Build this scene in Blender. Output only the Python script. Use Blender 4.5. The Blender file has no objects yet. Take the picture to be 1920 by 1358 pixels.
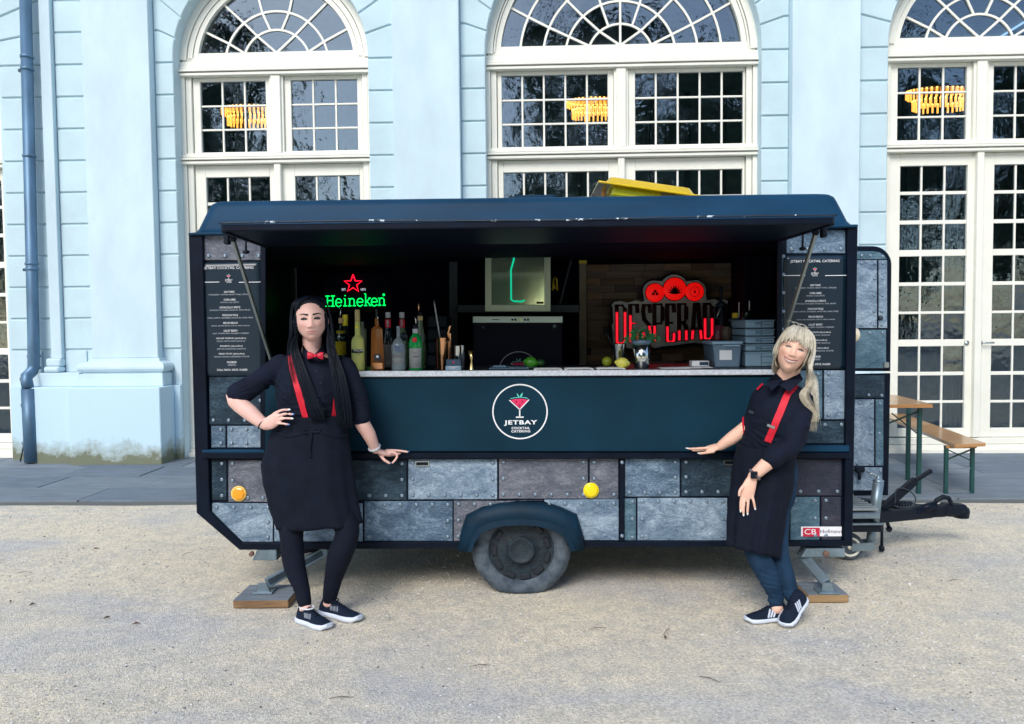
import bpy, bmesh, math, random
import numpy as np
from mathutils import Vector, Matrix, noise
random.seed(7); np.random.seed(7)
R = math.radians
scene = bpy.context.scene
COL = scene.collection

# ---------------------------------------------------------------- camera
CAM_LOC = Vector((0.0715, -4.55, 1.54))
CAM_ROT = Matrix.Rotation(R(0.9), 4, 'Z') @ Matrix.Rotation(R(90 - 2.65), 4, 'X') @ Matrix.Rotation(R(-0.58), 4, 'Z')
cam_data = bpy.data.cameras.new('camera')
cam_data.sensor_width = 36.0
cam_data.lens = 36.0 * 1500 / 1920
cam_data.clip_start = 0.05
cam_data.clip_end = 600
cam = bpy.data.objects.new('camera', cam_data)
cam.matrix_world = Matrix.Translation(CAM_LOC) @ CAM_ROT
COL.objects.link(cam)
scene.camera = cam

# ---------------------------------------------------------------- sky and sun (open shade, hazy bright sky)
SUN_EL, SUN_AZ = R(40), R(200)       # light comes from behind and left of the photographer
world = bpy.data.worlds.new('World'); scene.world = world; world.use_nodes = True
wn = world.node_tree; wn.nodes.clear()
sky = wn.nodes.new('ShaderNodeTexSky'); sky.sky_type = 'NISHITA'; sky.sun_disc = False
sky.sun_elevation = SUN_EL; sky.sun_rotation = SUN_AZ
sky.air_density = 1.0; sky.dust_density = 1.2; sky.ozone_density = 1.0
bg = wn.nodes.new('ShaderNodeBackground'); bg.inputs['Strength'].default_value = 0.15
wo = wn.nodes.new('ShaderNodeOutputWorld')
wn.links.new(sky.outputs[0], bg.inputs[0]); wn.links.new(bg.outputs[0], wo.inputs[0])
sl = bpy.data.lights.new('sun', 'SUN'); sl.energy = 1.5; sl.angle = R(28); sl.color = (1.0, 0.96, 0.90)
sun = bpy.data.objects.new('sun', sl); COL.objects.link(sun)
sd = Vector((math.sin(SUN_AZ) * math.cos(SUN_EL), math.cos(SUN_AZ) * math.cos(SUN_EL), math.sin(SUN_EL)))
sun.rotation_euler = sd.to_track_quat('Z', 'Y').to_euler(); sun.location = (0, -8, 12)
scene.view_settings.view_transform = 'Standard'
try: scene.view_settings.look = 'None'
except Exception: pass
scene.view_settings.gamma = 1.0
scene.view_settings.use_curve_mapping = False
scene.view_settings.exposure = 0.70
scene.render.engine = 'CYCLES'

# ---------------------------------------------------------------- measuring: a photo point on a vertical plane of the place
BY, BROT = 4.5, R(-1.0)              # the palace front: its origin and its turn against the trailer
def ray(px, py):
    d = Vector(((px - 960) / 1500, -(py - 679) / 1500, -1.0))
    return (CAM_ROT.to_3x3() @ d)
def S(px, py, Y=0.0):
    d = ray(px, py); t = (Y - CAM_LOC.y) / d.y
    p = CAM_LOC + d * t
    return Vector((p.x, Y, p.z))
MB_INV = (Matrix.Translation((0, BY, 0)) @ Matrix.Rotation(BROT, 4, 'Z')).inverted()
def B(px, py, y=0.0):
    o = MB_INV @ CAM_LOC; d = MB_INV.to_3x3() @ ray(px, py); t = (y - o.y) / d.y
    p = o + d * t
    return Vector((p.x, y, p.z))
def G(px, py, z=0.0):
    d = ray(px, py); t = (z - CAM_LOC.z) / d.z
    return CAM_LOC + d * t

# ---------------------------------------------------------------- object helpers
OFF = {}
def tag(o, label=None, cat=None, group=None, kind=None):
    if label: o['label'] = label
    if cat: o['category'] = cat
    if group: o['group'] = group
    if kind: o['kind'] = kind
    return o
def thing(name, loc, label, cat, group=None, rz=0.0):
    o = bpy.data.objects.new(name, None); COL.objects.link(o)
    o.location = loc; o.rotation_euler.z = rz; o.empty_display_size = 0.1
    OFF[o.name] = Vector(loc) if rz == 0 else Vector((0, 0, 0))
    return tag(o, label, cat, group)
def link(name, data, m=None, parent=None, loc=None):
    """data: bmesh or mesh (geometry in world coordinates, or in the thing's own when the thing is turned)"""
    if isinstance(data, bmesh.types.BMesh):
        off = OFF.get(parent.name, Vector((0, 0, 0))) if parent else (Vector(loc) if loc is not None else Vector((0, 0, 0)))
        if off.length: bmesh.ops.translate(data, verts=data.verts, vec=-off)
        me = bpy.data.meshes.new(name); data.to_mesh(me); data.free()
    else: me = data
    if m is not None and len(me.materials) == 0: me.materials.append(m)
    o = bpy.data.objects.new(name, me); COL.objects.link(o)
    if parent:
        o.parent = parent; OFF[o.name] = OFF.get(parent.name, Vector((0, 0, 0)))
        if loc is not None: o.location = Vector(loc) - OFF[parent.name] if not isinstance(data, bmesh.types.BMesh) else (0, 0, 0)
    elif loc is not None:
        o.location = loc; OFF[o.name] = Vector(loc)
    return o
def BM(): return bmesh.new()
def box(bm, x0, x1, y0, y1, z0, z1, bev=0.0, seg=1):
    vs = [bm.verts.new((x, y, z)) for z in (z0, z1) for y in (y0, y1) for x in (x0, x1)]
    idx = [(0, 2, 3, 1), (4, 5, 7, 6), (0, 1, 5, 4), (2, 6, 7, 3), (0, 4, 6, 2), (1, 3, 7, 5)]
    fs = [bm.faces.new([vs[i] for i in f]) for f in idx]
    if bev > 0:
        es = list({e for f in fs for e in f.edges})
        bmesh.ops.bevel(bm, geom=es, offset=bev, segments=seg, profile=0.5, affect='EDGES')
    return bm
def prism(bm, pts, y0, y1, bev=0.0):
    """polygon of (x,z) points, extruded from y0 (front) to y1 (back)"""
    a = [bm.verts.new((p[0], y0, p[1])) for p in pts]; b = [bm.verts.new((p[0], y1, p[1])) for p in pts]
    n = len(pts)
    fs = [bm.faces.new(a), bm.faces.new(b[::-1])]
    for i in range(n):
        j = (i + 1) % n; fs.append(bm.faces.new((a[i], b[i], b[j], a[j])))
    bmesh.ops.recalc_face_normals(bm, faces=fs)
    if bev > 0:
        es = [e for e in fs[0].edges]
        bmesh.ops.bevel(bm, geom=es, offset=bev, segments=1, affect='EDGES')
    return bm
def tube(bm, pts, rad, n=10, caps=True, flat=None):
    """tube along points; rad number or list; flat=(scale along side) ignored"""
    pts = [Vector(p) for p in pts]; m = len(pts)
    if not hasattr(rad, '__len__'): rad = [rad] * m
    rings = []; prev = None
    for i, p in enumerate(pts):
        t = (pts[min(i + 1, m - 1)] - pts[max(i - 1, 0)])
        t = t.normalized() if t.length > 1e-9 else Vector((0, 0, 1))
        if prev is None:
            u = t.cross(Vector((0, 0, 1)) if abs(t.z) < 0.9 else Vector((0, 1, 0))).normalized()
        else:
            u = (prev - t * prev.dot(t))
            u = u.normalized() if u.length > 1e-9 else prev
        prev = u; v = t.cross(u)
        rings.append([bm.verts.new(p + (u * math.cos(2 * math.pi * k / n) + v * math.sin(2 * math.pi * k / n)) * rad[i]) for k in range(n)])
    for a, b in zip(rings, rings[1:]):
        for k in range(n):
            f = bm.faces.new((a[k], a[(k + 1) % n], b[(k + 1) % n], b[k])); f.smooth = True
    if caps:
        bm.faces.new(rings[0][::-1]); bm.faces.new(rings[-1])
    return bm
def lathe(bm, prof, c=(0, 0, 0), n=24, smooth=True, sx=1.0, sy=1.0, axis='Z'):
    c = Vector(c); rings = []
    for r, z in prof:
        ring = []
        for k in range(n):
            a = 2 * math.pi * k / n
            if axis == 'Z': q = Vector((r * math.cos(a) * sx, r * math.sin(a) * sy, z))
            else: q = Vector((r * math.cos(a) * sx, z, r * math.sin(a) * sy))
            ring.append(bm.verts.new(c + q))
        rings.append(ring)
    fs = []
    for a, b in zip(rings, rings[1:]):
        for k in range(n):
            f = bm.faces.new((a[k], a[(k + 1) % n], b[(k + 1) % n], b[k])); f.smooth = smooth; fs.append(f)
    fs.append(bm.faces.new(rings[0][::-1])); fs.append(bm.faces.new(rings[-1]))
    bmesh.ops.recalc_face_normals(bm, faces=fs)
    return bm
def rod(bm, a, b, w, h, up=(0, 0, 1), bev=0.0):
    """rectangular bar from a to b, w across, h along up"""
    a = Vector(a); b = Vector(b); t = (b - a).normalized(); up = Vector(up)
    s = t.cross(up).normalized(); u = s.cross(t)
    vs = []
    for p in (a, b):
        for i, j in ((-1, -1), (1, -1), (1, 1), (-1, 1)):
            vs.append(bm.verts.new(p + s * (w / 2 * i) + u * (h / 2 * j)))
    fs = [bm.faces.new([vs[i] for i in f]) for f in ((3, 2, 1, 0), (4, 5, 6, 7), (0, 1, 5, 4), (1, 2, 6, 5), (2, 3, 7, 6), (3, 0, 4, 7))]
    bmesh.ops.recalc_face_normals(bm, faces=fs)
    if bev > 0:
        bmesh.ops.bevel(bm, geom=list({e for f in fs for e in f.edges}), offset=bev, segments=1, affect='EDGES')
    return bm
def text_mesh(txt, size, extrude=0.0006, offset=0.0, xs=1.0, align='CENTER', shear=0.0, spacing=1.0, res=3):
    cu = bpy.data.curves.new('lettering', 'FONT'); cu.body = txt; cu.size = size; cu.extrude = extrude
    cu.offset = offset; cu.align_x = align; cu.align_y = 'CENTER'; cu.shear = shear; cu.space_character = spacing
    cu.resolution_u = res
    o = bpy.data.objects.new('lettering', cu); COL.objects.link(o)
    dg = bpy.context.evaluated_depsgraph_get(); dg.update()
    me = bpy.data.meshes.new_from_object(o.evaluated_get(dg))
    bpy.data.objects.remove(o); bpy.data.curves.remove(cu)
    # stand the text up in the xz plane, facing the camera (-y)
    M = Matrix(((xs, 0, 0, 0), (0, 0, -1, 0), (0, 1, 0, 0), (0, 0, 0, 1)))
    me.transform(M); me.materials.clear()
    return me
def text_on(name, txt, size, pos, m, parent, rot=0.0, **k):
    me = text_mesh(txt, size, **k)
    me.transform(Matrix.Rotation(rot, 4, 'Y'))
    me.transform(Matrix.Translation(Vector(pos) - OFF.get(parent.name, Vector((0, 0, 0)))))
    return link(name, me, m, parent)
def text_fit(name, txt, w, h, pos, m, parent, **k):
    me = text_mesh(txt, 1.0, extrude=.0003, **k)
    co = np.zeros(len(me.vertices) * 3); me.vertices.foreach_get('co', co); co = co.reshape(-1, 3)
    a, b = co.min(0), co.max(0); co[:, 0] = (co[:, 0] - (a[0] + b[0]) / 2) * w / (b[0] - a[0]); co[:, 2] = (co[:, 2] - (a[2] + b[2]) / 2) * h / (b[2] - a[2])
    co += np.array(Vector(pos) - OFF.get(parent.name, Vector((0, 0, 0)))); me.vertices.foreach_set('co', co.ravel()); me.update()
    return link(name, me, m, parent)
def smooth(o, ang=None):
    for p in o.data.polygons: p.use_smooth = True
    return o
# ---------------------------------------------------------------- materials
def srgb(r, g, b):
    f = lambda c: (c / 255 / 12.92) if c / 255 <= 0.04045 else ((c / 255 + 0.055) / 1.055) ** 2.4
    return (f(r), f(g), f(b), 1)
def P(mt): return mt.node_tree.nodes['Principled BSDF']
def mk(name, c, rough=0.5, metal=0.0, var=0.0, vscale=6.0, bump=0.0, bscale=60.0, detail=4.0, coat=0.0, c2=None, spec=None, stretch=None, rvar=0.0):
    m = bpy.data.materials.new(name); m.use_nodes = True
    nt = m.node_tree; p = P(m)
    c = tuple(c[:3]) + (1,)
    p.inputs['Base Color'].default_value = c
    p.inputs['Roughness'].default_value = rough; p.inputs['Metallic'].default_value = metal
    if coat: p.inputs['Coat Weight'].default_value = coat; p.inputs['Coat Roughness'].default_value = 0.1
    if spec is not None: p.inputs['Specular IOR Level'].default_value = spec
    vec = None
    if var or c2 or bump or rvar:
        tc = nt.nodes.new('ShaderNodeTexCoord'); vec = tc.outputs['Object']
        if stretch:
            mp = nt.nodes.new('ShaderNodeMapping'); mp.inputs['Scale'].default_value = stretch
            nt.links.new(vec, mp.inputs[0]); vec = mp.outputs[0]
    if var or c2:
        n = nt.nodes.new('ShaderNodeTexNoise'); n.inputs['Scale'].default_value = vscale; n.inputs['Detail'].default_value = detail
        n.inputs['Roughness'].default_value = 0.6
        nt.links.new(vec, n.inputs['Vector'])
        rp = nt.nodes.new('ShaderNodeValToRGB')
        rp.color_ramp.elements[0].position = 0.32; rp.color_ramp.elements[1].position = 0.68
        a = c2 if c2 else tuple(x * (1 - var) for x in c[:3]) + (1,)
        b = c if c2 else tuple(min(1, x * (1 + var)) for x in c[:3]) + (1,)
        rp.color_ramp.elements[0].color = tuple(a[:3]) + (1,); rp.color_ramp.elements[1].color = tuple(b[:3]) + (1,)
        nt.links.new(n.outputs[0], rp.inputs[0]); nt.links.new(rp.outputs[0], p.inputs['Base Color'])
        if rvar:
            mr = nt.nodes.new('ShaderNodeMapRange'); mr.inputs['To Min'].default_value = max(0.02, rough - rvar); mr.inputs['To Max'].default_value = rough + rvar
            nt.links.new(n.outputs[0], mr.inputs[0]); nt.links.new(mr.outputs[0], p.inputs['Roughness'])
    if bump:
        n2 = nt.nodes.new('ShaderNodeTexNoise'); n2.inputs['Scale'].default_value = bscale; n2.inputs['Detail'].default_value = 5
        nt.links.new(vec, n2.inputs['Vector'])
        bp = nt.nodes.new('ShaderNodeBump'); bp.inputs['Strength'].default_value = bump; bp.inputs['Distance'].default_value = 0.01
        nt.links.new(n2.outputs[0], bp.inputs['Height']); nt.links.new(bp.outputs[0], p.inputs['Normal'])
    return m
def emis(name, c, s, base=None):
    m = mk(name, base or c, 0.4); p = P(m)
    p.inputs['Emission Color'].default_value = tuple(c[:3]) + (1,); p.inputs['Emission Strength'].default_value = s
    return m
def glassy(name, tint, rough=0.02, refl=1.45, alpha_tint=None, bump=0.0, bscale=8.0, gloss=(1, 1, 1, 1)):
    """thin pane: what is behind it shows through, fresnel mirror on top"""
    m = bpy.data.materials.new(name); m.use_nodes = True; nt = m.node_tree; nt.nodes.clear()
    tr = nt.nodes.new('ShaderNodeBsdfTransparent'); tr.inputs[0].default_value = tint
    gl = nt.nodes.new('ShaderNodeBsdfGlossy'); gl.inputs['Roughness'].default_value = rough; gl.inputs[0].default_value = gloss
    fr = nt.nodes.new('ShaderNodeFresnel'); fr.inputs['IOR'].default_value = refl
    mx = nt.nodes.new('ShaderNodeMixShader'); out = nt.nodes.new('ShaderNodeOutputMaterial')
    if bump:
        tc = nt.nodes.new('ShaderNodeTexCoord')
        n = nt.nodes.new('ShaderNodeTexNoise'); n.inputs['Scale'].default_value = bscale; n.inputs['Detail'].default_value = 3
        bp = nt.nodes.new('ShaderNodeBump'); bp.inputs['Strength'].default_value = bump; bp.inputs['Distance'].default_value = 0.02
        nt.links.new(tc.outputs['Object'], n.inputs['Vector'])
        nt.links.new(n.outputs[0], bp.inputs['Height']); nt.links.new(bp.outputs[0], gl.inputs['Normal'])
    nt.links.new(fr.outputs[0], mx.inputs[0]); nt.links.new(tr.outputs[0], mx.inputs[1]); nt.links.new(gl.outputs[0], mx.inputs[2])
    nt.links.new(mx.outputs[0], out.inputs[0])
    return m
def liquid(name, c, rough=0.05):
    m = mk(name, c, rough, spec=0.6); p = P(m); p.inputs['Transmission Weight'].default_value = 0.55; p.inputs['IOR'].default_value = 1.35
    return m

M = {}
M['block'] = mk('rusticated render', (0.51, 0.665, 0.715), 0.85, var=0.08, vscale=1.6, bump=0.25, bscale=35)
M['wall'] = mk('smooth pale blue render', (0.52, 0.67, 0.73), 0.85, var=0.07, vscale=1.2, bump=0.2, bscale=30)
M['pilaster'] = mk('pilaster render', (0.545, 0.69, 0.755), 0.85, var=0.07, vscale=1.6, stretch=(1.6, 1.6, .7), bump=0.2, bscale=22)
M['white'] = mk('cream white paint', (0.80, 0.80, 0.71), 0.45, var=0.04, vscale=3, bump=0.08, bscale=40)
M['groove'] = mk('dark paint groove', (0.10, 0.12, 0.13), 0.8)
M['zinc'] = mk('zinc downpipe', (0.10, 0.19, 0.29), 0.45, metal=0.4, var=0.25, vscale=5, stretch=(1, 1, 0.3))
M['glass'] = glassy('window glass', (0.75, 0.88, 0.90, 1), 0.010, 2.35, bump=0.14, bscale=6.0, gloss=(0.66, 0.84, 1.0, 1))
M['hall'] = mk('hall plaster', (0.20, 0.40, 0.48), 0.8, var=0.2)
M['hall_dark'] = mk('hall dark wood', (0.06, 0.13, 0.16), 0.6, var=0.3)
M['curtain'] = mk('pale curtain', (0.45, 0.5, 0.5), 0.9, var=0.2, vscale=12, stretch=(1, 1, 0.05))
M['lamp'] = emis('crystal lamp glow', (1.0, 0.42, 0.07), 1.4)
M['lamp2'] = emis('crystal lamp tips', (1.0, 0.52, 0.12), 2.4)
M['trim'] = mk('black frame paint', (0.002, 0.006, 0.016), 0.45, var=0.3, vscale=8, spec=0.15)
M['roof'] = mk('dark blue moulded roof', (0.005, 0.040, 0.088), 0.5, var=0.22, vscale=3.0, rvar=0.08, spec=0.16, stretch=(.5, 1, 2))
M['scratch'] = mk('bare scratched edge', (0.62, 0.70, 0.74), 0.5, c2=(0.006, 0.02, 0.04), vscale=26)
_e = [n for n in M['scratch'].node_tree.nodes if n.type == 'VALTORGB'][0].color_ramp.elements; _e[0].position = 0.60; _e[1].position = 0.64
M['front'] = mk('petrol blue board', (0.002, 0.027, 0.050), 0.6, var=0.16, vscale=2.5, spec=0.15)
M['counter'] = mk('grey counter edge', (0.55, 0.60, 0.66), 0.5, var=0.15, vscale=90, detail=1)
M['dark_top'] = mk('dark counter top', (0.012, 0.018, 0.03), 0.35)
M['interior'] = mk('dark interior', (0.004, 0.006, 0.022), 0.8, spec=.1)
M['menu'] = mk('glossy menu film', (0.006, 0.020, 0.036), 0.28, bump=0.25, bscale=4.0)
M['print'] = mk('white print', (0.8, 0.82, 0.85), 0.6)
M['print_grey'] = mk('greyish print', (0.42, 0.46, 0.52), 0.6)
M['pink'] = mk('pink print', (0.75, 0.02, 0.12), 0.6)
M['mint'] = mk('mint print', (0.12, 0.70, 0.58), 0.6)
M['rubber'] = mk('dusty tyre rubber', (0.105, 0.135, 0.165), 0.85, c2=(0.025, 0.04, 0.06), vscale=12, bump=0.5, bscale=60)
M['hub'] = mk('muddy hub cap', (0.012, 0.030, 0.045), 0.6, c2=(0.004, 0.010, 0.018), vscale=30, bump=0.5, bscale=90)
M['arch'] = mk('blue mudguard plastic', (0.002, 0.020, 0.042), 0.55, var=0.2, spec=0.18)
M['amber'] = mk('amber reflector', (0.95, 0.36, 0.01), 0.25, coat=0.5)
M['yellowr'] = mk('yellow reflector', (0.95, 0.72, 0.0), 0.25, coat=0.5)
M['galv'] = mk('galvanised steel', (0.20, 0.27, 0.32), 0.42, metal=0.6, var=0.2, vscale=14)
M['galv_dark'] = mk('dull dark steel', (0.035, 0.055, 0.075), 0.45, metal=0.5, var=0.3, vscale=14)
M['black'] = mk('black plastic', (0.004, 0.008, 0.016), 0.5, spec=.2)
M['alu'] = mk('brushed aluminium', (0.42, 0.46, 0.46), 0.35, metal=0.9, var=0.1)
M['strut'] = mk('grey strut', (0.26, 0.30, 0.30), 0.4, metal=0.7)
M['wood_raw'] = mk('rough timber', (0.30, 0.18, 0.09), 0.8, c2=(0.14, 0.08, 0.04), vscale=14, stretch=(0.3, 3, 3), bump=0.3, bscale=40)
M['wood_grey'] = mk('weathered timber top', (0.16, 0.19, 0.22), 0.85, var=0.25, vscale=8, stretch=(0.4, 3, 3), bump=0.3)
M['beer_wood'] = mk('varnished bench wood', (0.50, 0.27, 0.10), 0.3, c2=(0.36, 0.17, 0.055), vscale=5, stretch=(0.5, 6, 6), coat=0.3)
M['green_paint'] = mk('green painted steel', (0.006, 0.055, 0.055), 0.45, var=0.2, vscale=10)
M['yellow_hatch'] = mk('yellow acrylic hatch', (0.90, 0.62, 0.0), 0.2, var=0.1, vscale=5, coat=0.4)
P(M['yellow_hatch']).inputs['Transmission Weight'].default_value = 0.25
M['yellow_in'] = mk('yellow hatch lining', (0.85, 0.85, 0.02), 0.4)
M['steel'] = mk('polished steel', (0.62, 0.65, 0.63), 0.12, metal=1.0)
M['copper'] = mk('polished copper', (0.80, 0.42, 0.22), 0.18, metal=1.0)
M['brass'] = mk('brass', (0.75, 0.55, 0.25), 0.22, metal=1.0)
M['inox'] = mk('brushed fridge steel', (0.42, 0.52, 0.40), 0.35, metal=0.6)
M['inox2'] = mk('brushed washer steel', (0.50, 0.65, 0.60), 0.35, metal=0.6)
M['mirror'] = mk('fridge door glass', (0.50, 0.66, 0.48), 0.09, metal=0.85, bump=0.04, bscale=6)
M['slat_post'] = mk('dark shelf post', (0.035, 0.06, 0.075), 0.6, var=0.3)
M['post_wood'] = mk('oak post', (0.20, 0.18, 0.12), 0.6, var=0.2)
M['yellow_tape'] = mk('yellow band', (0.75, 0.60, 0.03), 0.5)
M['neon_g'] = emis('green neon', (0.0, 1.0, 0.13), 1.2)
M['neon_g2'] = emis('soft green neon', (0.0, 0.55, 0.30), 0.6)
M['neon_r'] = emis('red neon', (1.0, 0.006, 0.03), 1.3)
M['neon_w'] = emis('white neon', (0.7, 0.75, 0.85), 0.7)
M['led_r'] = emis('red LED segments', (1.0, 0.010, 0.03), 0.6)
M['led_o'] = emis('red lit disc', (1.0, 0.006, 0.005), 0.36)
M['led_off'] = mk('unlit maroon letters', (0.045, 0.006, 0.014), 0.5, spec=.2)
M['sign_grey'] = mk('grey sign plate', (0.80, 0.90, 0.90), 0.5, var=0.15, vscale=10)
M['lime'] = mk('lime peel', (0.05, 0.27, 0.015), 0.3, var=0.2, vscale=20, bump=0.15, bscale=150)
M['lime_dark'] = mk('dark green lime peel', (0.015, 0.09, 0.02), 0.3, bump=0.15, bscale=150)
M['lemon'] = mk('lemon peel', (0.65, 0.62, 0.10), 0.35, var=0.1, vscale=20, bump=0.15, bscale=150)
M['leaf_pot'] = mk('mint leaves', (0.03, 0.24, 0.08), 0.5, var=0.5, vscale=30)
M['grey_box'] = mk('grey blue plastic', (0.22, 0.36, 0.47), 0.45, var=0.06)
M['clear_box'] = mk('cloudy clear plastic', (0.20, 0.34, 0.48), 0.25, var=0.1)
P(M['clear_box']).inputs['Transmission Weight'].default_value = 0.5
M['paper'] = mk('white paper', (0.7, 0.74, 0.76), 0.8)
M['seam'] = mk('rubber seal', (0.005, 0.010, 0.02), 0.6)

def steel_plate(name, ca, cb, cc):
    """printed rough steel: streaky hammered look"""
    m = mk(name, ca, 0.5); nt = m.node_tree; p = P(m)
    tc = nt.nodes.new('ShaderNodeTexCoord')
    n = nt.nodes.new('ShaderNodeTexNoise'); n.inputs['Scale'].default_value = 7; n.inputs['Detail'].default_value = 8; n.inputs['Roughness'].default_value = 0.65; n.inputs['Distortion'].default_value = 1.2
    n2 = nt.nodes.new('ShaderNodeTexNoise'); n2.inputs['Scale'].default_value = 32; n2.inputs['Detail'].default_value = 5; n2.inputs['Distortion'].default_value = 2.5; n2.inputs['Roughness'].default_value = 0.7
    mp = nt.nodes.new('ShaderNodeMapping'); mp.inputs['Scale'].default_value = (0.7, 1, 1.3); mp.inputs['Rotation'].default_value = (0, 0.5, 0)
    nt.links.new(tc.outputs['Object'], mp.inputs[0]); nt.links.new(mp.outputs[0], n.inputs['Vector']); nt.links.new(mp.outputs[0], n2.inputs['Vector'])
    rp = nt.nodes.new('ShaderNodeValToRGB'); e = rp.color_ramp.elements
    e[0].position = 0.38; e[0].color = tuple(cb[:3]) + (1,); e[1].position = 0.62; e[1].color = tuple(cc[:3]) + (1,)
    q = e.new(0.5); q.color = tuple(ca[:3]) + (1,)
    mix = nt.nodes.new('ShaderNodeMix'); mix.data_type = 'FLOAT'; mix.inputs[0].default_value = 0.45
    nt.links.new(n.outputs[0], mix.inputs[2]); nt.links.new(n2.outputs[0], mix.inputs[3])
    nt.links.new(mix.outputs[0], rp.inputs[0]); nt.links.new(rp.outputs[0], p.inputs['Base Color'])
    bp = nt.nodes.new('ShaderNodeBump'); bp.inputs['Strength'].default_value = 0.9; bp.inputs['Distance'].default_value = 0.008
    nt.links.new(n2.outputs[0], bp.inputs['Height']); nt.links.new(bp.outputs[0], p.inputs['Normal'])
    p.inputs['Roughness'].default_value = 0.5; p.inputs['Specular IOR Level'].default_value = 0.25
    return m
M['pl_light'] = steel_plate('light steel print', (0.19, 0.27, 0.36), (0.085, 0.14, 0.21), (0.38, 0.49, 0.59))
M['pl_mid'] = steel_plate('mid steel print', (0.095, 0.155, 0.225), (0.035, 0.07, 0.12), (0.25, 0.35, 0.46))
M['pl_dark'] = steel_plate('dark teal steel print', (0.018, 0.040, 0.062), (0.007, 0.018, 0.032), (0.055, 0.10, 0.14))
M['pl_brown'] = steel_plate('brownish steel print', (0.13, 0.145, 0.18), (0.065, 0.08, 0.115), (0.24, 0.25, 0.29))
M['pl_plum'] = steel_plate('plum steel print', (0.035, 0.040, 0.062), (0.02, 0.026, 0.045), (0.06, 0.06, 0.085))
M['pl_teal'] = steel_plate('blue teal steel print', (0.075, 0.15, 0.205), (0.035, 0.085, 0.13), (0.16, 0.26, 0.33))
M['rivet'] = mk('rivet steel', (0.24, 0.32, 0.40), 0.3, metal=0.6)
# ================================================================ GROUND
def gravel_mat():
    m = mk('sandy gravel', (0.4, 0.33, 0.25), 0.95); nt = m.node_tree; p = P(m)
    tc = nt.nodes.new('ShaderNodeTexCoord')
    def nz(s, d=6, r=0.6, dist=0.0, st=None):
        n = nt.nodes.new('ShaderNodeTexNoise'); n.inputs['Scale'].default_value = s; n.inputs['Detail'].default_value = d
        n.inputs['Roughness'].default_value = r; n.inputs['Distortion'].default_value = dist
        v = tc.outputs['Object']
        if st:
            mp = nt.nodes.new('ShaderNodeMapping'); mp.inputs['Scale'].default_value = st; nt.links.new(v, mp.inputs[0]); v = mp.outputs[0]
        nt.links.new(v, n.inputs['Vector']); return n
    def ramp(src, stops):
        r_ = nt.nodes.new('ShaderNodeValToRGB'); e = r_.color_ramp.elements
        e[0].position = stops[0][0]; e[0].color = stops[0][1]; e[1].position = stops[-1][0]; e[1].color = stops[-1][1]
        for s in stops[1:-1]: q = e.new(s[0]); q.color = s[1]
        nt.links.new(src, r_.inputs[0]); return r_
    big = nz(0.7, 5, 0.6, 0.4, (1, 1.6, 1)); fine = nz(70, 6, 0.8); mid = nz(9, 6, 0.7); vor = nt.nodes.new('ShaderNodeTexVoronoi')
    vor.inputs['Scale'].default_value = 130; nt.links.new(tc.outputs['Object'], vor.inputs['Vector'])
    cb = ramp(big.outputs[0], [(0.36, (0.61, 0.59, 0.545, 1)), (0.5, (0.73, 0.67, 0.535, 1)), (0.64, (0.80, 0.72, 0.55, 1))])
    cm = ramp(mid.outputs[0], [(0.33, (0.80, 0.81, 0.84, 1)), (0.62, (1.05, 1.03, 1.0, 1))])
    cf = ramp(fine.outputs[0], [(0.35, (0.30, 0.31, 0.34, 1)), (0.50, (.95, .95, .95, 1)), (0.70, (1.7, 1.7, 1.75, 1))])
    def mul(a, b, f=1.0):
        x = nt.nodes.new('ShaderNodeMix'); x.data_type = 'RGBA'; x.blend_type = 'MULTIPLY'; x.inputs[0].default_value = f
        nt.links.new(a, x.inputs[6]); nt.links.new(b, x.inputs[7]); return x.outputs[2]
    c = mul(mul(cb.outputs[0], cm.outputs[0]), cf.outputs[0], 0.62)
    nt.links.new(c, p.inputs['Base Color'])
    mx = nt.nodes.new('ShaderNodeMath'); mx.operation = 'ADD'
    nt.links.new(fine.outputs[0], mx.inputs[0]); nt.links.new(vor.outputs['Distance'], mx.inputs[1])
    bp = nt.nodes.new('ShaderNodeBump'); bp.inputs['Strength'].default_value = 0.7; bp.inputs['Distance'].default_value = 0.008
    nt.links.new(mx.outputs[0], bp.inputs['Height']); nt.links.new(bp.outputs[0], p.inputs['Normal'])
    return m
M['gravel'] = gravel_mat()
g = BM()
def gh(x, y):
    if abs(x) > 7 or y < -6 or y > 2.6: return 0.0
    return 0.006 * noise.noise(Vector((x * 1.3, y * 1.3, 0))) + 0.0025 * noise.noise(Vector((x * 6, y * 6, 3)))
xs = [-150, -60, -25, -12] + [(-8 + 0.12 * i) for i in range(134)] + [12, 25, 60, 150]
ys = [-150, -60, -25, -12] + [(-6 + 0.12 * i) for i in range(74)] + [6, 25, 60, 150]
gv = [[g.verts.new((x, y, gh(x, y) - 0.004)) for x in xs] for y in ys]
for j in range(len(ys) - 1):
    for i in range(len(xs) - 1):
        f = g.faces.new((gv[j][i], gv[j][i + 1], gv[j + 1][i + 1], gv[j + 1][i])); f.smooth = True
tag(link('ground', g, M['gravel']), 'sandy beige gravel forecourt', kind='structure')

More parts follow.
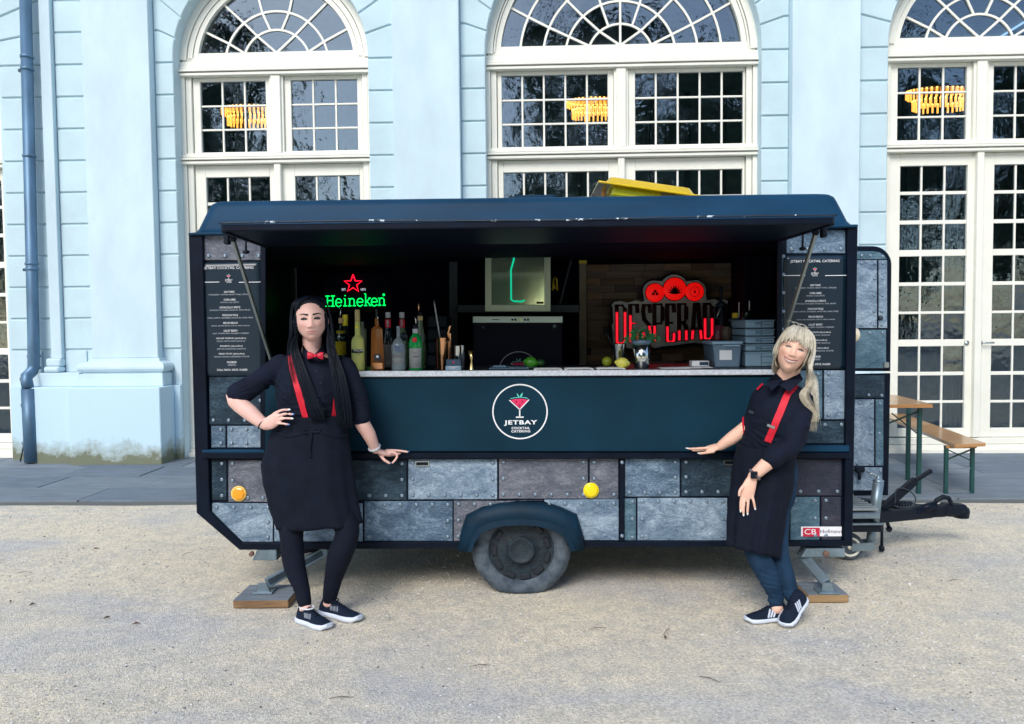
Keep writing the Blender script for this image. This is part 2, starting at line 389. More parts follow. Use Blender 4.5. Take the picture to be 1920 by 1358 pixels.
# loose stones on the gravel
def pebbles(n, mat_list):
    oct_v = np.array([(1, 0, 0), (-1, 0, 0), (0, 1, 0), (0, -1, 0), (0, 0, 1), (0, 0, -1)], float)
    oct_f = np.array([(0, 2, 4), (2, 1, 4), (1, 3, 4), (3, 0, 4), (2, 0, 5), (1, 2, 5), (3, 1, 5), (0, 3, 5)])
    rs = np.random.RandomState(3)
    x = rs.uniform(-4.2, 4.6, n * 2); y = rs.uniform(-3.1, 2.2, n * 2) 
    cl = np.array([noise.noise(Vector((a * 0.8, b * 1.2, 9))) for a, b in zip(x, y)])
    keep = rs.uniform(-0.45, 0.55, n * 2) < cl; x = x[keep][:n]; y = y[keep][:n]; n = len(x)
    s = 0.0018 + 0.0052 * rs.power(0.35, n) ; 
    big = rs.uniform(0, 1, n) < 0.004; s[big] *= 2.2
    sc = s[:, None, None] * rs.uniform(0.6, 1.35, (n, 1, 3)) * rs.uniform(0.8, 1.2, (n, 6, 1))
    v = oct_v[None] * sc; v[:, :, 2] *= 0.6
    a = rs.uniform(0, 6.28, n); c_, s_ = np.cos(a)[:, None], np.sin(a)[:, None]
    vx = v[:, :, 0] * c_ - v[:, :, 1] * s_; vy = v[:, :, 0] * s_ + v[:, :, 1] * c_
    z0 = np.array([gh(p, q) for p, q in zip(x, y)]) - 0.004
    v = np.stack([vx + x[:, None], vy + y[:, None], v[:, :, 2] + z0[:, None] + s[:, None] * 0.25], -1).reshape(-1, 3)
    f = (oct_f[None] + (np.arange(n) * 6)[:, None, None]).reshape(-1, 3)
    me = bpy.data.meshes.new('loose_stones')
    me.vertices.add(len(v)); me.vertices.foreach_set('co', v.ravel())
    me.loops.add(len(f) * 3); me.loops.foreach_set('vertex_index', f.ravel().astype(np.int32))
    me.polygons.add(len(f)); me.polygons.foreach_set('loop_start', np.arange(0, len(f) * 3, 3, dtype=np.int32))
    for q in mat_list: me.materials.append(q)
    mi = np.repeat(rs.choice(len(mat_list), n, p=[.38, .24, .28, .10]), 8).astype(np.int32)
    me.polygons.foreach_set('material_index', mi)
    me.update(calc_edges=True); me.validate()
    return me
peb = [mk('sand stone chip', (0.58, 0.53, 0.43), 0.9), mk('grey stone chip', (0.38, 0.39, 0.41), 0.9), mk('pale stone chip', (0.78, 0.78, 0.78), 0.85), mk('dark stone chip', (0.12, 0.12, 0.13), 0.9)]
o = link('loose_stones', pebbles(52000, peb)); tag(o, 'small loose stones scattered over the gravel forecourt', 'gravel', kind='stuff')
# a few dry leaves and twigs
lm = mk('dry leaf', (0.10, 0.07, 0.045), 0.8); bm = BM()
for px, py, k in ((200, 1160, 0), (255, 1171, 0), (20, 1130, 0), (45, 1075, 1), (1247, 1197, 0), (1250, 1185, 1), (1790, 1090, 1), (1700, 1010, 1), (640, 1310, 1), (60, 1135, 0), (900, 1250, 1), (1120, 1180, 1), (350, 1040, 1), (1330, 1275, 1), (180, 1030, 0)):
    q = G(px, py); a = random.uniform(0, 3); L = 0.02 if k == 0 else 0.05
    tube(bm, [q + Vector((-L * math.cos(a), -L * math.sin(a), 0.004)), q + Vector((0, 0, 0.010)), q + Vector((L * math.cos(a), L * math.sin(a), 0.003))], [0.001, 0.006 if k == 0 else 0.002, 0.001], 5)
tag(link('leaf_litter', bm, lm), 'dry leaf scraps and twigs lying on the gravel', 'leaf litter', kind='stuff')

# ================================================================ PAVEMENT in front of the palace
slab_m = [mk('slate slab', (0.155, 0.19, 0.225), 0.75, var=0.16, vscale=3, bump=0.3, bscale=18, stretch=(1, 3, 1)), mk('slate slab pale', (0.19, 0.225, 0.26), 0.75, var=0.14, vscale=3, bump=0.3, bscale=18, stretch=(1, 3, 1)),
          mk('slate slab dark', (0.13, 0.165, 0.205), 0.75, var=0.16, vscale=4, bump=0.3, bscale=18, stretch=(1, 3, 1))]
pav = thing('pavement', (0, BY, 0), None, None, rz=BROT); pav['kind'] = 'structure'
bm = BM(); box(bm, -8.2, 9.2, -2.22, 0.3, -0.05, 0.022)
link('bedding', bm, M['groove'], pav)
rows = [(-2.22, -1.66), (-1.66, -1.09), (-1.09, -0.52), (-0.52, 0.16)]
rr = random.Random(5)
for (y0, y1) in rows:
    x = -8.2 + rr.uniform(0, 0.6)
    while x < 9.2:
        w = rr.choice((0.85, 1.0, 1.15, 1.3)); bm = BM()
        z = 0.04 + rr.uniform(-0.003, 0.003)
        x1 = min(x + w, 9.2)
        box(bm, x + 0.005, x1 - 0.005, y0 + 0.006, y1 - 0.006, 0.0, z, 0.004)
        link('paving_slab', bm, rr.choice(slab_m), pav); x += w

# ================================================================ PALACE
bld = thing('palace', (0, BY, 0), 'pale blue palace front with tall arched cream windows and smooth pilasters', 'building', rz=BROT)
ZC = 4.573
WIN = [dict(c=-7.0, hw=1.107, kind=0), dict(c=-2.76, hw=1.107, kind=0), dict(c=1.19, hw=1.527, kind=1), dict(c=5.20, hw=1.107, kind=0)]
joints = [1.305 + 0.3592 * k for k in range(14)]           # last ~5.97
TOP = 7.2
def wall_bm():
    bm = BM(); y0, y1 = 0.02, 0.55
    edges = []
    xs_ = [-9.5]
    for w in WIN: xs_ += [w['c'] - w['hw'], w['c'] + w['hw']]
    xs_.append(9.5)
    for i in range(0, len(xs_), 2): box(bm, xs_[i], xs_[i + 1], y0, y1, 0.0, ZC)
    for w in WIN:
        r = w['hw']; c = w['c']; n = 32
        arc = [(c + r * math.cos(math.pi * k / n), ZC + r * math.sin(math.pi * k / n)) for k in range(n + 1)]
        for (a, b) in zip(arc, arc[1:]):
            prism(bm, [(a[0], a[1]), (a[0], TOP), (b[0], TOP), (b[0], b[1])], y0, y1)
    for i in range(0, len(xs_), 2): box(bm, xs_[i], xs_[i + 1], y0, y1, ZC, TOP)
    return bm
link('wall', wall_bm(), M['wall'], bld)
def block(poly, y0=0.0, m='block'):
    """rusticated block: joint recessed all round"""
    bm = BM(); prism(bm, poly, y0, 0.0205, 0.008)
    link('stone_block', bm, M[m], bld)
gp = 0.010
def course(x0, x1, arch=None, side=0, y0=0.0, kmax=9, m='block'):
    """blocks from the pilaster edge to the window edge, bending down to the arch above the springing"""
    for k in range(kmax):
        block([(x0, joints[k] + gp), (x1, joints[k] + gp), (x1, joints[k + 1] - gp), (x0, joints[k + 1] - gp)], y0, m)
    if arch is None:
        for k in range(kmax, 13):
            block([(x0, joints[k] + gp), (x1, joints[k] + gp), (x1, joints[k + 1] - gp), (x0, joints[k + 1] - gp)], y0, m)
        return
    c, r = arch; px_ = x0 if side < 0 else x1       # side<0: window lies to the right, pilaster edge at x0
    s = 1 if side < 0 else -1
    def A(k, t=0.0):
        th = 0.215 * k * 1.1 / r
        th = min(th, math.pi / 2)
        return th
    def inner(th): return (c - s * r * math.cos(th), ZC + r * math.sin(th))
    for k in range(9, 13):
        zk, zk1 = joints[k] + gp, joints[k + 1] - gp
        th0 = A(k - 9) + (gp / r if k > 9 else -0.0); th1 = A(k - 8) - gp / r
        ins = [inner(th0 + (th1 - th0) * q / 4) for q in range(5)]
        K0 = (px_ + s * 0.05, zk); K1 = (px_ + s * 0.05, zk1)
        if k == 9: pts = [(px_, zk), (ins[0][0], zk)] + ins[1:]
        else: pts = [(px_, zk), K0] + ins
        pts += [K1, (px_, zk1)]
        block(pts, y0, m)
course(-5.86, -5.362, (WIN[0]['c'], WIN[0]['hw']), 1)
course(-5.225, -4.845, None)
course(-4.078, -3.866, (WIN[1]['c'], WIN[1]['hw']), -1)
course(-1.653, -1.362, (WIN[1]['c'], WIN[1]['hw']), 1)
course(-0.614, -0.337, (WIN[2]['c'], WIN[2]['hw']), -1)
course(2.717, 3.013, (WIN[2]['c'], WIN[2]['hw']), 1)
course(3.749, 4.093, (WIN[3]['c'], WIN[3]['hw']), -1)
course(6.307, 6.62, (WIN[3]['c'], WIN[3]['hw']), 1)
# smooth pilasters with moulded bases on plinths
def plinth_mat():
    m = mk('stained plinth render', (0.5, 0.66, 0.86), 0.85, bump=0.25, bscale=30); nt = m.node_tree; p = P(m)
    tc = nt.nodes.new('ShaderNodeTexCoord'); sp = nt.nodes.new('ShaderNodeSeparateXYZ'); nt.links.new(tc.outputs['Object'], sp.inputs[0])
    n = nt.nodes.new('ShaderNodeTexNoise'); n.inputs['Scale'].default_value = 4.5; n.inputs['Detail'].default_value = 9; n.inputs['Roughness'].default_value = 0.75
    nt.links.new(tc.outputs['Object'], n.inputs['Vector'])
    ma = nt.nodes.new('ShaderNodeMath'); ma.operation = 'MULTIPLY_ADD'; ma.inputs[1].default_value = -0.62; nt.links.new(n.outputs[0], ma.inputs[0]); nt.links.new(sp.outputs[2], ma.inputs[2])
    rp = nt.nodes.new('ShaderNodeValToRGB'); e = rp.color_ramp.elements
    e[0].position = 0.0; e[0].color = (0.17, 0.19, 0.13, 1); e[1].position = 0.20; e[1].color = (0.53, 0.72, 0.82, 1)
    q = e.new(0.05); q.color = (0.33, 0.40, 0.38, 1)
    ad = nt.nodes.new('ShaderNodeMath'); ad.operation = 'ADD'; ad.inputs[1].default_value = 0.19; nt.links.new(ma.outputs[0], ad.inputs[0])
    nt.links.new(ad.outputs[0], rp.inputs[0]); nt.links.new(rp.outputs[0], p.inputs['Base Color'])
    return m
M['plinth'] = plinth_mat()
def pilaster(x0, x1, y, low=-0.40):
    bm = BM(); box(bm, x0, x1, y, 0.019, 1.21, TOP - 0.3, 0.006); link('pilaster', bm, M['pilaster'], bld)
    bm = BM()                                    # moulded base: profile swept round three sides
    prof = [(0.0, 1.21), (-0.025, 1.205), (-0.03, 1.175), (-0.06, 1.165), (-0.10, 1.145), (-0.118, 1.115), (-0.118, 1.09), (-0.10, 1.062), (-0.075, 1.05), (-0.075, 1.035)]
    rings = []
    for d, z in prof:
        rings.append([bm.verts.new(v) for v in ((x0 + d, 0.018, z), (x0 + d, y + d, z), (x1 - d, y + d, z), (x1 - d, 0.018, z))])
    for a, b in zip(rings, rings[1:]):
        for i in range(3): bm.faces.new((a[i], b[i], b[i + 1], a[i + 1])).smooth = False
    bm.faces.new(rings[-1][::-1]); bm.faces.new(rings[0])
    bmesh.ops.recalc_face_normals(bm, faces=bm.faces[:])
    link('pilaster_base', bm, M['pilaster'], bld)
    bm = BM(); box(bm, x0 - 0.10, x1 + 0.10, y - 0.11, 0.017, 0.893, 1.035, 0.006); link('base_block', bm, M['pilaster'], bld)
    bm = BM(); box(bm, x0 - 0.13, x1 + 0.14, low, 0.016, 0.03, 0.893, 0.008); link('plinth', bm, M['plinth'], bld)
pilaster(-4.842, -4.082, -0.12)
pilaster(-1.359, -0.617, -0.12)
pilaster(3.016, 3.746, -0.12)
pilaster(6.62, 7.38, -0.12)
bm = BM(); box(bm, -5.357, -5.232, -0.06, 0.019, 1.21, TOP - 0.3, 0.005); link('pilaster', bm, M['pilaster'], bld)
bm = BM(); box(bm, -5.41, -5.225, -0.14, 0.018, 1.05, 1.12, 0.03, 3); box(bm, -5.40, -5.225, -0.10, 0.0175, 1.12, 1.21, 0.02, 2); link('pilaster_base', bm, M['pilaster'], bld)
bm = BM(); box(bm, -5.44, -4.975, -0.16, 0.017, 0.893, 1.048, 0.006); link('base_block', bm, M['pilaster'], bld)
bm = BM(); box(bm, -5.50, -4.975, -0.30, 0.016, 0.03, 0.893, 0.008); link('plinth', bm, M['plinth'], bld)
for x0, x1 in ((-5.86, -5.505), (-3.945, -3.868), (-1.651, -1.50), (-0.472, -0.34), (2.719, 2.88), (3.89, 4.09), (6.31, 6.48)):
    bm = BM(); box(bm, x0, x1, -0.05, 0.0165, 0.03, 0.893, 0.006); link('plinth', bm, M['plinth'], bld)
    bm = BM(); box(bm, x0, x1, 0.0, 0.0165, 0.893, 1.295, 0.004); link('base_course', bm, M['pilaster'], bld)
bm = BM(); box(bm, -5.225, -4.975, 0.001, 0.0165, 1.05, 1.295, 0.004); link('base_course', bm, M['pilaster'], bld)

# windows ---------------------------------------------------------
pr = random.Random(11)
def pane_obj(poly, parent, y):
    """a single pane, each set in its putty at its own slight angle"""
    n = len(poly); cx = sum(p[0] for p in poly) / n; cz = sum(p[1] for p in poly) / n
    tx, tz = pr.gauss(0, 0.010), pr.gauss(0, 0.010)
    bm = BM(); a = []; b = []
    for (x, z) in poly:
        yy = y + (x - cx) * tx + (z - cz) * tz
        a.append(bm.verts.new((x, yy, z)))
    f = bm.faces.new(a)
    bmesh.ops.recalc_face_normals(bm, faces=[f])
    if f.normal.y > 0: bmesh.ops.reverse_faces(bm, faces=[f])
    link('pane', bm, M['glass'], parent)
def grid_panes(parent, x0, x1, cols, zrows, y, bw=0.022, top=False):
    """zrows: (z0,z1) of every row of panes"""
    cw = (x1 - x0 - bw * (cols - 1)) / cols; bars = BM()
    for i in range(cols):
        a = x0 + i * (cw + bw)
        for (z0, z1) in zrows: pane_obj([(a - .004, z0 - .004), (a + cw + .004, z0 - .004), (a + cw + .004, z1 + .004), (a - .004, z1 + .004)], parent, y)
        if i < cols - 1: box(bars, a + cw, a + cw + bw, y - 0.016, y + 0.016, zrows[-1][0], zrows[0][1], 0.004)
    for (u, v) in zip(zrows, zrows[1:]): box(bars, x0, x1, y - 0.0145, y + 0.0145, v[1], u[0], 0.004)
    link('glazing_bars', bars, M['white'], parent)
def sash(name, x0, x1, z0, z1, gx0, gx1, cols, zrows, y, lower=None):
    bm = BM(); t = 0.03
    box(bm, x0, gx0, y - t, y + t, z0, z1, 0.005); box(bm, gx1, x1, y - t, y + t, z0, z1, 0.005)
    box(bm, gx0, gx1, y - t + .0005, y + t - .0005, zrows[0][1], z1, 0.004); box(bm, gx0, gx1, y - t + .0005, y + t - .0005, z0, zrows[-1][0], 0.004)
    o = link(name, bm, M['white'], bld)
    grid_panes(o, gx0, gx1, cols, zrows, y + 0.005)
    return o
DROWS = [(3.005, 3.29), (2.68, 2.968), (2.346, 2.635), (1.979, 2.273), (1.647, 1.937), (1.326, 1.617), (0.955, 1.247), (0.626, 0.913), (0.308, 0.596)]
UROWS = [(4.122, 4.388), (3.85, 4.10), (3.578, 3.828)]
FAN = {0: dict(r=[0.392, 0.603, 0.907], nodes=[[None, 124, 99.5, 80.5, 56, None], [156, 128, 104.8, 75.2, 52, 24], [155, 131, 104.4, 75.6, 49, 25]]),
       1: dict(r=[0.373, 0.628, 0.879, 1.144, 1.365], nodes=[[None, 128.5, 111, 90, 69, 51.5, None], [157.4, 132.2, 110.3, 90, 69.7, 47.8, 22.6], [156.6, 133, 109, 90, 71, 47, 23.4], [155.7, 133, 108, 90, 72, 47, 24.3], [155, 133, 108, 90, 72, 47, 25]])}
def arcpts(c, r, a0, a1, n=6):
    return [(c + r * math.cos(R(a0 + (a1 - a0) * k / n)), ZC + r * math.sin(R(a0 + (a1 - a0) * k / n))) for k in range(n + 1)]
def arcbar(bm, c, r0, r1, a0, a1, y0, y1, n=40, bev=0.0):
    rings = []
    for k in range(n + 1):
        a = R(a0 + (a1 - a0) * k / n)
        rings.append([bm.verts.new((c + r * math.cos(a), y, ZC + r * math.sin(a))) for r, y in ((r0, y1), (r0, y0), (r1, y0), (r1, y1))])
    for p, q in zip(rings, rings[1:]):
        for i in range(4): bm.faces.new((p[i], p[(i + 1) % 4], q[(i + 1) % 4], q[i]))
    bm.faces.new(rings[0]); bm.faces.new(rings[-1][::-1])
def window(w):
    c, hw, kd = w['c'], w['hw'], w['kind']; F = FAN[kd]; ZB = 4.705
    fr = BM(); x0, x1 = c - hw, c + hw; Rg = F['r'][-1]
    g_half = math.sqrt(Rg ** 2 - (ZB - ZC) ** 2)
    ph = lambda r, z=ZB: math.degrees(math.asin((z - ZC) / r))
    # arched frame in three steps, and its sill bar
    for (ra, rb, ya, yb) in ((hw - 0.075, hw + 0.03, 0.17, 0.42), (Rg + 0.06, hw - 0.083, 0.19, 0.42), (Rg, Rg + 0.054, 0.205, 0.42)):
        a = ph(ra, 4.62); arcbar(fr, c, ra, rb, a, 180 - a, ya, yb)
    box(fr, x0 + 0.04, x1 - 0.04, 0.21, 0.41, 4.652, ZB, 0.003); box(fr, x0 + 0.02, x1 - 0.02, 0.19, 0.415, 4.605, 4.646, 0.003)
    box(fr, x0 - .01, x1 + .01, 0.17, 0.42, 4.545, 4.599, 0.004)
    # the two cornices: stacked fillets with dark shadow gaps
    for zt in (4.515, 3.512):
        box(fr, x0 - .01, x1 + .01, 0.155, 0.40, zt - 0.004, zt + 0.028, 0.004)
        box(fr, x0 - .01, x1 + .01, 0.125, 0.40, zt - 0.038, zt - 0.014, 0.004)
        box(fr, x0 - .01, x1 + .01, 0.145, 0.40, zt - 0.082, zt - 0.048, 0.005)
        box(fr, x0 - .01, x1 + .01, 0.185, 0.40, zt - 0.048, zt - 0.004)
    # jambs and mullion
    jw = 0.085
    for (za, zb) in ((3.542, 4.433), (0.05, 3.430)):
        for (a, b, ya) in ((x0 - .01, x0 + jw * 0.55, 0.18), (x0 + jw * 0.55 + .006, x0 + jw + 0.03, 0.20), (x1 - jw * 0.55, x1 + .01, 0.18), (x1 - jw - 0.03, x1 - jw * 0.55 - .006, 0.20)):
            box(fr, a, b, ya, 0.40, za, zb, 0.003)
    box(fr, c - 0.055, c + 0.055, 0.165, 0.40, 3.542, 4.433, 0.006)
    for s in (-1, 1): box(fr, c + s * 0.062 - 0.018 * 1, c + s * 0.062 + 0.018, 0.195, 0.40, 3.5425, 4.432, 0.002)
    box(fr, c - 0.038, c + 0.038, 0.165, 0.40, 0.21, 3.429, 0.006)
    box(fr, x0, x1, 0.185, 0.40, 3.542, 3.56); 
    box(fr, x0 - .005, x1 + .005, 0.10, 0.45, 0.03, 0.085, 0.005); box(fr, x0, x1, 0.15, 0.45, 0.085, 0.13, 0.004); box(fr, x0, x1, 0.17, 0.45, 0.134, 0.20, 0.004)
    W = link('window', fr, M['white'], bld)
    # fan light bars and panes
    bars = BM(); bw = 0.024; yg = 0.262
    rs_ = F['r']; N = F['nodes']
    for i, r in enumerate(rs_[:-1]):
        a = ph(r); arcbar(bars, c, r - bw / 2, r + bw / 2, a, 180 - a, yg - 0.018, yg + 0.012)
    hub = (c, ZB)
    full = [[180 - ph(r)] + [v if v is not None else (180 - ph(r) if j == 0 else ph(r)) for j, v in enumerate(N[i])] + [ph(r)] for i, r in enumerate(rs_)]
    pt = lambda r, a: (c + r * math.cos(R(a)), ZC + r * math.sin(R(a)))
    def bar(p, q): rod(bars, (p[0], yg - 0.003, p[1]), (q[0], yg - 0.003, q[1]), bw, 0.032, up=(0, 1, 0))
    hubn = [full[0][2], full[0][-3]] + ([90] if kd == 1 else [])
    for a in hubn: bar(hub, pt(rs_[0], a))
    for i in range(len(rs_) - 1):
        for j in range(1, len(full[i]) - 1): bar(pt(rs_[i], full[i][j]), pt(rs_[i + 1], full[i + 1][j]))
    # inner panes round the hub
    hs = [180 - ph(rs_[0])] + sorted(hubn, reverse=True) + [ph(rs_[0])]
    for a, b in zip(hs, hs[1:]): pane_obj([hub] + arcpts(c, rs_[0], a, b, 6), W, yg)
    for i in range(len(rs_) - 1):
        for j in range(len(full[i]) - 1):
            ia, ib, oa, ob = full[i][j], full[i][j + 1], full[i + 1][j], full[i + 1][j + 1]
            outer = arcpts(c, rs_[i + 1], oa, ob, 5)
            inner = arcpts(c, rs_[i], ib, ia, 5) if abs(ia - ib) > 0.5 else [pt(rs_[i], ia)]
            pane_obj(outer + inner, W, yg)
    link('glazing_bars', bars, M['white'], W)
    # casements
    cols = 3 if kd == 0 else 5
    if kd == 0: ul, ur, dl, dr = (-3.66, -2.895), (-2.60, -1.83), (-3.62, -2.87), (-2.575, -1.82); ce = -2.755
    else: ul, ur, dl, dr = (-0.165, 1.045), (1.355, 2.575), (-0.155, 1.05), (1.355, 2.57); ce = 1.20
    sh = c - (-2.76 if kd == 0 else 1.19)
    y = 0.262; lo = 0.30
    sash('casement', x0 + 0.12 + .002, c - 0.082, 3.562, 4.430, ul[0] + sh, ul[1] + sh, cols, UROWS, y)
    sash('casement', c + 0.082, x1 - 0.12 - .002, 3.562, 4.430, ur[0] + sh, ur[1] + sh, cols, UROWS, y)
    d1 = sash('door', x0 + 0.12 + .002, c - 0.005, 0.205, 3.425, dl[0] + sh, dl[1] + sh, cols, DROWS, y)
    d2 = sash('door', c + 0.005, x1 - 0.12 - .002, 0.205, 3.425, dr[0] + sh, dr[1] + sh, cols, DROWS, y)
    return W, d1, d2
wins = [window(w) for w in WIN[1:]]
# W0: only its right jamb shows at the left border
w = WIN[0]; W0 = window(w)
# door furniture on the right-hand door (seen beside the trailer)
dl_, dr_ = wins[2][1], wins[2][2]
h = B(1840, 643, 0.2); bm = BM()
lathe(bm, [(0.0, 0), (0.026, 0), (0.026, -0.012), (0.0, -0.012)], (h.x, 0.228, h.z), 18, axis='Y')
tube(bm, [(h.x, 0.222, h.z), (h.x, 0.185, h.z), (h.x + 0.012, 0.175, h.z), (h.x + 0.13, 0.175, h.z)], 0.009, 8)
link('handle', bm, M['alu'], dr_)
h2 = B(1838, 659, 0.2); bm = BM(); lathe(bm, [(0.0, 0), (0.024, 0), (0.024, -0.010), (0.0, -0.010)], (h2.x, 0.228, h2.z), 18, axis='Y'); link('lock_rosette', bm, M['alu'], dr_)
h3 = B(1815, 643, 0.2); bm = BM(); lathe(bm, [(0.0, 0), (0.026, 0), (0.026, -0.010), (0.0, -0.010)], (h3.x, 0.228, h3.z), 18, axis='Y'); link('door_plate', bm, M['alu'], dl_)

# the hall behind the windows
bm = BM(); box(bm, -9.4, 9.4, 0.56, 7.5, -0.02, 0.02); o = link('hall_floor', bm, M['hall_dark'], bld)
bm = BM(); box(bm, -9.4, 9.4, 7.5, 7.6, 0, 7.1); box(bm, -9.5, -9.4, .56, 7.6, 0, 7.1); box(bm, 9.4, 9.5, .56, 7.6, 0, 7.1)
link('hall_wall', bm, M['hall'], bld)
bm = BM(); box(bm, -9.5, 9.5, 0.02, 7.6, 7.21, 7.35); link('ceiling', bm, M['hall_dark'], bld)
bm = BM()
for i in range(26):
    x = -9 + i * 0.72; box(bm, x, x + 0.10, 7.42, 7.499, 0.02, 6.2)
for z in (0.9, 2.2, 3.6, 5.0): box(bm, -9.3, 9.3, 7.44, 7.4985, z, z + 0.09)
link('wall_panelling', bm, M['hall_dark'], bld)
# chandeliers seen lit through the upper casements
def chandelier(pxl, pxr, pyt, pyb, y, label, skew=0):
    a = B(pxl, pyt, y); b = B(pxr, pyb, y); w_ = b.x - a.x; h_ = a.z - b.z; cx = (a.x + b.x) / 2
    base = Matrix.Rotation(BROT, 4, 'Z') @ Vector((cx, y, b.z)) + Vector((0, BY, 0))
    t = thing('chandelier', base, label, 'chandelier', 'lit chandeliers in the hall'); rg = random.Random(int(pxl))
    bm = BM(); bt = BM()
    for tier, (z0, z1, ws) in enumerate(((0.50, 1.0, 1.0), (0.0, 0.52, 0.80))):
        n = int(40 * ws)
        for k in range(n):
            ang = 2 * math.pi * k / n; xx = math.cos(ang) * w_ / 2 * ws; yy = math.sin(ang) * w_ / 4 * ws
            zt = base.z + h_ * z1; zb_ = base.z + h_ * (z0 + 0.06 * rg.random() + 0.10 * abs(math.cos(ang)) * (1 - tier))
            box(bm, base.x + xx - 0.011, base.x + xx + 0.011, base.y + yy - 0.011, base.y + yy + 0.011, zb_, zt - 0.02, 0.004)
            lathe(bt, [(0.002, 0), (0.015, 0.012), (0.015, 0.028), (0.002, 0.04)], (base.x + xx, base.y + yy, zt - 0.03), 6)
    link('crystal_drops', bm, M['lamp'], t); link('crystal_tips', bt, M['lamp2'], t)
    bm = BM(); tube(bm, [(base.x, base.y, base.z + h_), (base.x, base.y, 7.1)], 0.012, 6)
    lathe(bm, [(w_ / 2, 0), (w_ / 2 + .02, 0.02), (w_ / 2, 0.04)], (base.x, base.y, base.z + h_ * 0.97), 32, sy=0.5); link('frame', bm, M['brass'], t)
chandelier(417, 520, 204, 236, 3.2, 'lit amber crystal chandelier behind the left upper window')
chandelier(1063, 1166, 190, 223, 3.2, 'lit amber crystal chandelier behind the middle upper window')
chandelier(1700, 1822, 172, 207, 3.2, 'lit amber crystal chandelier behind the right upper window')
# pale curtain inside the right door
cb = Matrix.Rotation(BROT, 4, 'Z') @ Vector((4.95, 0.62, 0.1)) + Vector((0, BY, 0))
a = B(1768, 700, 0.62); b = B(1812, 700, 0.62); bm = BM(); n = 24; top = 3.3
vv = []
for k in range(n + 1):
    x = a.x + (b.x - a.x) * k / n; y = 0.66 + 0.025 * math.sin(k * 1.3)
    q = [Matrix.Rotation(BROT, 4, 'Z') @ Vector((x, y, z)) + Vector((0, BY, 0)) for z in (0.06, top)]
    vv.append([bm.verts.new(p) for p in q])
for p, q in zip(vv, vv[1:]): bm.faces.new((p[0], q[0], q[1], p[1])).smooth = True
bmesh.ops.solidify(bm, geom=bm.faces[:], thickness=0.004)
q = Matrix.Rotation(BROT, 4, 'Z') @ Vector((a.x, 0.66, 0.06)) + Vector((0, BY, 0))
o = link('curtain', bm, M['curtain'], loc=q); tag(o, 'pale floor-length curtain hanging inside the right palace door', 'curtain')

# downpipe ----------------------------------------------------------
Bw = lambda v: Matrix.Rotation(BROT, 4, 'Z') @ Vector(v) + Vector((0, BY, 0))
dp = thing('downpipe', Bw((-5.41, -0.2, 0.05)), 'blue grey zinc rain downpipe with collars on the left of the palace', 'downpipe')
p0 = B(47, -40, -0.12); p1 = B(63, 640, -0.12); e1 = B(63, 686, -0.14); e2 = B(50, 715, -0.26); pb = B(53, 730, -0.28); 
bm = BM(); tube(bm, [Bw(p0), Bw(p1), Bw(e1), Bw((e1.x - .01, e1.y - .01, e1.z - 0.06)), Bw((e2.x, e2.y, e2.z + .05)), Bw(e2), Bw(pb)], 0.062, 20); link('pipe', bm, M['zinc'], dp)
bm = BM(); q = B(60, 866, -0.28); tube(bm, [Bw(B(54, 729, -0.28)), Bw(q)], 0.078, 20); link('lower_pipe', bm, M['zinc'], dp)
for py in (107, 130, 293, 495, 505, 668, 690):
    qx = 47 + (63 - 47) * (py + 40) / 680; q = B(qx, py, -0.12); bm = BM()
    lathe(bm, [(0.064, -0.016), (0.071, -0.012), (0.071, 0.012), (0.064, 0.016)], Bw(q), 20); link('collar', bm, M['zinc'], dp)
for py in (132, 506):
    qx = 47 + (63 - 47) * (py + 40) / 680; q = B(qx, py, -0.12); bm = BM()
    box(bm, *sum([[v, w_] for v, w_ in zip(Bw((q.x - 0.10, -0.13, q.z - .015)), Bw((q.x - 0.055, 0.0, q.z + .015)))], [])); link('bracket', bm, M['galv_dark'], dp)
lr = thing('conductor_rod', Bw((-5.5, -0.3, 0.05)), 'thin lightning conductor rod standing beside the foot of the downpipe', 'conductor rod')
bm = BM(); tube(bm, [Bw(B(50, 703, -.15)), Bw(B(41, 708, -.2)), Bw(B(42, 720, -.24)), Bw(B(44, 790, -.26)), Bw(B(45, 832, -.28)), Bw(B(38, 866, -.34))], 0.008, 8); link('rod', bm, M['galv_dark'], lr)
for q in ((41, 711), (45, 832), (43, 760)):
    bm = BM(); v = Bw(B(q[0], q[1], -.25)); box(bm, v.x - .02, v.x + .02, v.y - .015, v.y + .015, v.z - .02, v.z + .02, .004); link('clamp', bm, M['galv'], lr)

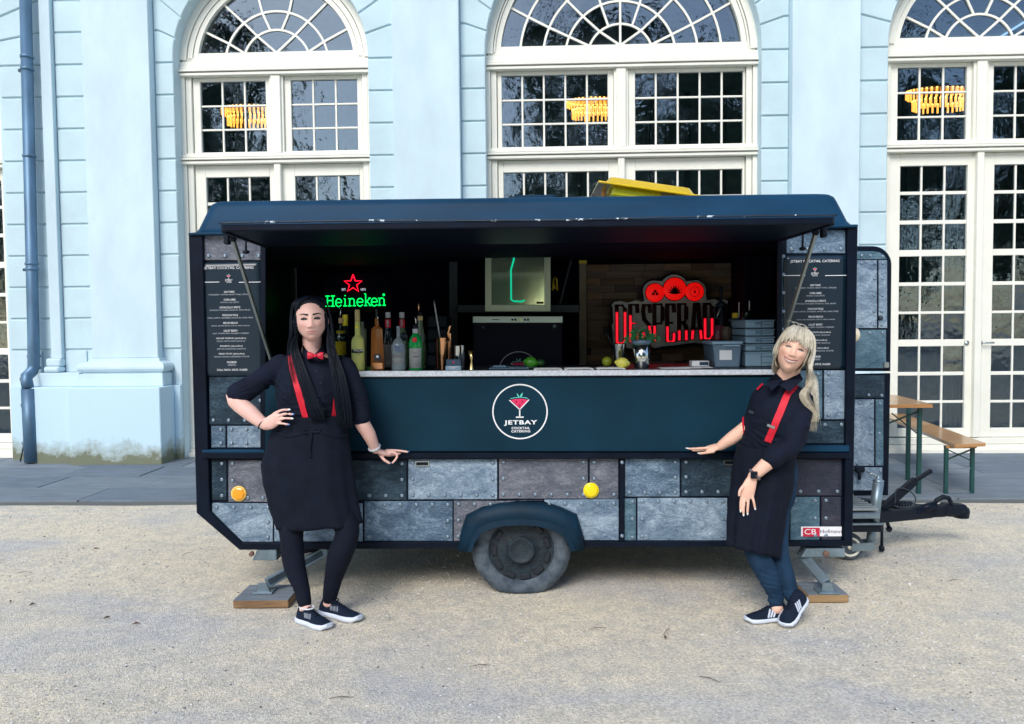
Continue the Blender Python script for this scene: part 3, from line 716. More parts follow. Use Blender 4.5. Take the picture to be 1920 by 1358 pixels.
# trees behind the photographer, mirrored in the window panes ---------
tm = mk('mirrored foliage', (0.03, 0.08, 0.06), 0.8, var=0.4, vscale=1.5); bm = BM(); tr = random.Random(21)
vv = []; ff = []
for (tx, ty, th, tw) in ((-24, -30, 17, 6), (-19.5, -34, 20, 6), (-8.0, -30, 8.5, 4), (3.5, -36, 21, 6.5), (10, -31, 18, 6), (19, -34, 19, 7.5), (-34, -30, 15, 7), (29, -33, 17, 6.5), (-1.5, -27, 8, 3.5), (-13, -28, 9, 3), (14.5, -27, 9, 4)):
    for k in range(5):
        a = tr.uniform(0, 6.3); tube(bm, [(tx, ty, 0), (tx + .4 * math.cos(a), ty, th * .35), (tx + tw * .5 * math.cos(a), ty + tw * .5 * math.sin(a), th * tr.uniform(.5, .85))], [0.35, 0.22, 0.05], 6)
    cl = [(tx + tr.gauss(0, tw * .36), ty + tr.gauss(0, tw * .33), th * (0.22 + 0.72 * tr.random()), tr.uniform(.9, 2.0) * tw / 6) for _ in range(60)]
    for (cx_, cy_, cz_, cr) in cl:
        if math.hypot(cx_ - tx, (cz_ - th * .58) * (tw / th) * 1.2) > tw * .75: continue
        for _ in range(70):
            p = Vector((cx_ + tr.gauss(0, cr * .55), cy_ + tr.gauss(0, cr * .55), max(.3, cz_ + tr.gauss(0, cr * .5))))
            s = tr.uniform(.2, .5); u = Vector((tr.gauss(0, 1), tr.gauss(0, 1), tr.gauss(0, 1))).normalized(); w_ = u.orthogonal().normalized() * s * .6; u = u * s
            i = len(vv); vv += [p - u, p + w_, p + u, p - w_]; ff.append((i, i + 1, i + 2, i + 3))
me = bpy.data.meshes.new('trees'); me.from_pydata([tuple(v) for v in vv], [], ff)
bm.from_mesh(me); bpy.data.meshes.remove(me)
o = link('distant_trees', bm, tm); tag(o, 'belt of park trees across the forecourt, mirrored in the window panes', 'trees', kind='stuff')
# ================================================================ TRAILER
TR = thing('bar_trailer', (0.05, 1.0, 0), 'dark blue cocktail bar trailer clad in riveted steel print with raised serving hatch', 'trailer')
def rect(name, px0, px1, py0, py1, y0, y1, m, bev=0.0, parent=None, Yp=0.0):
    """a board whose corners lie at the given photo points on the plane Yp; y0..y1 is its real depth"""
    q = [S(px0, py1, Yp), S(px1, py1, Yp), S(px1, py0, Yp), S(px0, py0, Yp)]
    bm = BM(); prism(bm, [(v.x, v.z) for v in q], y0, y1, bev)
    return link(name, bm, M[m] if isinstance(m, str) else m, parent or TR)
def poly(name, pts, y0, y1, m, bev=0.0, parent=None, Yp=0.0):
    bm = BM(); q = [S(a, b, Yp) for a, b in pts]; prism(bm, [(v.x, v.z) for v in q], y0, y1, bev)
    return link(name, bm, M[m], parent or TR)
XL, XR, ZF = S(365, 700).x, S(1598, 700).x, 0.30
# end walls, floor, back wall, ceiling lining
bm = BM(); box(bm, XL + .005, XL + .04, 0.03, 1.99, 0.49, 2.07); link('end_wall', bm, M['trim'], TR)
bm = BM(); box(bm, XR - .04, XR - .005, 0.03, 1.99, 0.28, 2.07); link('end_wall', bm, M['trim'], TR)
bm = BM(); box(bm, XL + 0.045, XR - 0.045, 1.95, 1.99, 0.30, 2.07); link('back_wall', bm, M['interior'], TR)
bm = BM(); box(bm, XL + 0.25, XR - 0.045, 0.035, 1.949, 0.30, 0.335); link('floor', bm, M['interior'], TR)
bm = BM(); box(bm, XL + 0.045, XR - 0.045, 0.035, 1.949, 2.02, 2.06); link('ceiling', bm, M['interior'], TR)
bm = BM()
for y in (0.35, 1.6): box(bm, -1.45, 1.85, y, y + 0.06, 0.20, 0.298)
box(bm, 0.0, 0.06, 0.36, 1.6, 0.21, 0.27); tube(bm, [(S(977, 1034).x, 0.05, 0.285), (S(977, 1034).x, 1.95, 0.285)], 0.03, 10)
link('chassis', bm, M['galv_dark'], TR)
# backing skins behind the printed plates
rect('skin', 366, 497, 440, 852, 0.0, 0.028, 'trim'); rect('skin', 1463, 1598, 424, 852, 0.0, 0.028, 'trim')
poly('skin', [(374, 852), (1596, 852), (1595, 1020), (1098, 1022), (1094, 1021), (1078, 965), (977, 945), (876, 966), (862, 1022), (455, 1026), (376, 955)], 0.0, 0.026, 'trim')
# plates ----------------------------------------------------------
rv = BM(); lathe(rv, [(0.0115, 0.0), (0.0112, -0.003), (0.008, -0.0065), (0.0035, -0.0075), (0.0008, -0.004)], n=10, axis='Y')
rv_me = bpy.data.meshes.new('rivet'); rv.to_mesh(rv_me); rv.free(); rv_me.materials.append(M['rivet'])
def spread(a, b, st):
    n = max(1, round((b - a) / st)); return [a + (b - a) * i / n for i in range(n + 1)]
def plate(px0, px1, py0, py1, m, riv='', clip=None, Y=0.0, inset=9, st=31, tint=0, skip=()):
    if clip: q = [S(a, b, Y) for a, b in clip]
    else: q = [S(px0 + .8, py1 - .8, Y), S(px1 - .8, py1 - .8, Y), S(px1 - .8, py0 + .8, Y), S(px0 + .8, py0 + .8, Y)]
    bm = BM(); prism(bm, [(v.x, v.z) for v in q], Y - 0.006, Y - 0.0002, 0.0025)
    o = link('steel_plate', bm, M[m], TR)
    pts = set(); a, b, c, d = px0 + inset, px1 - inset, py0 + inset * .8, py1 - inset
    if 't' in riv: pts |= {(round(x), round(c)) for x in spread(a, b, st)}
    if 'b' in riv: pts |= {(round(x), round(d)) for x in spread(a, b, st)}
    if 'l' in riv: pts |= {(round(a), round(y)) for y in spread(c, d, st)}
    if 'r' in riv: pts |= {(round(b), round(y)) for y in spread(c, d, st)}
    for (x, y) in pts:
        v = S(x, y, Y); link('rivet', rv_me, None, o, loc=(v.x, Y - 0.006, v.z))
    return o
# left upright
plate(383, 495, 439, 489, 'pl_brown', 'b'); plate(492, 498, 492, 655, 'pl_teal'); 
plate(392, 498, 706, 797, 'pl_dark', 'rb'); plate(396, 424, 798, 840, 'pl_mid', 'r', st=26); plate(426, 500, 798, 840, 'pl_light', 'tlb', st=27)
# right upright
plate(1474, 1585, 431, 476, 'pl_mid', 'b'); plate(1464, 1471, 478, 690, 'pl_teal', 'l', inset=3.5, st=32)
plate(1474, 1542, 694, 787, 'pl_teal', 'r'); plate(1544, 1586, 694, 787, 'pl_light', 'l'); plate(1474, 1586, 789, 832, 'pl_dark', 't', st=36)
# lower skirt, upper row
plate(397, 426, 862, 938, 'pl_dark', 'r'); plate(428, 560, 862, 942, 'pl_brown', 'lb'); plate(562, 763, 862, 938, 'pl_dark', 'rb')
plate(765, 933, 860, 937, 'pl_light', 'lrb'); plate(935, 1103, 859, 936, 'pl_brown', 'lrb'); plate(1105, 1160, 859, 936, 'pl_brown', 'lb')
plate(1171, 1275, 859, 932, 'pl_mid', 'rb'); plate(1277, 1385, 859, 931, 'pl_dark', 'lb')
plate(1387, 1578, 860, 930, 'pl_plum', 'b', st=36)
# lower skirt, lower row
plate(398, 512, 944, 1016, 'pl_light', 'tr', clip=[(398, 960), (456, 1016), (512, 1016), (512, 944), (398, 943)])
plate(514, 681, 943, 1016, 'pl_light', 'tr'); plate(683, 849.5, 939, 1015, 'pl_mid', 'tlr')
plate(851, 1019, 938, 1014, 'pl_brown', 'tl', clip=[(851, 1014), (862, 1014), (875, 966), (905, 950), (977, 938), (1019, 938), (851, 939)][::1])
plate(1021, 1160, 937, 1013, 'pl_light', 't', clip=[(1021, 941), (1050, 950), (1081, 964), (1096, 1013), (1160, 1013), (1160, 936), (1021, 937)])
plate(1170, 1193, 934, 1014, 'pl_teal', 'r', inset=7); plate(1194.5, 1364, 933, 1014, 'pl_light', 'tlr'); plate(1366, 1479, 932, 1014, 'pl_teal', 'l')
plate(1481, 1537, 931, 1013, 'pl_teal', 'tr'); plate(1539, 1577, 931, 1013, 'pl_plum', 'l')
# dark frame profiles, standing proud of the plates ------------------
poly('frame_profile', [(357, 438), (383, 438), (397, 957), (456, 1016), (863, 1014), (861, 1026), (452, 1029), (372, 960)], -0.028, -0.0065, 'trim', 0.004)
poly('frame_profile', [(1586, 422), (1605, 422), (1595, 1022), (1094, 1025), (1094, 1014), (1579, 1012)], -0.028, -0.0065, 'trim', 0.004)
rect('frame_profile', 490, 500, 441, 845, -0.02, -0.0065, 'trim', 0.003); rect('frame_profile', 1456, 1464, 440, 845, -0.02, 0.0, 'trim', 0.003)
rect('corner_post', 357, 384, 441, 497, -0.03, -0.0282, 'trim') if False else None
rect('rail', 384, 1589, 847, 858, -0.045, -0.0065, 'trim', 0.004)
rect('rail_highlight', 384, 500, 842, 847, -0.04, -0.0065, 'roof', 0.002); rect('rail_highlight', 1464, 1588, 834, 846, -0.036, -0.0065, 'roof', 0.004)
rect('hatch_post', 1161.5, 1169.5, 858, 1013, -0.022, -0.0065, 'trim', 0.002)
for py in (866, 1003):
    v = S(1165.5, py); link('rivet', rv_me, None, TR, loc=(v.x, -0.022, v.z))
# latch frames
def latch(px, py, w=13, h=5):
    bm = BM()
    a, b = S(px - w, py + h), S(px + w, py - h)
    box(bm, a.x, b.x, -0.014, -0.007, b.z - .006, b.z); box(bm, a.x, b.x, -0.014, -0.007, a.z, a.z + .006)
    box(bm, a.x, a.x + .006, -0.0135, -0.0065, a.z + .006, b.z - .006); box(bm, b.x - .006, b.x, -0.0135, -0.0065, a.z + .006, b.z - .006)
    o = link('latch_frame', bm, M['alu'], TR); bm = BM(); box(bm, a.x + .007, b.x - .007, -0.010, -0.0063, a.z + .007, b.z - .007, .001); link('latch_tongue', bm, M['black'], o)
latch(792, 869); latch(1369, 867)
# front board under the counter with its round emblem ------------------
brd = rect('front_board', 500, 1463, 706, 846, -0.030, -0.002, 'front', 0.005)
LC = S(975, 772, -0.03)
def ring(name, c, r0, r1, y0, y1, m, parent, n=56):
    bm = BM(); rs_ = []
    for k in range(n):
        a = 2 * math.pi * k / n
        rs_.append([bm.verts.new((c.x + r * math.cos(a), y, c.z + r * math.sin(a))) for r, y in ((r0, y1), (r0, y0), (r1, y0), (r1, y1))])
    for i in range(n):
        p, q = rs_[i], rs_[(i + 1) % n]
        for k in range(4): bm.faces.new((p[k], p[(k + 1) % 4], q[(k + 1) % 4], q[k]))
    bmesh.ops.recalc_face_normals(bm, faces=bm.faces[:])
    return link(name, bm, M[m], parent)
def emblem(c, s, parent, yf, full=True):
    """cocktail glass emblem; s = metres for one emblem radius"""
    t = 0.0012
    def P2(pts, m, nm, w=None):
        bm = BM()
        if w is None: prism(bm, [(c.x + x * s, c.z + z * s) for x, z in pts], yf - t, yf)
        else:
            for a, b in zip(pts, pts[1:]):
                p = Vector((c.x + a[0] * s, yf - t, c.z + a[1] * s)); q = Vector((c.x + b[0] * s, yf - t, c.z + b[1] * s)); rod(bm, p, q, w * s, t * 1.4, up=(0, 1, 0))
        link(nm, bm, M[m], parent)
    P2([(-.34, .42), (0, .12), (.30, .42), (.15, .455), (0, .465), (-.17, .455)], 'pink', 'melon')
    P2([(-.38, .42), (-.01, .075), (.33, .43)], 'print', 'glass_outline', .035)
    P2([(-.01, .09), (-.01, -.19)], 'print', 'glass_stem', .045); P2([(-.15, -.20), (.13, -.20)], 'print', 'glass_foot', .045)
    P2([(-.33, .475), (-.15, .51), (0, .52), (.15, .51), (.29, .475)], 'mint', 'melon_rind', .022)
    P2([(-.01, .52), (-.05, .60), (-.11, .67), (-.10, .60), (-.05, .53)], 'mint', 'leaf'); P2([(.0, .52), (.08, .56), (.11, .68), (.05, .64), (.01, .57)], 'mint', 'leaf')
    for sx, sz in ((-.13, .36), (.10, .37), (-.01, .23)):
        P2([(sx - .028, sz - .02), (sx, sz - .045), (sx + .028, sz - .02), (sx, sz + .045)], 'print', 'seed')
    if full:
        text_fit('lettering', 'JETBAY', s * 1.20, s * .20, (c.x + .02 * s, yf - .0007, c.z - .41 * s), M['print'], parent, offset=.035, spacing=1.15)
        text_fit('lettering', 'COCKTAIL', s * .66, s * .085, (c.x + .02 * s, yf - .0007, c.z - .595 * s), M['print'], parent, offset=.025, spacing=1.12)
        text_fit('lettering', 'CATERING', s * .68, s * .085, (c.x + .02 * s, yf - .0007, c.z - .71 * s), M['print'], parent, offset=.025, spacing=1.12)
    else:
        text_on('lettering', 'JETBAY', s * .42, (c.x + .0 * s, yf - .0007, c.z - .42 * s), M['print'], parent, extrude=.0004)
        text_on('lettering', 'COCKTAIL', s * .20, (c.x + .0 * s, yf - .0007, c.z - .66 * s), M['print'], parent, extrude=.0004)
        text_on('lettering', 'CATERING', s * .20, (c.x + .0 * s, yf - .0007, c.z - .84 * s), M['print'], parent, extrude=.0004)
for_s = (S(1027, 772).x - S(923.5, 772).x) / 2
ring('emblem_ring', LC, for_s - .0075, for_s, -0.0312, -0.0299, 'print', brd)
# melon emblem pieces go straight under the trailer board
emblem(LC, for_s, brd, -0.0301)
# counter
a, b = S(500, 708, -0.05), S(1461, 696, -0.05)
bm = BM(); prism(bm, [(S(500, 708, -.05).x, S(500, 708, -.05).z), (S(1461, 697, -.05).x, S(1461, 703, -.05).z), (S(1461, 697, -.05).x, S(1461, 693, -.05).z), (S(500, 697, -.05).x, S(500, 697, -.05).z)], -0.05, -0.035, 0.003)
link('counter_edge', bm, M['counter'], TR)
CZ = S(980, 695.5, -0.05).z
bm = BM(); box(bm, a.x, b.x, -0.034, 0.62, CZ - 0.035, CZ - 0.001, 0.002); link('counter_top', bm, M['dark_top'], TR)
# roof ------------------------------------------------------------
zl = 2.075; zt = S(980, 372, 0.13).z
def rrect(x0, x1, y0, y1, r, z, n=5):
    pts = []
    for (cx_, cy_, a0) in ((x1 - r, y1 - r, 0), (x0 + r, y1 - r, 90), (x0 + r, y0 + r, 180), (x1 - r, y0 + r, 270)):
        for k in range(n + 1):
            a_ = R(a0 + 90 * k / n); pts.append(Vector((cx_ + r * math.cos(a_), cy_ + r * math.sin(a_), z)))
    return pts
bm = BM(); prev = None; first = None
x0_, x1_ = S(356, 437).x, S(1606, 422).x
for ins, z, r in ((0.03, zl - .012, .03), (0.0, zl - .010, .03), (0.0, zl + .002, .03), (0.022, zl + .008, .05), (0.035, zl + .03, .06), (0.075, zt - .045, .07), (0.085, zt - .022, .07), (0.102, zt - .007, .07), (0.13, zt, .07), (0.20, zt + .004, .07)):
    ring_ = [bm.verts.new(p) for p in rrect(x0_ + ins, x1_ - ins, -0.045 + ins * 1.15, 2.03 - ins, r, z)]
    if prev is None: bm.faces.new(ring_[::-1])
    else:
        for k in range(len(ring_)):
            f = bm.faces.new((prev[k], prev[(k + 1) % len(ring_)], ring_[(k + 1) % len(ring_)], ring_[k])); f.smooth = True
    prev = ring_
bm.faces.new(prev)
link('roof', bm, M['roof'], TR)
q0, q1 = S(965, 372, .2), S(1042, 372, .2)
bm = BM(); box(bm, q0.x, q1.x, .16, .55, zt, zt + .026, 0.018, 3); link('roof_vent', bm, M['roof'], TR)
# yellow roof hatch, tilted open: acrylic lid on a lining
def tiltbox(bm, x0, x1, y0, y1, h, piv, ang, bev=0.0):
    box(bm, x0, x1, y0, y1, 0, h, bev, 2)
hp = S(1294, 361, 0.75); hl = S(1113, 357, 0.75); ht = S(1128, 337, 0.75)
Lh = (hp - Vector((ht.x, ht.y, ht.z))).length
bm = BM(); ang = math.atan2(ht.z - hp.z, hp.x - ht.x)
rg = []
for ins, z, rr_ in ((0.0, 0.0, .015), (0.0, 0.014, .015), (0.035, 0.017, .015), (0.045, 0.020, .02), (0.075, 0.060, .02), (0.09, 0.064, .02)):
    rg.append([bm.verts.new(p) for p in rrect(-Lh - .07 + ins, 0 - ins, -0.30 + ins, 0.30 - ins, rr_, z)])
for u, v in zip(rg, rg[1:]):
    for k in range(len(u)): bm.faces.new((u[k], u[(k + 1) % len(u)], v[(k + 1) % len(u)], v[k])).smooth = True
bm.faces.new(rg[-1]); bm.faces.new(rg[0][::-1])
Mh = Matrix.Translation((hp.x + .02, 0.75, hp.z - .082)) @ Matrix.Rotation(ang, 4, 'Y')
bmesh.ops.transform(bm, matrix=Mh, verts=bm.verts)
lid = link('roof_hatch', bm, M['yellow_hatch'], TR)
bm = BM(); box(bm, -Lh + .03, -Lh + .34, -0.24, 0.24, -0.055, -0.001, .01); bmesh.ops.transform(bm, matrix=Mh, verts=bm.verts); link('hatch_lining', bm, M['yellow_in'], lid)
bm = BM(); box(bm, -Lh - .02, -Lh + .0, -0.05, 0.05, -0.04, 0.002, .004); bmesh.ops.transform(bm, matrix=Mh, verts=bm.verts); link('hatch_catch', bm, M['amber'], lid)
# serving hatch raised as a canopy -----------------------------------
FY = -0.74
fl, fr_ = S(412, 438, FY), S(1568, 414, FY); hl_, hr_ = S(497, 466, -.01), S(1463, 453, -.01)
zf = (fl.z + fr_.z) / 2; zh = (hl_.z + hr_.z) / 2
bm = BM()
def slab4(bm, pts_top, th):
    a_ = [bm.verts.new(p) for p in pts_top]; b_ = [bm.verts.new(Vector(p) - Vector((0, 0, th))) for p in pts_top]; n = len(a_)
    fs = [bm.faces.new(a_), bm.faces.new(b_[::-1])]
    for i in range(n): fs.append(bm.faces.new((a_[i], b_[i], b_[(i + 1) % n], a_[(i + 1) % n])))
    bmesh.ops.recalc_face_normals(bm, faces=fs); return fs
slab4(bm, [(hl_.x, -0.03, zh + .035), (hr_.x, -0.03, zh + .035), (fr_.x - .02, FY + .03, zf + .03), (fl.x + .02, FY + .03, zf + .03)], 0.03)
hatch = link('serving_hatch', bm, M['trim'], TR)
bm = BM()
for (p, q) in (((fl.x + .015, FY, zf + .012), (fr_.x - .015, FY, zf + .012)),): rod(bm, p, q, 0.024, 0.032, bev=.005)
rod(bm, (fl.x + .012, FY + .015, zf + .012), (hl_.x + .012, -.03, zh + .018), 0.024, 0.040, bev=.004); rod(bm, (fr_.x - .012, FY + .015, zf + .012), (hr_.x - .012, -.03, zh + .018), 0.024, 0.040, bev=.004)
link('hatch_rim', bm, M['trim'], hatch)
bm = BM(); n = 90; rg_ = random.Random(2)                    # worn rubber lip with bare scratched spots
pts = []; rad = []
for k in range(n + 1):
    t_ = k / n; pts.append((fl.x - .0 + (fr_.x - fl.x) * t_, FY - .008, zf + .034 + .004 * math.sin(t_ * 9) + .0015 * rg_.random())); rad.append(.0045 + .0025 * rg_.random())
tube(bm, pts, rad, 6); link('hatch_lip', bm, M['scratch'], hatch)
# struts and catches
def strut(p, q):
    bm = BM(); rod(bm, p, q, 0.012, 0.026, up=(0, 1, 0)); o = link('strut', bm, M['strut'], TR)
    bm = BM(); lathe(bm, [(.012, -.012), (.014, -.01), (.014, .01), (.012, .012)], p, 10, axis='Y'); link('strut_pivot', bm, M['black'], o)
    bm = BM(); lathe(bm, [(.012, -.012), (.014, -.01), (.014, .01), (.012, .012)], q, 10, axis='Y'); link('strut_pivot', bm, M['black'], o)
sp = S(437, 449, -.62); strut((sp.x, -.62, sp.z), (S(513, 690, -.04).x, -.04, S(513, 690, -.04).z))
sp = S(1529, 437, -.62); strut((sp.x, -.62, sp.z), (S(1459, 665, -.04).x, -.04, S(1459, 665, -.04).z))
for px, py in ((461, 458), (1505, 452)):
    v = S(px, py, -.28); bm = BM(); tube(bm, [(v.x, -.28, zf), (v.x, -.28, v.z - .035)], .006, 8); lathe(bm, [(.006, 0), (.02, -.008), (.016, -.018), (.004, -.022)], (v.x, -.28, v.z - .03), 12); link('catch_pin', bm, M['black'], TR)
for px, py in ((426, 451), (1544, 438)):
    v = S(px, py, -.55); bm = BM(); box(bm, v.x - .012, v.x + .012, -.57, -.53, v.z - .02, zf + .0, .003); link('hinge_lug', bm, M['black'], TR)
# mudguard and wheel ---------------------------------------------------
def arch_bm():
    out = [(859.5, 1027), (866, 990), (875, 964), (905, 950), (940, 942), (977, 939.5), (1015, 942), (1050, 950), (1081, 963), (1090, 992), (1096.5, 1026)]
    inn = [(886, 1027), (893, 1008), (905, 992), (925, 983), (950, 979), (977, 978), (1003, 979.5), (1030, 985), (1050, 994), (1062, 1008), (1069, 1026)]
    bm = BM(); n = len(out); L = []
    for k in range(n):
        o_, i_ = S(*out[k]), S(*inn[k]); m_ = o_.lerp(i_, 0.62)
        L.append([bm.verts.new(v) for v in ((o_.x, -0.002, o_.z), (o_.x, -0.05, o_.z), (o_.lerp(m_, .06).x, -0.062, o_.lerp(m_, .06).z), (m_.x, -0.088, m_.z), (m_.lerp(i_, .25).x, -0.082, m_.lerp(i_, .25).z), (i_.x, -0.088, i_.z), (i_.x, 0.16, i_.z + .004))])
    for p, q in zip(L, L[1:]):
        for k in range(6): bm.faces.new((p[k], q[k], q[k + 1], p[k + 1])).smooth = k not in (1, 4)
    bm.faces.new(L[0]); bm.faces.new(L[-1][::-1])
    bmesh.ops.recalc_face_normals(bm, faces=bm.faces[:]); return bm
link('mudguard', arch_bm(), M['arch'], TR)
wc = S(977.3, 1031, 0.02); WR = 0.302
wheel = thing('wheel', (0, 0, 0), None, None); wheel.parent = TR; OFF[wheel.name] = OFF[TR.name]
def tyre_bm():
    bm = BM(); n = 96
    prof = [(0.196, 0.0), (0.205, -0.012), (0.225, -0.024), (0.250, -0.030), (0.272, -0.024), (0.286, -0.012), (0.296, 0.0), (0.300, 0.02), (0.302, 0.05), (0.302, 0.10), (0.298, 0.135), (0.285, 0.15), (0.24, 0.165), (0.20, 0.15)]
    rs_ = []
    for k in range(n):
        a_ = 2 * math.pi * k / n; r_ = []
        for j, (r, y) in enumerate(prof):
            rr2 = r - (0.006 if (k % 2 == 0 and 5 <= j <= 10) else 0)
            rr2 *= .967; x = wc.x + rr2 * math.cos(a_); z = wc.z + rr2 * math.sin(a_) * (.93 if math.sin(a_) < 0 else 1); yy = 0.01 + y
            fl_ = max(0.0, 0.012 - z + 0.0)
            if z < 0.035: yy -= (0.035 - z) * 0.35 * (1 if j < 7 else -1); x += (x - wc.x) * 0.04
            z = max(z, 0.001)
            r_.append(bm.verts.new((x, yy, z)))
        rs_.append(r_)
    for k in range(n):
        p, q = rs_[k], rs_[(k + 1) % n]
        for j in range(len(prof) - 1): bm.faces.new((p[j], q[j], q[j + 1], p[j + 1])).smooth = j < 6
    bmesh.ops.recalc_face_normals(bm, faces=bm.faces[:]); return bm
link('tyre', tyre_bm(), M['rubber'], wheel)
bm = BM(); lathe(bm, [(0.204, 0.10), (0.202, 0.0), (0.198, -0.004), (0.192, 0.004), (0.170, 0.012), (0.120, 0.002), (0.078, -0.004), (0.076, -0.016), (0.070, -0.020), (0.060, -0.012), (0.035, -0.009), (0.0005, -0.008)], (wc.x, 0.012, wc.z), 48, axis='Y'); link('hub_cap', bm, M['hub'], wheel)
bm = BM()
for k in range(11):
    a_ = 2 * math.pi * (k + .5) / 11; u = Vector((math.cos(a_), 0, math.sin(a_))); v = Vector((-math.sin(a_), 0, math.cos(a_)))
    c_ = Vector((wc.x, 0.013, wc.z)) + u * .155
    rod(bm, c_ - v * .028, c_ + v * .028, 0.030, 0.012, up=(0, 1, 0), bev=.003)
link('vent_slots', bm, M['seam'], wheel)
bm = BM(); prism(bm, [(wc.x + .150 * math.cos(R(a_)) * 1.0, wc.z + .150 * math.sin(R(a_))) for a_ in range(0, 360, 12)], 0.11, 0.13); link('rim', bm, M['seam'], wheel)
text_on('lettering', '||||||', .022, (wc.x, -.0105, wc.z - .086), M['print_grey'], wheel) if False else None
# wheel box behind so nothing shows through
bm = BM(); q0, q1 = S(860, 985), S(1096, 985); box(bm, q0.x, q1.x, 0.20, 0.23, 0.26, 0.60); link('wheel_box', bm, M['seam'], TR)
# marker lights
for (px, py, m_, nn) in ((449, 925, 'amber', 6), (1108, 919, 'yellowr', 24)):
    v = S(px, py); bm = BM(); lathe(bm, [(.0445, -.006), (.0445, -.014), (.040, -.017), (.036, -.017)], (v.x, 0, v.z), 24, axis='Y', smooth=False)
    o = link('marker_light', bm, M['yellowr'] if nn == 24 else mk('pale amber rim', (0.85, 0.55, 0.12), 0.4), TR)
    bm = BM(); lathe(bm, [(.037, -.0165), (.037, -.021), (.030, -.0245), (.001, -.026)], (v.x, 0, v.z), nn if nn > 6 else 7, axis='Y', smooth=nn > 6); link('lens', bm, M[m_], o)
# maker's sticker
stk = rect('sticker', 1501, 1577, 987, 1005, -0.0085, -0.0065, 'print', parent=TR); 
rect('red_field', 1504.5, 1536, 989, 1005.5, -0.0095, -0.0086, mk('red print', (0.55, 0.01, 0.05), .6), parent=stk)
v = S(1512, 997); text_on('lettering', 'CB', .044, (v.x + .018, -.0100, v.z), M['print'], stk, xs=1.25)
v = S(1557, 996); text_on('lettering', 'Hofmann', .030, (v.x, -.0090, v.z), mk('dark plum print', (0.10, 0.06, 0.14), .6), stk, xs=1.12)
# stabiliser legs on timber blocks (blocks are things of their own)
def leg_(p, q, br0, br1, foot):
    bm = BM(); rod(bm, p, q, 0.055, 0.04, up=(0, 1, 0), bev=.004); o = link('stabiliser_leg', bm, M['galv'], TR)
    bm = BM(); d = (Vector(q) - Vector(p)).normalized() * .02; rod(bm, Vector(p) + d + Vector((0, -.022, 0)), Vector(q) - d + Vector((0, -.022, 0)), 0.030, 0.012, up=(0, 1, 0)); link('leg_channel', bm, M['galv_dark'], o)
    bm = BM(); prism(bm, [br0, (br1[0], br0[1]), br1, (br0[0] + .03, br1[1])], -.02, 0.06, .004); link('leg_bracket', bm, M['galv'], o)
    bm = BM(); box(bm, foot[0] - .055, foot[0] + .055, foot[1] - .05, foot[1] + .05, foot[2], foot[2] + .012, .003)
    prism(bm, [(foot[0] - .035, foot[2] + .012), (foot[0] + .035, foot[2] + .012), (foot[0] + .015, foot[2] + .06), (foot[0] - .03, foot[2] + .06)], foot[1] - .03, foot[1] - .022)
    link('leg_foot', bm, M['galv'], o)
BZ = 0.045
f1 = G(497, 1110, BZ); f2 = G(1549, 1110, BZ)
k1 = S(612, 1032, 0.10); k2 = S(1503, 1040, 0.06)
leg_((k1.x, 0.10, k1.z), (f1.x + .01, f1.y, BZ + .05), (S(475, 1040).x, S(475, 1040).z - .03), (S(520, 1028).x, S(520, 1028).z), (f1.x, f1.y, BZ))
leg_((k2.x, 0.04, k2.z), (f2.x, f2.y, BZ + .05), (S(1500, 1044).x, S(1500, 1044).z), (S(1582, 1027).x, S(1582, 1027).z), (f2.x, f2.y, BZ))
bm = BM(); rod(bm, (k1.x + .02, .12, k1.z + .02), (S(520, 1048).x, .08, S(520, 1048).z + .01), .03, .05, up=(0, 1, 0)); link('leg_brace', bm, M['black'], TR)
bm = BM(); v = S(1546, 1036); lathe(bm, [(.018, 0), (.018, -.012), (.008, -.016)], (v.x, -.02, v.z), 8, axis='Y', smooth=False); v = S(475, 1036); lathe(bm, [(.014, 0), (.014, -.02), (.008, -.024)], (v.x, -.02, v.z), 8, axis='Y', smooth=False); link('bolt', bm, mk('rusty bolt', (.16, .09, .07), .7), TR)
# open stable door beyond the right end --------------------------------
DY = 1.05
def door_half(top, pts, plates, name):
    bm = BM(); q = [S(a_, b_, DY) for a_, b_ in pts]; prism(bm, [(v.x, v.z) for v in q], DY - .02, DY + .02, .008); o = link(name, bm, M['trim'], TR)
    for (a_, b_, c_, d_, m_, rvv, clip) in plates:
        qq = [S(x, y, DY) for x, y in (clip or [(a_ + .6, d_ - .6), (b_ - .6, d_ - .6), (b_ - .6, c_ + .6), (a_ + .6, c_ + .6)])]
        bm = BM(); prism(bm, [(v.x, v.z) for v in qq], DY - .026, DY - .0202, .002); link('steel_plate', bm, M[m_], o)
        for (x, y) in rvv:
            v = S(x, y, DY); link('rivet', rv_me, None, o, loc=(v.x, DY - .026, v.z))
    return o
arc_ = lambda cx, cy, r, a0, a1, n=8: [(cx + r * math.cos(R(a0 + (a1 - a0) * k / n)), cy - r * math.sin(R(a0 + (a1 - a0) * k / n))) for k in range(n + 1)]
door_half(1, [(1560, 696), (1668, 696)] + arc_(1635, 497, 35, 0, 90) + [(1560, 462)],
          [(1570, 1660, 472, 487, 'pl_teal', [(1613, 480), (1629, 480), (1652, 482)], [(1570, 487), (1660, 487), (1655, 479), (1645, 473.5), (1634, 472), (1570, 472)]),
           (1570, 1642, 488, 616, 'pl_light', [(1613, 494), (1637, 494), (1637, 523), (1636, 554), (1636, 584), (1612, 610), (1637, 610)], None),
           (1644, 1661, 488, 616, 'pl_light', [(1652, 494), (1652, 523), (1651, 554), (1650, 584), (1650, 610)], None),
           (1570, 1659, 618, 691, 'pl_teal', [(1628, 624), (1652, 624)], None)], 'upper_door')
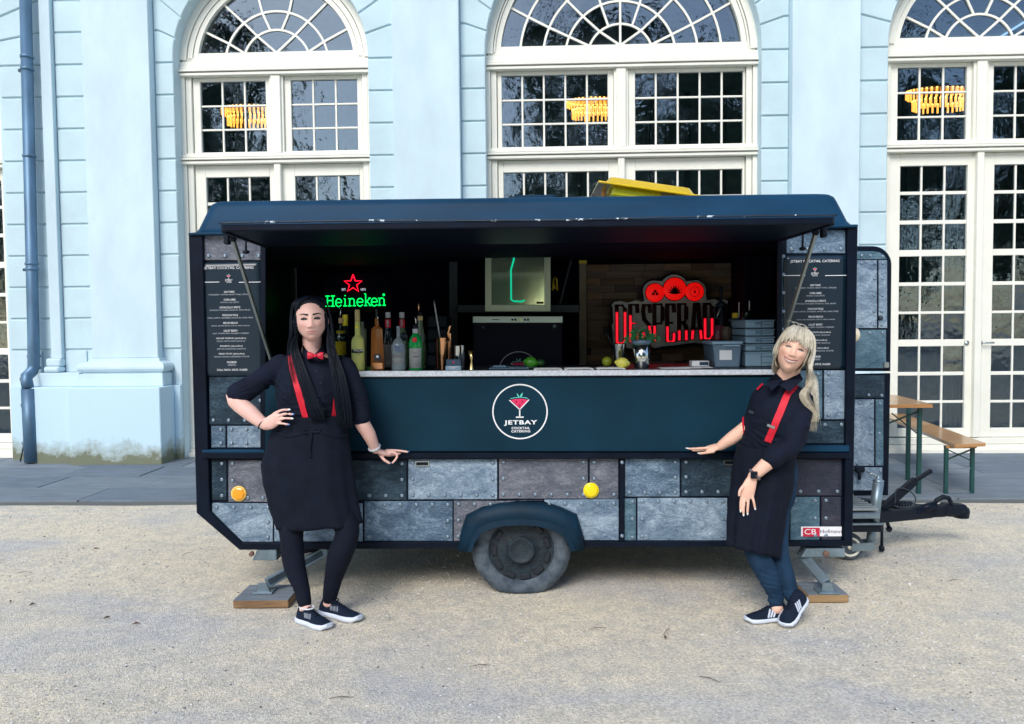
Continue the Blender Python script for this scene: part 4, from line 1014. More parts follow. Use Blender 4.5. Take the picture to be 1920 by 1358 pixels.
door_half(0, [(1560, 930), (1664, 928), (1668, 700), (1560, 702)],
          [(1570, 1656, 703, 746, 'pl_dark', [(1626, 740), (1650, 741)], None), (1570, 1636.5, 748, 873, 'pl_light', [(1609, 755), (1632, 755), (1632, 781), (1631, 812), (1630, 842), (1604, 868), (1629, 868)], None),
           (1638.5, 1654, 748, 873, 'pl_teal', [(1647, 756), (1646, 812), (1645, 869)], None), (1570, 1652, 875, 919, 'pl_light', [(1600, 882), (1624, 882), (1648, 882)], None)], 'lower_door')
bm = BM(); v = S(1657, 684, DY); box(bm, v.x - .018, v.x + .018, DY - .045, DY - .021, v.z - .02, v.z + .02, .004); link('door_hinge', bm, M['alu'], TR)
bm = BM(); v = S(1647, 596, DY); lathe(bm, [(.016, 0), (.016, -.012), (.006, -.02)], (v.x, DY - .026, v.z), 16, axis='Y'); link('door_lock', bm, M['galv_dark'], TR)
bm = BM(); v = S(1615, 882, DY - .1); box(bm, v.x - .035, v.x + .035, DY - .09, DY - .05, v.z - .02, v.z + .02, .01); tube(bm, [(v.x, DY - .07, v.z), (v.x, DY - .07, v.z - .07)], .012, 8); link('door_catch', bm, M['black'], TR)
bm = BM(); v = S(1600, 628, .05); lathe(bm, [(.028, -.006), (.038, 0), (.040, .012), (.036, .026), (.018, .036), (.002, .038)], (0, 0, 0), 18); bmesh.ops.transform(bm, matrix=Matrix.Translation((v.x + .0, .06, v.z)) @ Matrix.Rotation(R(90), 4, 'Y'), verts=bm.verts); link('end_lamp', bm, mk('cream plastic lamp', (0.75, 0.66, 0.5), .35), TR)
# drawbar, coupling, hand brake and jockey wheel --------------------------
CY = 0.95
def smooth_path(p, n=6):
    out = []; m = len(p)
    for i in range(m - 1):
        a, b, c, d = p[max(i - 1, 0)], p[i], p[i + 1], p[min(i + 2, m - 1)]
        for k in range(n):
            t = k / n; out.append(0.5 * ((2 * b) + (c - a) * t + (2 * a - 5 * b + 4 * c - d) * t * t + (3 * b - a - 3 * c + d) * t ** 3))
    return out + [p[-1]]
bm = BM(); cp = S(1742, 962, CY)
rod(bm, (XR - .3, 0.40, 0.27), (cp.x, CY - .02, cp.z + .01), .045, .075, bev=.005); rod(bm, (XR - .3, 1.55, 0.27), (cp.x, CY + .03, cp.z + .01), .045, .075, bev=.005)
link('drawbar', bm, M['black'], TR)
def W_(px, py, Y=CY): return S(px, py, Y)
bm = BM(); rod(bm, W_(1680, 962), W_(1770, 957), .09, .075, bev=.012); rod(bm, W_(1763, 955), W_(1811, 957), .10, .085, bev=.02); lathe(bm, [(.03, -.05), (.05, -.045), (.055, 0), (.05, .02), (.02, .03)], W_(1802, 958), 16)
link('coupling', bm, M['black'], TR)
bm = BM(); tube(bm, [W_(1750, 948, CY - .03), W_(1756, 938, CY - .03), W_(1768, 932, CY - .03), W_(1779, 934, CY - .03), W_(1784, 945, CY - .03), W_(1788, 956, CY - .03)], [.012, .016, .018, .016, .014, .012], 8); link('coupling_handle', bm, M['black'], TR)
bm = BM(); rod(bm, W_(1700, 962, CY - .08), W_(1729, 953, CY - .08), .05, .05, bev=.008); tube(bm, [W_(1724, 955, CY - .08), W_(1755, 946, CY - .08)], .026, 12); link('overrun_damper', bm, M['trim'], TR)
bm = BM()
for k in range(6): v = W_(1680 + 5.5 * k, 948 + .3 * k, CY); tube(bm, [v + Vector((-.008, 0, 0)), v + Vector((.008, 0, 0))], .035, 10)
link('gaiter', bm, M['seam'], TR)
bm = BM(); rod(bm, W_(1654, 955, CY - .12), W_(1717, 900, CY - .12), .03, .055, bev=.006); rod(bm, W_(1716, 901, CY - .12), W_(1747, 882, CY - .12), .024, .030, bev=.006); link('hand_brake', bm, M['black'], TR)
bm = BM(); box(bm, W_(1648, 0, CY).x, W_(1682, 0, CY).x, CY - .15, CY - .05, W_(0 + 1660, 967, CY).z, W_(1660, 950, CY).z, .006); rod(bm, W_(1680, 966, CY - .1), W_(1700, 968, CY - .1), .04, .05, bev=.006); link('brake_bracket', bm, M['black'], TR)
bm = BM(); tube(bm, smooth_path([W_(1678, 945, .8), W_(1681, 918, .8), W_(1700, 918, .8), W_(1716, 932, .8), W_(1712, 948, .8), W_(1690, 952, .8), W_(1676, 948, .8)]), .0045, 6); tube(bm, smooth_path([W_(1600, 940, .7), W_(1625, 938, .7), W_(1650, 945, .7), W_(1637, 965, .7), W_(1620, 990, .7), W_(1597, 997, .7)]), .0055, 6); link('brake_cable', bm, M['galv_dark'], TR)
bm = BM(); rod(bm, W_(1661, 972, .8), W_(1667, 990, .8), .02, .012, up=(0, 1, 0)); lathe(bm, [(.014, -.006), (.02, -.006), (.02, .006), (.014, .006)], W_(1667, 992, .8), 12, axis='Y'); tube(bm, [W_(1654, 975, .75), W_(1653, 1030, .75)], .010, 8); lathe(bm, [(.012, 0), (.018, .01), (.018, .03), (.012, .04)], W_(1653, 1034, .75), 10); link('safety_strap', bm, M['black'], TR)
# tread plate, battery shelf
bm = BM(); v0, v1 = W_(1594, 952, .55), W_(1634, 952, .55); box(bm, v0.x - .05, v1.x, .45, 1.0, v0.z, v0.z + .02, .004)
for k in range(9): box(bm, v0.x - .04, v1.x - .01, .47 + .055 * k, .485 + .055 * k, v0.z + .0205, v0.z + .028)
link('tread_plate', bm, M['alu'], TR)
bm = BM(); v = W_(1594, 966, .5); box(bm, v.x - .05, W_(1640, 966, .5).x, .42, .5, v.z - .005, v.z + .028, .003); box(bm, v.x - .05, W_(1650, 978, .5).x, .44, .46, v.z - .05, v.z - .04); link('front_shelf', bm, M['galv'], TR)
bm = BM(); box(bm, v.x - .05, W_(1648, 966, .5).x, .46, 1.2, v.z - .10, v.z - .05, .004); link('cross_member', bm, M['black'], TR)
JY = 0.60
jk = thing('jockey_wheel', (0, 0, 0), None, None); jk.parent = TR; OFF[jk.name] = OFF[TR.name]
jc = S(1592, 1024, JY); jr = jc.z - 0.002
bm = BM(); lathe(bm, [(jr * .72, -.022), (jr * .9, -.026), (jr, -.012), (jr, .012), (jr * .9, .026), (jr * .72, .022)], jc, 32, axis='Y'); link('tyre', bm, M['rubber'], jk)
bm = BM(); lathe(bm, [(jr * .74, .018), (jr * .74, -.018), (jr * .62, -.02), (jr * .55, -.006), (jr * .2, -.006), (jr * .2, -.02), (.001, -.02)], jc + Vector((0, -.010, 0)), 32, axis='Y'); link('rim', bm, M['white'], jk)
bm = BM(); pa = S(1634, 1026, JY); pb_ = S(1641, 900, JY)
v = S(1592, 1024, JY); rod(bm, (v.x, JY - .04, v.z), (S(1634, 1021, JY).x, JY - .04, S(1634, 1021, JY).z), .006, .05, up=(0, 0, 1)); link('fork', bm, M['galv'], jk); bm = BM(); rod(bm, (v.x, JY + .04, v.z), (S(1634, 1021, JY).x, JY + .04, S(1634, 1021, JY).z), .006, .05, up=(0, 0, 1))
link('fork', bm, M['galv'], jk)
bm = BM(); tube(bm, [S(1630, 1026, JY), S(1637, 985, JY)], .028, 14); tube(bm, [S(1637, 988, JY), S(1647, 903, JY)], .033, 14); lathe(bm, [(.033, 0), (.034, .01), (.02, .02), (.008, .03), (.008, .045)], S(1647, 904, JY), 14); link('post', bm, M['galv'], jk)
bm = BM(); tube(bm, [S(1648, 898, JY), S(1643, 893, JY), S(1636, 889, JY - .05), S(1631, 888, JY - .05)], .007, 8); link('crank', bm, M['alu'], jk)
text_ = None
# interior fittings ------------------------------------------------------
plm = [mk('plank', c, .6, c2=tuple(x * .6 for x in c), vscale=10, stretch=(.4, 4, 5)) for c in ((.26, .17, .10), (.50, .33, .19), (.34, .26, .20), (.15, .12, .11))]
wp = random.Random(8); Yb = 1.95
x_a, x_b = S(1100, 500, Yb).x, S(1440, 500, Yb).x; z = S(1200, 716, Yb).z
while z < S(1200, 452, Yb).z:
    x = x_a - wp.uniform(0, .15); h_ = .056
    while x < x_b:
        w_ = wp.uniform(.14, .30); bm = BM(); t_ = wp.uniform(.006, .018); box(bm, max(x, x_a) + .0015, min(x + w_, x_b) - .0015, Yb - t_, Yb - .0005, z + .001, z + h_ - .001, .0015)
        link('plank', bm, wp.choice(plm), TR); x += w_
        if x_b - x < .04: break
    z += h_
rect('shelf_post', 842, 858, 463, 692, 1.50, 1.55, 'slat_post', .003, Yp=1.5); rect('shelf_post', 1086, 1100, 466, 690, 1.50, 1.55, 'post_wood', .003, Yp=1.5)
rect('post_band', 1085.5, 1100.5, 466, 494, 1.495, 1.499, 'yellow_tape', Yp=1.495)
rect('shelf', 858, 1086, 572, 586, 1.30, 1.60, 'slat_post', .003, Yp=1.3)
bm = BM(); rod(bm, S(1050, 571, 1.45), S(1076, 468, 1.45), .012, .02, up=(0, 1, 0)); link('shelf_brace', bm, M['slat_post'], TR)
# blackout panel added so the end of the bar stays dark
rect('blackout_panel', 1398, 1450, 478, 640, 1.2, 1.6, 'interior', .01, Yp=1.2)
# ================================================================ MENU SIGNS
def fit(name, txt, wpx, hpx, px, py, m, parent, Y, **k):
    """lettering scaled to the width and height it has on the board"""
    me = text_mesh(txt, 1.0, extrude=.0003, res=2, **k)
    co = np.zeros(len(me.vertices) * 3); me.vertices.foreach_get('co', co); co = co.reshape(-1, 3)
    w0 = co[:, 0].max() - co[:, 0].min(); h0 = co[:, 2].max() - co[:, 2].min(); cx0 = (co[:, 0].max() + co[:, 0].min()) / 2; cz0 = (co[:, 2].max() + co[:, 2].min()) / 2
    c = S(px, py, Y); w_ = (S(px + wpx / 2, py, Y).x - S(px - wpx / 2, py, Y).x); h_ = S(px, py - hpx / 2, Y).z - S(px, py + hpx / 2, Y).z
    co[:, 0] = (co[:, 0] - cx0) * w_ / w0; co[:, 2] = (co[:, 2] - cz0) * h_ / h0; co[:, 1] *= 1.0
    co += np.array([c.x, Y, c.z]) - np.array(OFF.get(parent.name, Vector((0, 0, 0))))
    me.vertices.foreach_set('co', co.ravel()); me.update()
    return link(name, me, m, parent)
MENU = [('GIN TONIC', 'TANQUERAY, THOMAS HENRY TONIC, ZITRONE', 20, 78), ('CUBA LIBRE', 'HAVANA, COLA, LIMETTE', 22, 34), ('LIMONCELLO SPRITZ', "LIMONCELLO D'ALABRIA, PROSECCO, SODA, MELISSE", 39, 76),
        ('MOSCOW MULE', 'VODKA, LIMETTE, GINGERBEER, ANGOSTURA, GURKE, MINZE', 29, 85), ('MELON BEACH', 'VODKA, MELONENLIKÖR, LIMETTE, MINZE, ANANAS', 27, 72), ('LILLET BERRY', 'LILLET, THOMAS HENRY WILDBERRY, HIMBEEREN', 26, 68),
        ('GINGER PASSION (alkoholfrei)', 'MANGO, LIMETTE, MINZE, GINGER ALE', 56, 53), ('IPANEMA (alkoholfrei)', 'LIMETTEN, ROHRZUCKER, GINGER ALE', 42, 54), ('FRESH FRUIT (alkoholfrei)', 'ORANGE, ANANAS, GRENADINE, ZITRONE', 48, 66), ('FASSBIER', 'HEINEKEN', 18, 15)]
def menu(quad, dx, dy, label, name='menu_sign'):
    Yf = -0.010
    q = [S(a, b) for a, b in quad]; base = Vector(((q[0].x + q[1].x) / 2, -0.008, q[0].z))
    t = thing(name, base, label, 'menu sign', 'menu signs beside the serving hatch')
    bm = BM(); nx, nz = 10, 24; g_ = []
    rg_ = random.Random(name + str(dx))
    for j in range(nz + 1):
        row = []
        for i in range(nx + 1):
            u, v = i / nx, j / nz; p = (q[0].lerp(q[1], u)).lerp(q[3].lerp(q[2], u), v)
            edge = (1 - u) ** 3
            row.append(bm.verts.new((p.x, Yf - .0022 * edge * abs(math.sin(v * 17)) ** 3 * (1 if dx == 0 else .3), p.z)))
        g_.append(row)
    for a_, b_ in zip(g_, g_[1:]):
        for i in range(nx): bm.faces.new((a_[i], a_[i + 1], b_[i + 1], b_[i])).smooth = True
    r_ = bmesh.ops.extrude_face_region(bm, geom=bm.faces[:]); bmesh.ops.translate(bm, verts=[v for v in r_['geom'] if isinstance(v, bmesh.types.BMVert)], vec=(0, .0032, 0))
    bmesh.ops.recalc_face_normals(bm, faces=bm.faces[:])
    link('panel', bm, M['menu'], t); Y = Yf - .0032
    fit('lettering', 'JETBAY COCKTAIL CATERING', 92, 6.2, 429 + dx, 503 + dy, M['print'], t, Y)
    c = S(429 + dx, 521 + dy, Y); emblem(c, .032, t, Y + .0005, full=False)
    for a_, b_ in ((371.5, 411), (448, 489)):
        p0_, p1_ = S(a_ + dx, 529.5 + dy, Y), S(b_ + dx, 529 + dy, Y); bm = BM(); rod(bm, p0_, p1_, .0035, .001, up=(0, 1, 0)); link('rule', bm, M['print'], t)
    y = 547.5
    for k, (a_, b_, wa, wb) in enumerate(MENU):
        cx_ = 430 + dx + k * (.55 if dx == 0 else 0.1); fit('lettering', a_, wa, 3.6, cx_, y + dy + (k * .22 if dx else 0), M['print'], t, Y); fit('lettering', b_, wb, 2.9, cx_, y + 5.2 + dy + (k * .22 if dx else 0), M['print_grey'], t, Y)
        y += 14.55 if k < 8 else 15.5
    fit('lettering', 'COLA, FANTA, SPRITE, WASSER', 57, 4.2, 435.5 + dx + (-6 if dx else 0), 694 + dy + (2 if dx else 0), M['print'], t, Y)
    return t
menu([(378, 706), (497, 704), (489, 491), (371, 494)], 0, 0, 'dark wrinkled drinks menu on the left upright, partly behind the dark haired woman')
menu([(1466, 691), (1583, 692), (1587, 479), (1468, 480)], 1099, -12.5, 'dark smooth drinks menu on the right upright above the blonde woman')

# ================================================================ NEON AND LIT SIGNS
def strokes(name, lines, f, r, m, parent, n=7):
    for ln in lines:
        bm = BM(); tube(bm, [f(x, y) for x, y in ln], r, n); link(name, bm, M[m], parent)
NY = 1.80
hs = thing('neon_sign', (S(665, 575, NY).x, NY, S(665, 578, NY).z), 'green neon beer sign with a red star glowing on the dark back wall', 'neon sign')
def circ(cx, cy, rx, ry, a0, a1, n=12): return [(cx + rx * math.cos(R(a0 + (a1 - a0) * k / n)), cy - ry * math.sin(R(a0 + (a1 - a0) * k / n))) for k in range(n + 1)]
# letter strokes in photo px relative units: slab serif outlines
H = []
def sl(x, y, w): H.append([(x - w / 2, y), (x + w / 2, y)])
X0, BL, XH, CH = 609, 574, 559.5, 553.5
H.append([(X0 + 5, CH + 1.5), (X0 + 5, BL - 1)]); H.append([(X0 + 15, CH + 1.5), (X0 + 15, BL - 1)]); H.append([(X0 + 5, 563), (X0 + 15, 563)])
for x in (5, 15): sl(X0 + x, CH + 1, 7.5); sl(X0 + x, BL - .5, 7.5)
def e_(x): H.append([(x - 5.5, 567)] + [(x + 5.5, 567)] + circ(x, 567.3, 5.6, 7.4, 0, 180)[1:] + circ(x, 567.3, 5.6, 7.2, 180, 325, 9)[1:])
e_(635)
H.append([(644.5, 560), (647, 560), (647, BL - 1)]); sl(647, BL - .5, 6.5); H.append([(646.5, 553.5), (647.5, 555)])
def n_(x): H.append([(x - 6.5, 560), (x - 4, 560), (x - 4, BL - 1)]); H.append([(x - 4, 564)] + circ(x + .3, 564.5, 4.4, 4.6, 160, 0, 8) + [(x + 4.7, BL - 1)]); sl(x - 4, BL - .5, 6.5); sl(x + 4.7, BL - .5, 5.5)
n_(659.5); e_(675)
H.append([(683, 551.5), (685.5, 551.5), (685.5, BL - 1)]); H.append([(685.5, 568), (693, 560)]); H.append([(688, 565.5), (694, BL - 1)]); sl(685.5, BL - .5, 5.5); sl(694.2, BL - .5, 4); sl(693, 559.8, 4.5)
e_(701.8); n_(715.5)
H.append(circ(719.5, 554, 1.4, 1.6, 0, 360, 8))
def hx(x, y): return S(x, y - (x - 665) * .018, NY)
strokes('letter_tube', H, hx, .0038, 'neon_g', hs)
st = [(662 + (9 if k % 2 == 0 else 3.6) * 2.0 * math.sin(math.pi * k / 5) * .98, 532.5 - (9 if k % 2 == 0 else 3.6) * 1.95 * math.cos(math.pi * k / 5)) for k in range(11)]
strokes('star_tube', [st], lambda x, y: S(x, y, NY), .0048, 'neon_r', hs)
fit('lettering', 'EST.', 8, 4, 645, 543, M['neon_w'], hs, NY); fit('lettering', '1873', 9, 4, 681, 543, M['neon_w'], hs, NY)
bm = BM(); c0, c1 = S(606, 580, NY), S(726, 512, NY); box(bm, c0.x, c1.x, NY + .02, NY + .03, c0.z, c1.z, .004); link('backing', bm, M['interior'], hs)
for px, py in ((612, 566), (662, 548), (716, 566), (650, 566), (690, 566)):
    v = S(px, py, NY); bm = BM(); tube(bm, [(v.x, NY, v.z), (v.x, NY + .021, v.z)], .003, 6); link('tube_clip', bm, M['black'], hs)
# lit lettering sign, grey plate with round red lamps
DY_ = 1.72
ds = thing('beer_sign', (S(1255, 650, DY_).x, DY_ + .05, S(1255, 655, DY_).z), 'grey cut-out bar sign with red lit letters and three red discs', 'sign')
def dsp(x, y): return S(x, y, DY_)
outl = [(1147, 571), (1152, 566), (1163, 564.5), (1176, 568), (1190, 563), (1203, 566.5), (1208, 565)] + [(x, y) for x, y in circ(1227, 546, 22, 20, 200, 100, 7)] + [(x, y) for x, y in circ(1264, 540, 26, 25, 150, 30, 8)] + [(x, y) for x, y in circ(1301, 546, 23, 21, 80, -15, 7)] + [(1325, 563), (1340, 561), (1350, 566), (1358, 561), (1365, 564), (1364, 570), (1358, 574), (1361, 600), (1364, 607), (1357, 609), (1352, 622), (1338, 642), (1318, 644), (1300, 643), (1285, 645), (1262, 648), (1240, 650), (1228, 653), (1221, 650), (1190, 655), (1160, 650), (1150, 648), (1149, 626), (1147, 610), (1150, 604), (1149, 580)]
bm = BM(); prism(bm, [(dsp(*p).x, dsp(*p).z) for p in outl[::-1]], DY_ - .012, DY_ + .05, .003); plate_ = link('plate', bm, M['sign_grey'], ds)
def grow(pts, k):
    cx_ = sum(p[0] for p in pts) / len(pts); cy_ = sum(p[1] for p in pts) / len(pts); return [(cx_ + (x - cx_) * (1 + k / 110), cy_ + (y - cy_) * (1 + k / 48)) for x, y in pts]
bm = BM(); prism(bm, [(dsp(*p).x, dsp(*p).z) for p in grow(outl, 3.4)[::-1]], DY_ + .012, DY_ + .055, .003); link('dark_rim', bm, M['black'], ds)
for (cx_, cy_, r_, k) in ((1227, 549.5, 17, 0), (1264, 542.5, 21, 1), (1301, 547.5, 17, 2)):
    c = dsp(cx_, cy_); rr_ = r_ / 239
    bm = BM(); lathe(bm, [(rr_ * 1.07, 0), (rr_ * 1.07, -.010), (rr_ * .98, -.010)], (c.x, DY_ - .012, c.z), 36, axis='Y'); o = link('disc_rim', bm, M['led_off'], ds)
    bm = BM(); lathe(bm, [(rr_, -.0101), (rr_, -.016), (rr_ * .9, -.019), (.001, -.020)], (c.x, DY_ - .012, c.z), 36, axis='Y'); d_ = link('lit_disc', bm, M['led_o'], ds)
    dk = M['led_off']; yy = DY_ - .034
    if k == 1:
        for a_ in (-75, -52, -30, -12, 12, 30, 52, 75, 0):
            L_ = rr_ * (.85 if abs(a_) < 60 else .75); b_ = Vector((c.x, yy, c.z - rr_ * .42)); u = Vector((math.sin(R(a_)), 0, math.cos(R(a_)))); w_ = Vector((u.z, 0, -u.x)) * rr_ * .055
            bm = BM(); prism(bm, [(v.x, v.z) for v in (b_ - w_, b_ + u * L_ * .5 - w_ * 1.3, b_ + u * L_, b_ + u * L_ * .5 + w_ * 1.3, b_ + w_)], yy, yy + .002); link('agave_leaf', bm, dk, d_)
    elif k == 2:
        bm = BM(); lathe(bm, [(rr_ * .16, 0), (rr_ * .16, -.002), (.0005, -.0022)], (c.x, yy, c.z), 20, axis='Y', sx=.7); link('disc_mark', bm, dk, d_)
        ring('disc_ring', c, rr_ * .50, rr_ * .56, yy, yy + .002, 'led_off', d_, 32)
    else:
        for ax, az in ((0, .16), (-.2, -.12), (.2, -.12)):
            bm = BM(); lathe(bm, [(rr_ * .17, 0), (rr_ * .15, -.002), (.0005, -.0022)], (c.x + ax * rr_, yy, c.z + az * rr_), 14, axis='Y'); link('disc_mark', bm, mk('dull red mark', (.25, .01, .01), .5), d_)
# letters: condensed western capitals built from strokes; lower part lit
LT = {'D': [[(0, 0), (0, 1)], [(0, 1), (.7, 1), (1, .9), (1, .1), (.7, 0), (0, 0)]], 'E': [[(0, 0), (0, 1)], [(0, 1), (.9, 1), (.95, .8)], [(0, .5), (.7, .5)], [(0, 0), (.9, 0), (.95, .22)]],
      'S': [[(1, .78), (.9, .98), (.1, .98), (0, .8), (.15, .58), (.85, .42), (1, .2), (.9, .02), (.1, .02), (0, .22)]], 'P': [[(0, 0), (0, 1)], [(0, 1), (.85, 1), (1, .9), (1, .58), (.8, .48), (0, .48)]],
      'R': [[(0, 0), (0, 1)], [(0, 1), (.85, 1), (1, .9), (1, .6), (.8, .5), (0, .5)], [(.6, .5), (1, .35), (1, 0)]], 'A': [[(0, 0), (.32, 1), (.68, 1), (1, 0)], [(.1, .3), (.9, .3)]],
      'O': [[(0, .12), (0, .88), (.25, 1), (.75, 1), (1, .88), (1, .12), (.75, 0), (.25, 0), (0, .12)]]}
boxes = [('D', 1156, 1171, 573, 643, .82), ('E', 1181, 1195, 572, 641, .72), ('S', 1205, 1218, 571, 638, .40), ('P', 1226, 1241, 571, 640, .42), ('E', 1250, 1263, 571, 640, .40), ('R', 1272, 1285, 570.5, 638, .27), ('A', 1296, 1313, 570, 636, .25), ('D', 1320, 1333, 570, 635, .58), ('O', 1343, 1357, 570, 632, .10), ]
for ch, a_, b_, t_, bo, lit in boxes:
    mp = lambda x, y: Vector((dsp(a_ + (b_ - a_) * x, bo).x, 0, dsp(a_, t_ + (bo - t_) * (1 - y)).z))
    bmk, bmr = BM(), BM(); yb = DY_ - .026
    for ln in LT[ch]:
        for p_, q_ in zip(ln, ln[1:]):
            P_, Q_ = mp(*p_), mp(*q_); P_.y = Q_.y = yb
            horiz = abs(p_[1] - q_[1]) < .15
            d = (Q_ - P_); d = d.normalized() * .007 if d.length > 0 else d
            rod(bmk, P_ - d, Q_ + d, .014 if horiz else .029, .020, up=(0, 1, 0))
            lo, hi = sorted((p_, q_), key=lambda v: v[1])
            if lo[1] < lit:
                if hi[1] > lit and hi[1] > lo[1]: f_ = (lit - lo[1]) / (hi[1] - lo[1]); hi = (lo[0] + (hi[0] - lo[0]) * f_, lit)
                A_, B_ = mp(*lo), mp(*hi); A_.y = B_.y = yb - .0115
                if (A_ - B_).length > .004: rod(bmr, A_, B_, .007 if horiz else .018, .004, up=(0, 1, 0))
    L_ = link('letter', bmk, M['led_off'], ds)
    if len(bmr.verts): link('lit_strip', bmr, M['led_r'], L_)
    else: bmr.free()

# ================================================================ FRIDGE, GLASS WASHER
FYd = 1.22
fg = thing('glass_door_fridge', (S(972, 583, FYd).x, FYd + .25, S(972, 584, FYd).z), 'small fridge with steel framed mirror door on the middle shelf', 'fridge')
rect('body', 911, 1032, 468, 582, FYd + .005, FYd + .5, 'interior', .004, parent=fg, Yp=FYd)
rect('door_glass', 920, 1022, 466, 572, FYd - .014, FYd + .003, 'mirror', .002, parent=fg, Yp=FYd)
poly('door_frame', [(910, 462), (910, 584), (921.5, 572), (921.5, 462)], FYd - .02, FYd + .004, 'inox', .0, fg, FYd); poly('door_frame', [(1032, 462), (1032, 584), (1020.5, 572), (1020.5, 462)][::-1], FYd - .02, FYd + .004, 'inox', .0, fg, FYd)
poly('door_frame', [(910.5, 584), (1031.5, 584), (1020, 572.2), (922, 572.2)], FYd - .0197, FYd + .004, 'inox', .0, fg, FYd)
rect('badge', 1006, 1019, 566, 570, FYd - .018, FYd - .0145, 'black', parent=fg, Yp=FYd)
bm = BM(); tube(bm, [S(965, 469, FYd - .03), S(963, 488, FYd - .03), S(958, 506, FYd - .03), S(958.5, 562, FYd - .03), S(963, 565, FYd - .03), S(978, 565.5, FYd - .03), S(984, 563, FYd - .03)], .006, 8); link('neon_bottle_outline', bm, M['neon_g2'], fg)
# bottle opener hanging beside the fridge
bm = BM(); q_ = S(1040, 530, 1.3); tube(bm, [S(1036, 545, 1.3), S(1038, 523, 1.3), S(1041, 519, 1.3), S(1044, 525, 1.3), S(1045, 545, 1.3)], .006, 8); tube(bm, [S(1038, 530, 1.3), S(1040, 542, 1.3)], .008, 8)
o = link('bottle_opener', bm, M['yellow_tape'], loc=q_); tag(o, 'dull brass bottle opener hanging just right of the fridge', 'bottle opener')
WYd = 1.05
gw = thing('glass_washer', (S(972, 700, WYd).x, WYd + .25, CZ - .25), 'undercounter glass washer with steel control strip and dark front', 'dishwasher')
rect('front', 887, 1055, 605, 720, WYd, WYd + .5, mk('washer front', (.0035, .006, .02), .5, spec=.15), .006, parent=gw, Yp=WYd)
ps = rect('control_strip', 886.5, 1055.5, 593, 606, WYd - .02, WYd + .4, 'inox2', .004, parent=gw, Yp=WYd)
for a_, b_ in ((959, 963), (964.5, 968.5), (982.5, 986.5), (988, 992)): rect('button', a_, b_, 597.8, 601.6, WYd - .023, WYd - .0201, 'black', parent=ps, Yp=WYd)
rect('display', 972, 978.5, 596.5, 602.5, WYd - .0225, WYd - .0201, 'mirror', parent=ps, Yp=WYd); rect('slot', 923.5, 936, 599, 600.5, WYd - .022, WYd - .0201, 'black', parent=ps, Yp=WYd)
for px, py, r_ in ((906, 614, .009), (1040, 612, .017)):
    v = S(px, py, WYd); bm = BM(); lathe(bm, [(r_, 0), (r_, -.004), (.001, -.007)], (v.x, WYd - .0005, v.z), 16, axis='Y'); link('screw_cap', bm, M['galv'], gw)
c = S(972.5, 697, WYd); c.y = WYd
ring('emblem_ring', c, .137, .142, WYd - .003, WYd - .0005, 'print_grey', gw)
emblem(Vector((c.x, 0, c.z)), .140, gw, WYd - .001, full=False)

# ================================================================ THINGS ON THE COUNTER
def cbase(px, py, lo=0.02, hi=0.55):
    v = G(px, py, CZ); y = min(hi, max(lo, v.y)); return Vector((S(px, py, y).x, y, CZ))
def gmat(name, c, rough=.06, tr=.75, ior=1.4):
    m = mk(name, c, rough, spec=.6); p = P(m); p.inputs['Transmission Weight'].default_value = tr; p.inputs['IOR'].default_value = ior; return m
G_clear = glassy('bottle glass', (.72, .82, .82, 1), .03, 1.5); G_green = gmat('green gin glass', (.006, .34, .08), .07, .3); G_dark = gmat('dark bottle glass', (.008, .02, .022), .05, .2)
G_frost = gmat('frosted lemon glass', (.66, .70, .20), .5, .2); G_frost2 = gmat('frosted pale glass', (.26, .32, .22), .5, .4); G_amber = gmat('amber spirit', (.50, .19, .05), .06, .5); G_pale = gmat('pale green glass', (.20, .30, .18), .08, .5)
cork = mk('cork stopper', (.55, .40, .20), .7, var=.15, vscale=40); goldfoil = mk('gold foil', (.50, .40, .18), .45, metal=.3); redlab = mk('red label', (.60, .01, .03), .5); greycap = mk('grey cap', (.42, .45, .48), .5); ylab = mk('yellow label', (.90, .80, .05), .6)
whitelab = mk('white label', (.85, .87, .90), .6); blueprint = mk('blue print', (.01, .05, .28), .6); darklab = mk('dark green label', (.01, .06, .06), .6); blacklab = mk('black label', (.01, .012, .02), .5); greylab = mk('grey label', (.62, .62, .64), .6)
def prof_px(base, rows, px, Y):
    """rows: (half width px, y px) bottom to top -> lathe profile in metres above the base"""
    k = (Y + 4.55) / 1500; z0 = S(px, rows[0][1], Y).z
    return [(w * k, S(px, y, Y).z - z0) for w, y in rows]
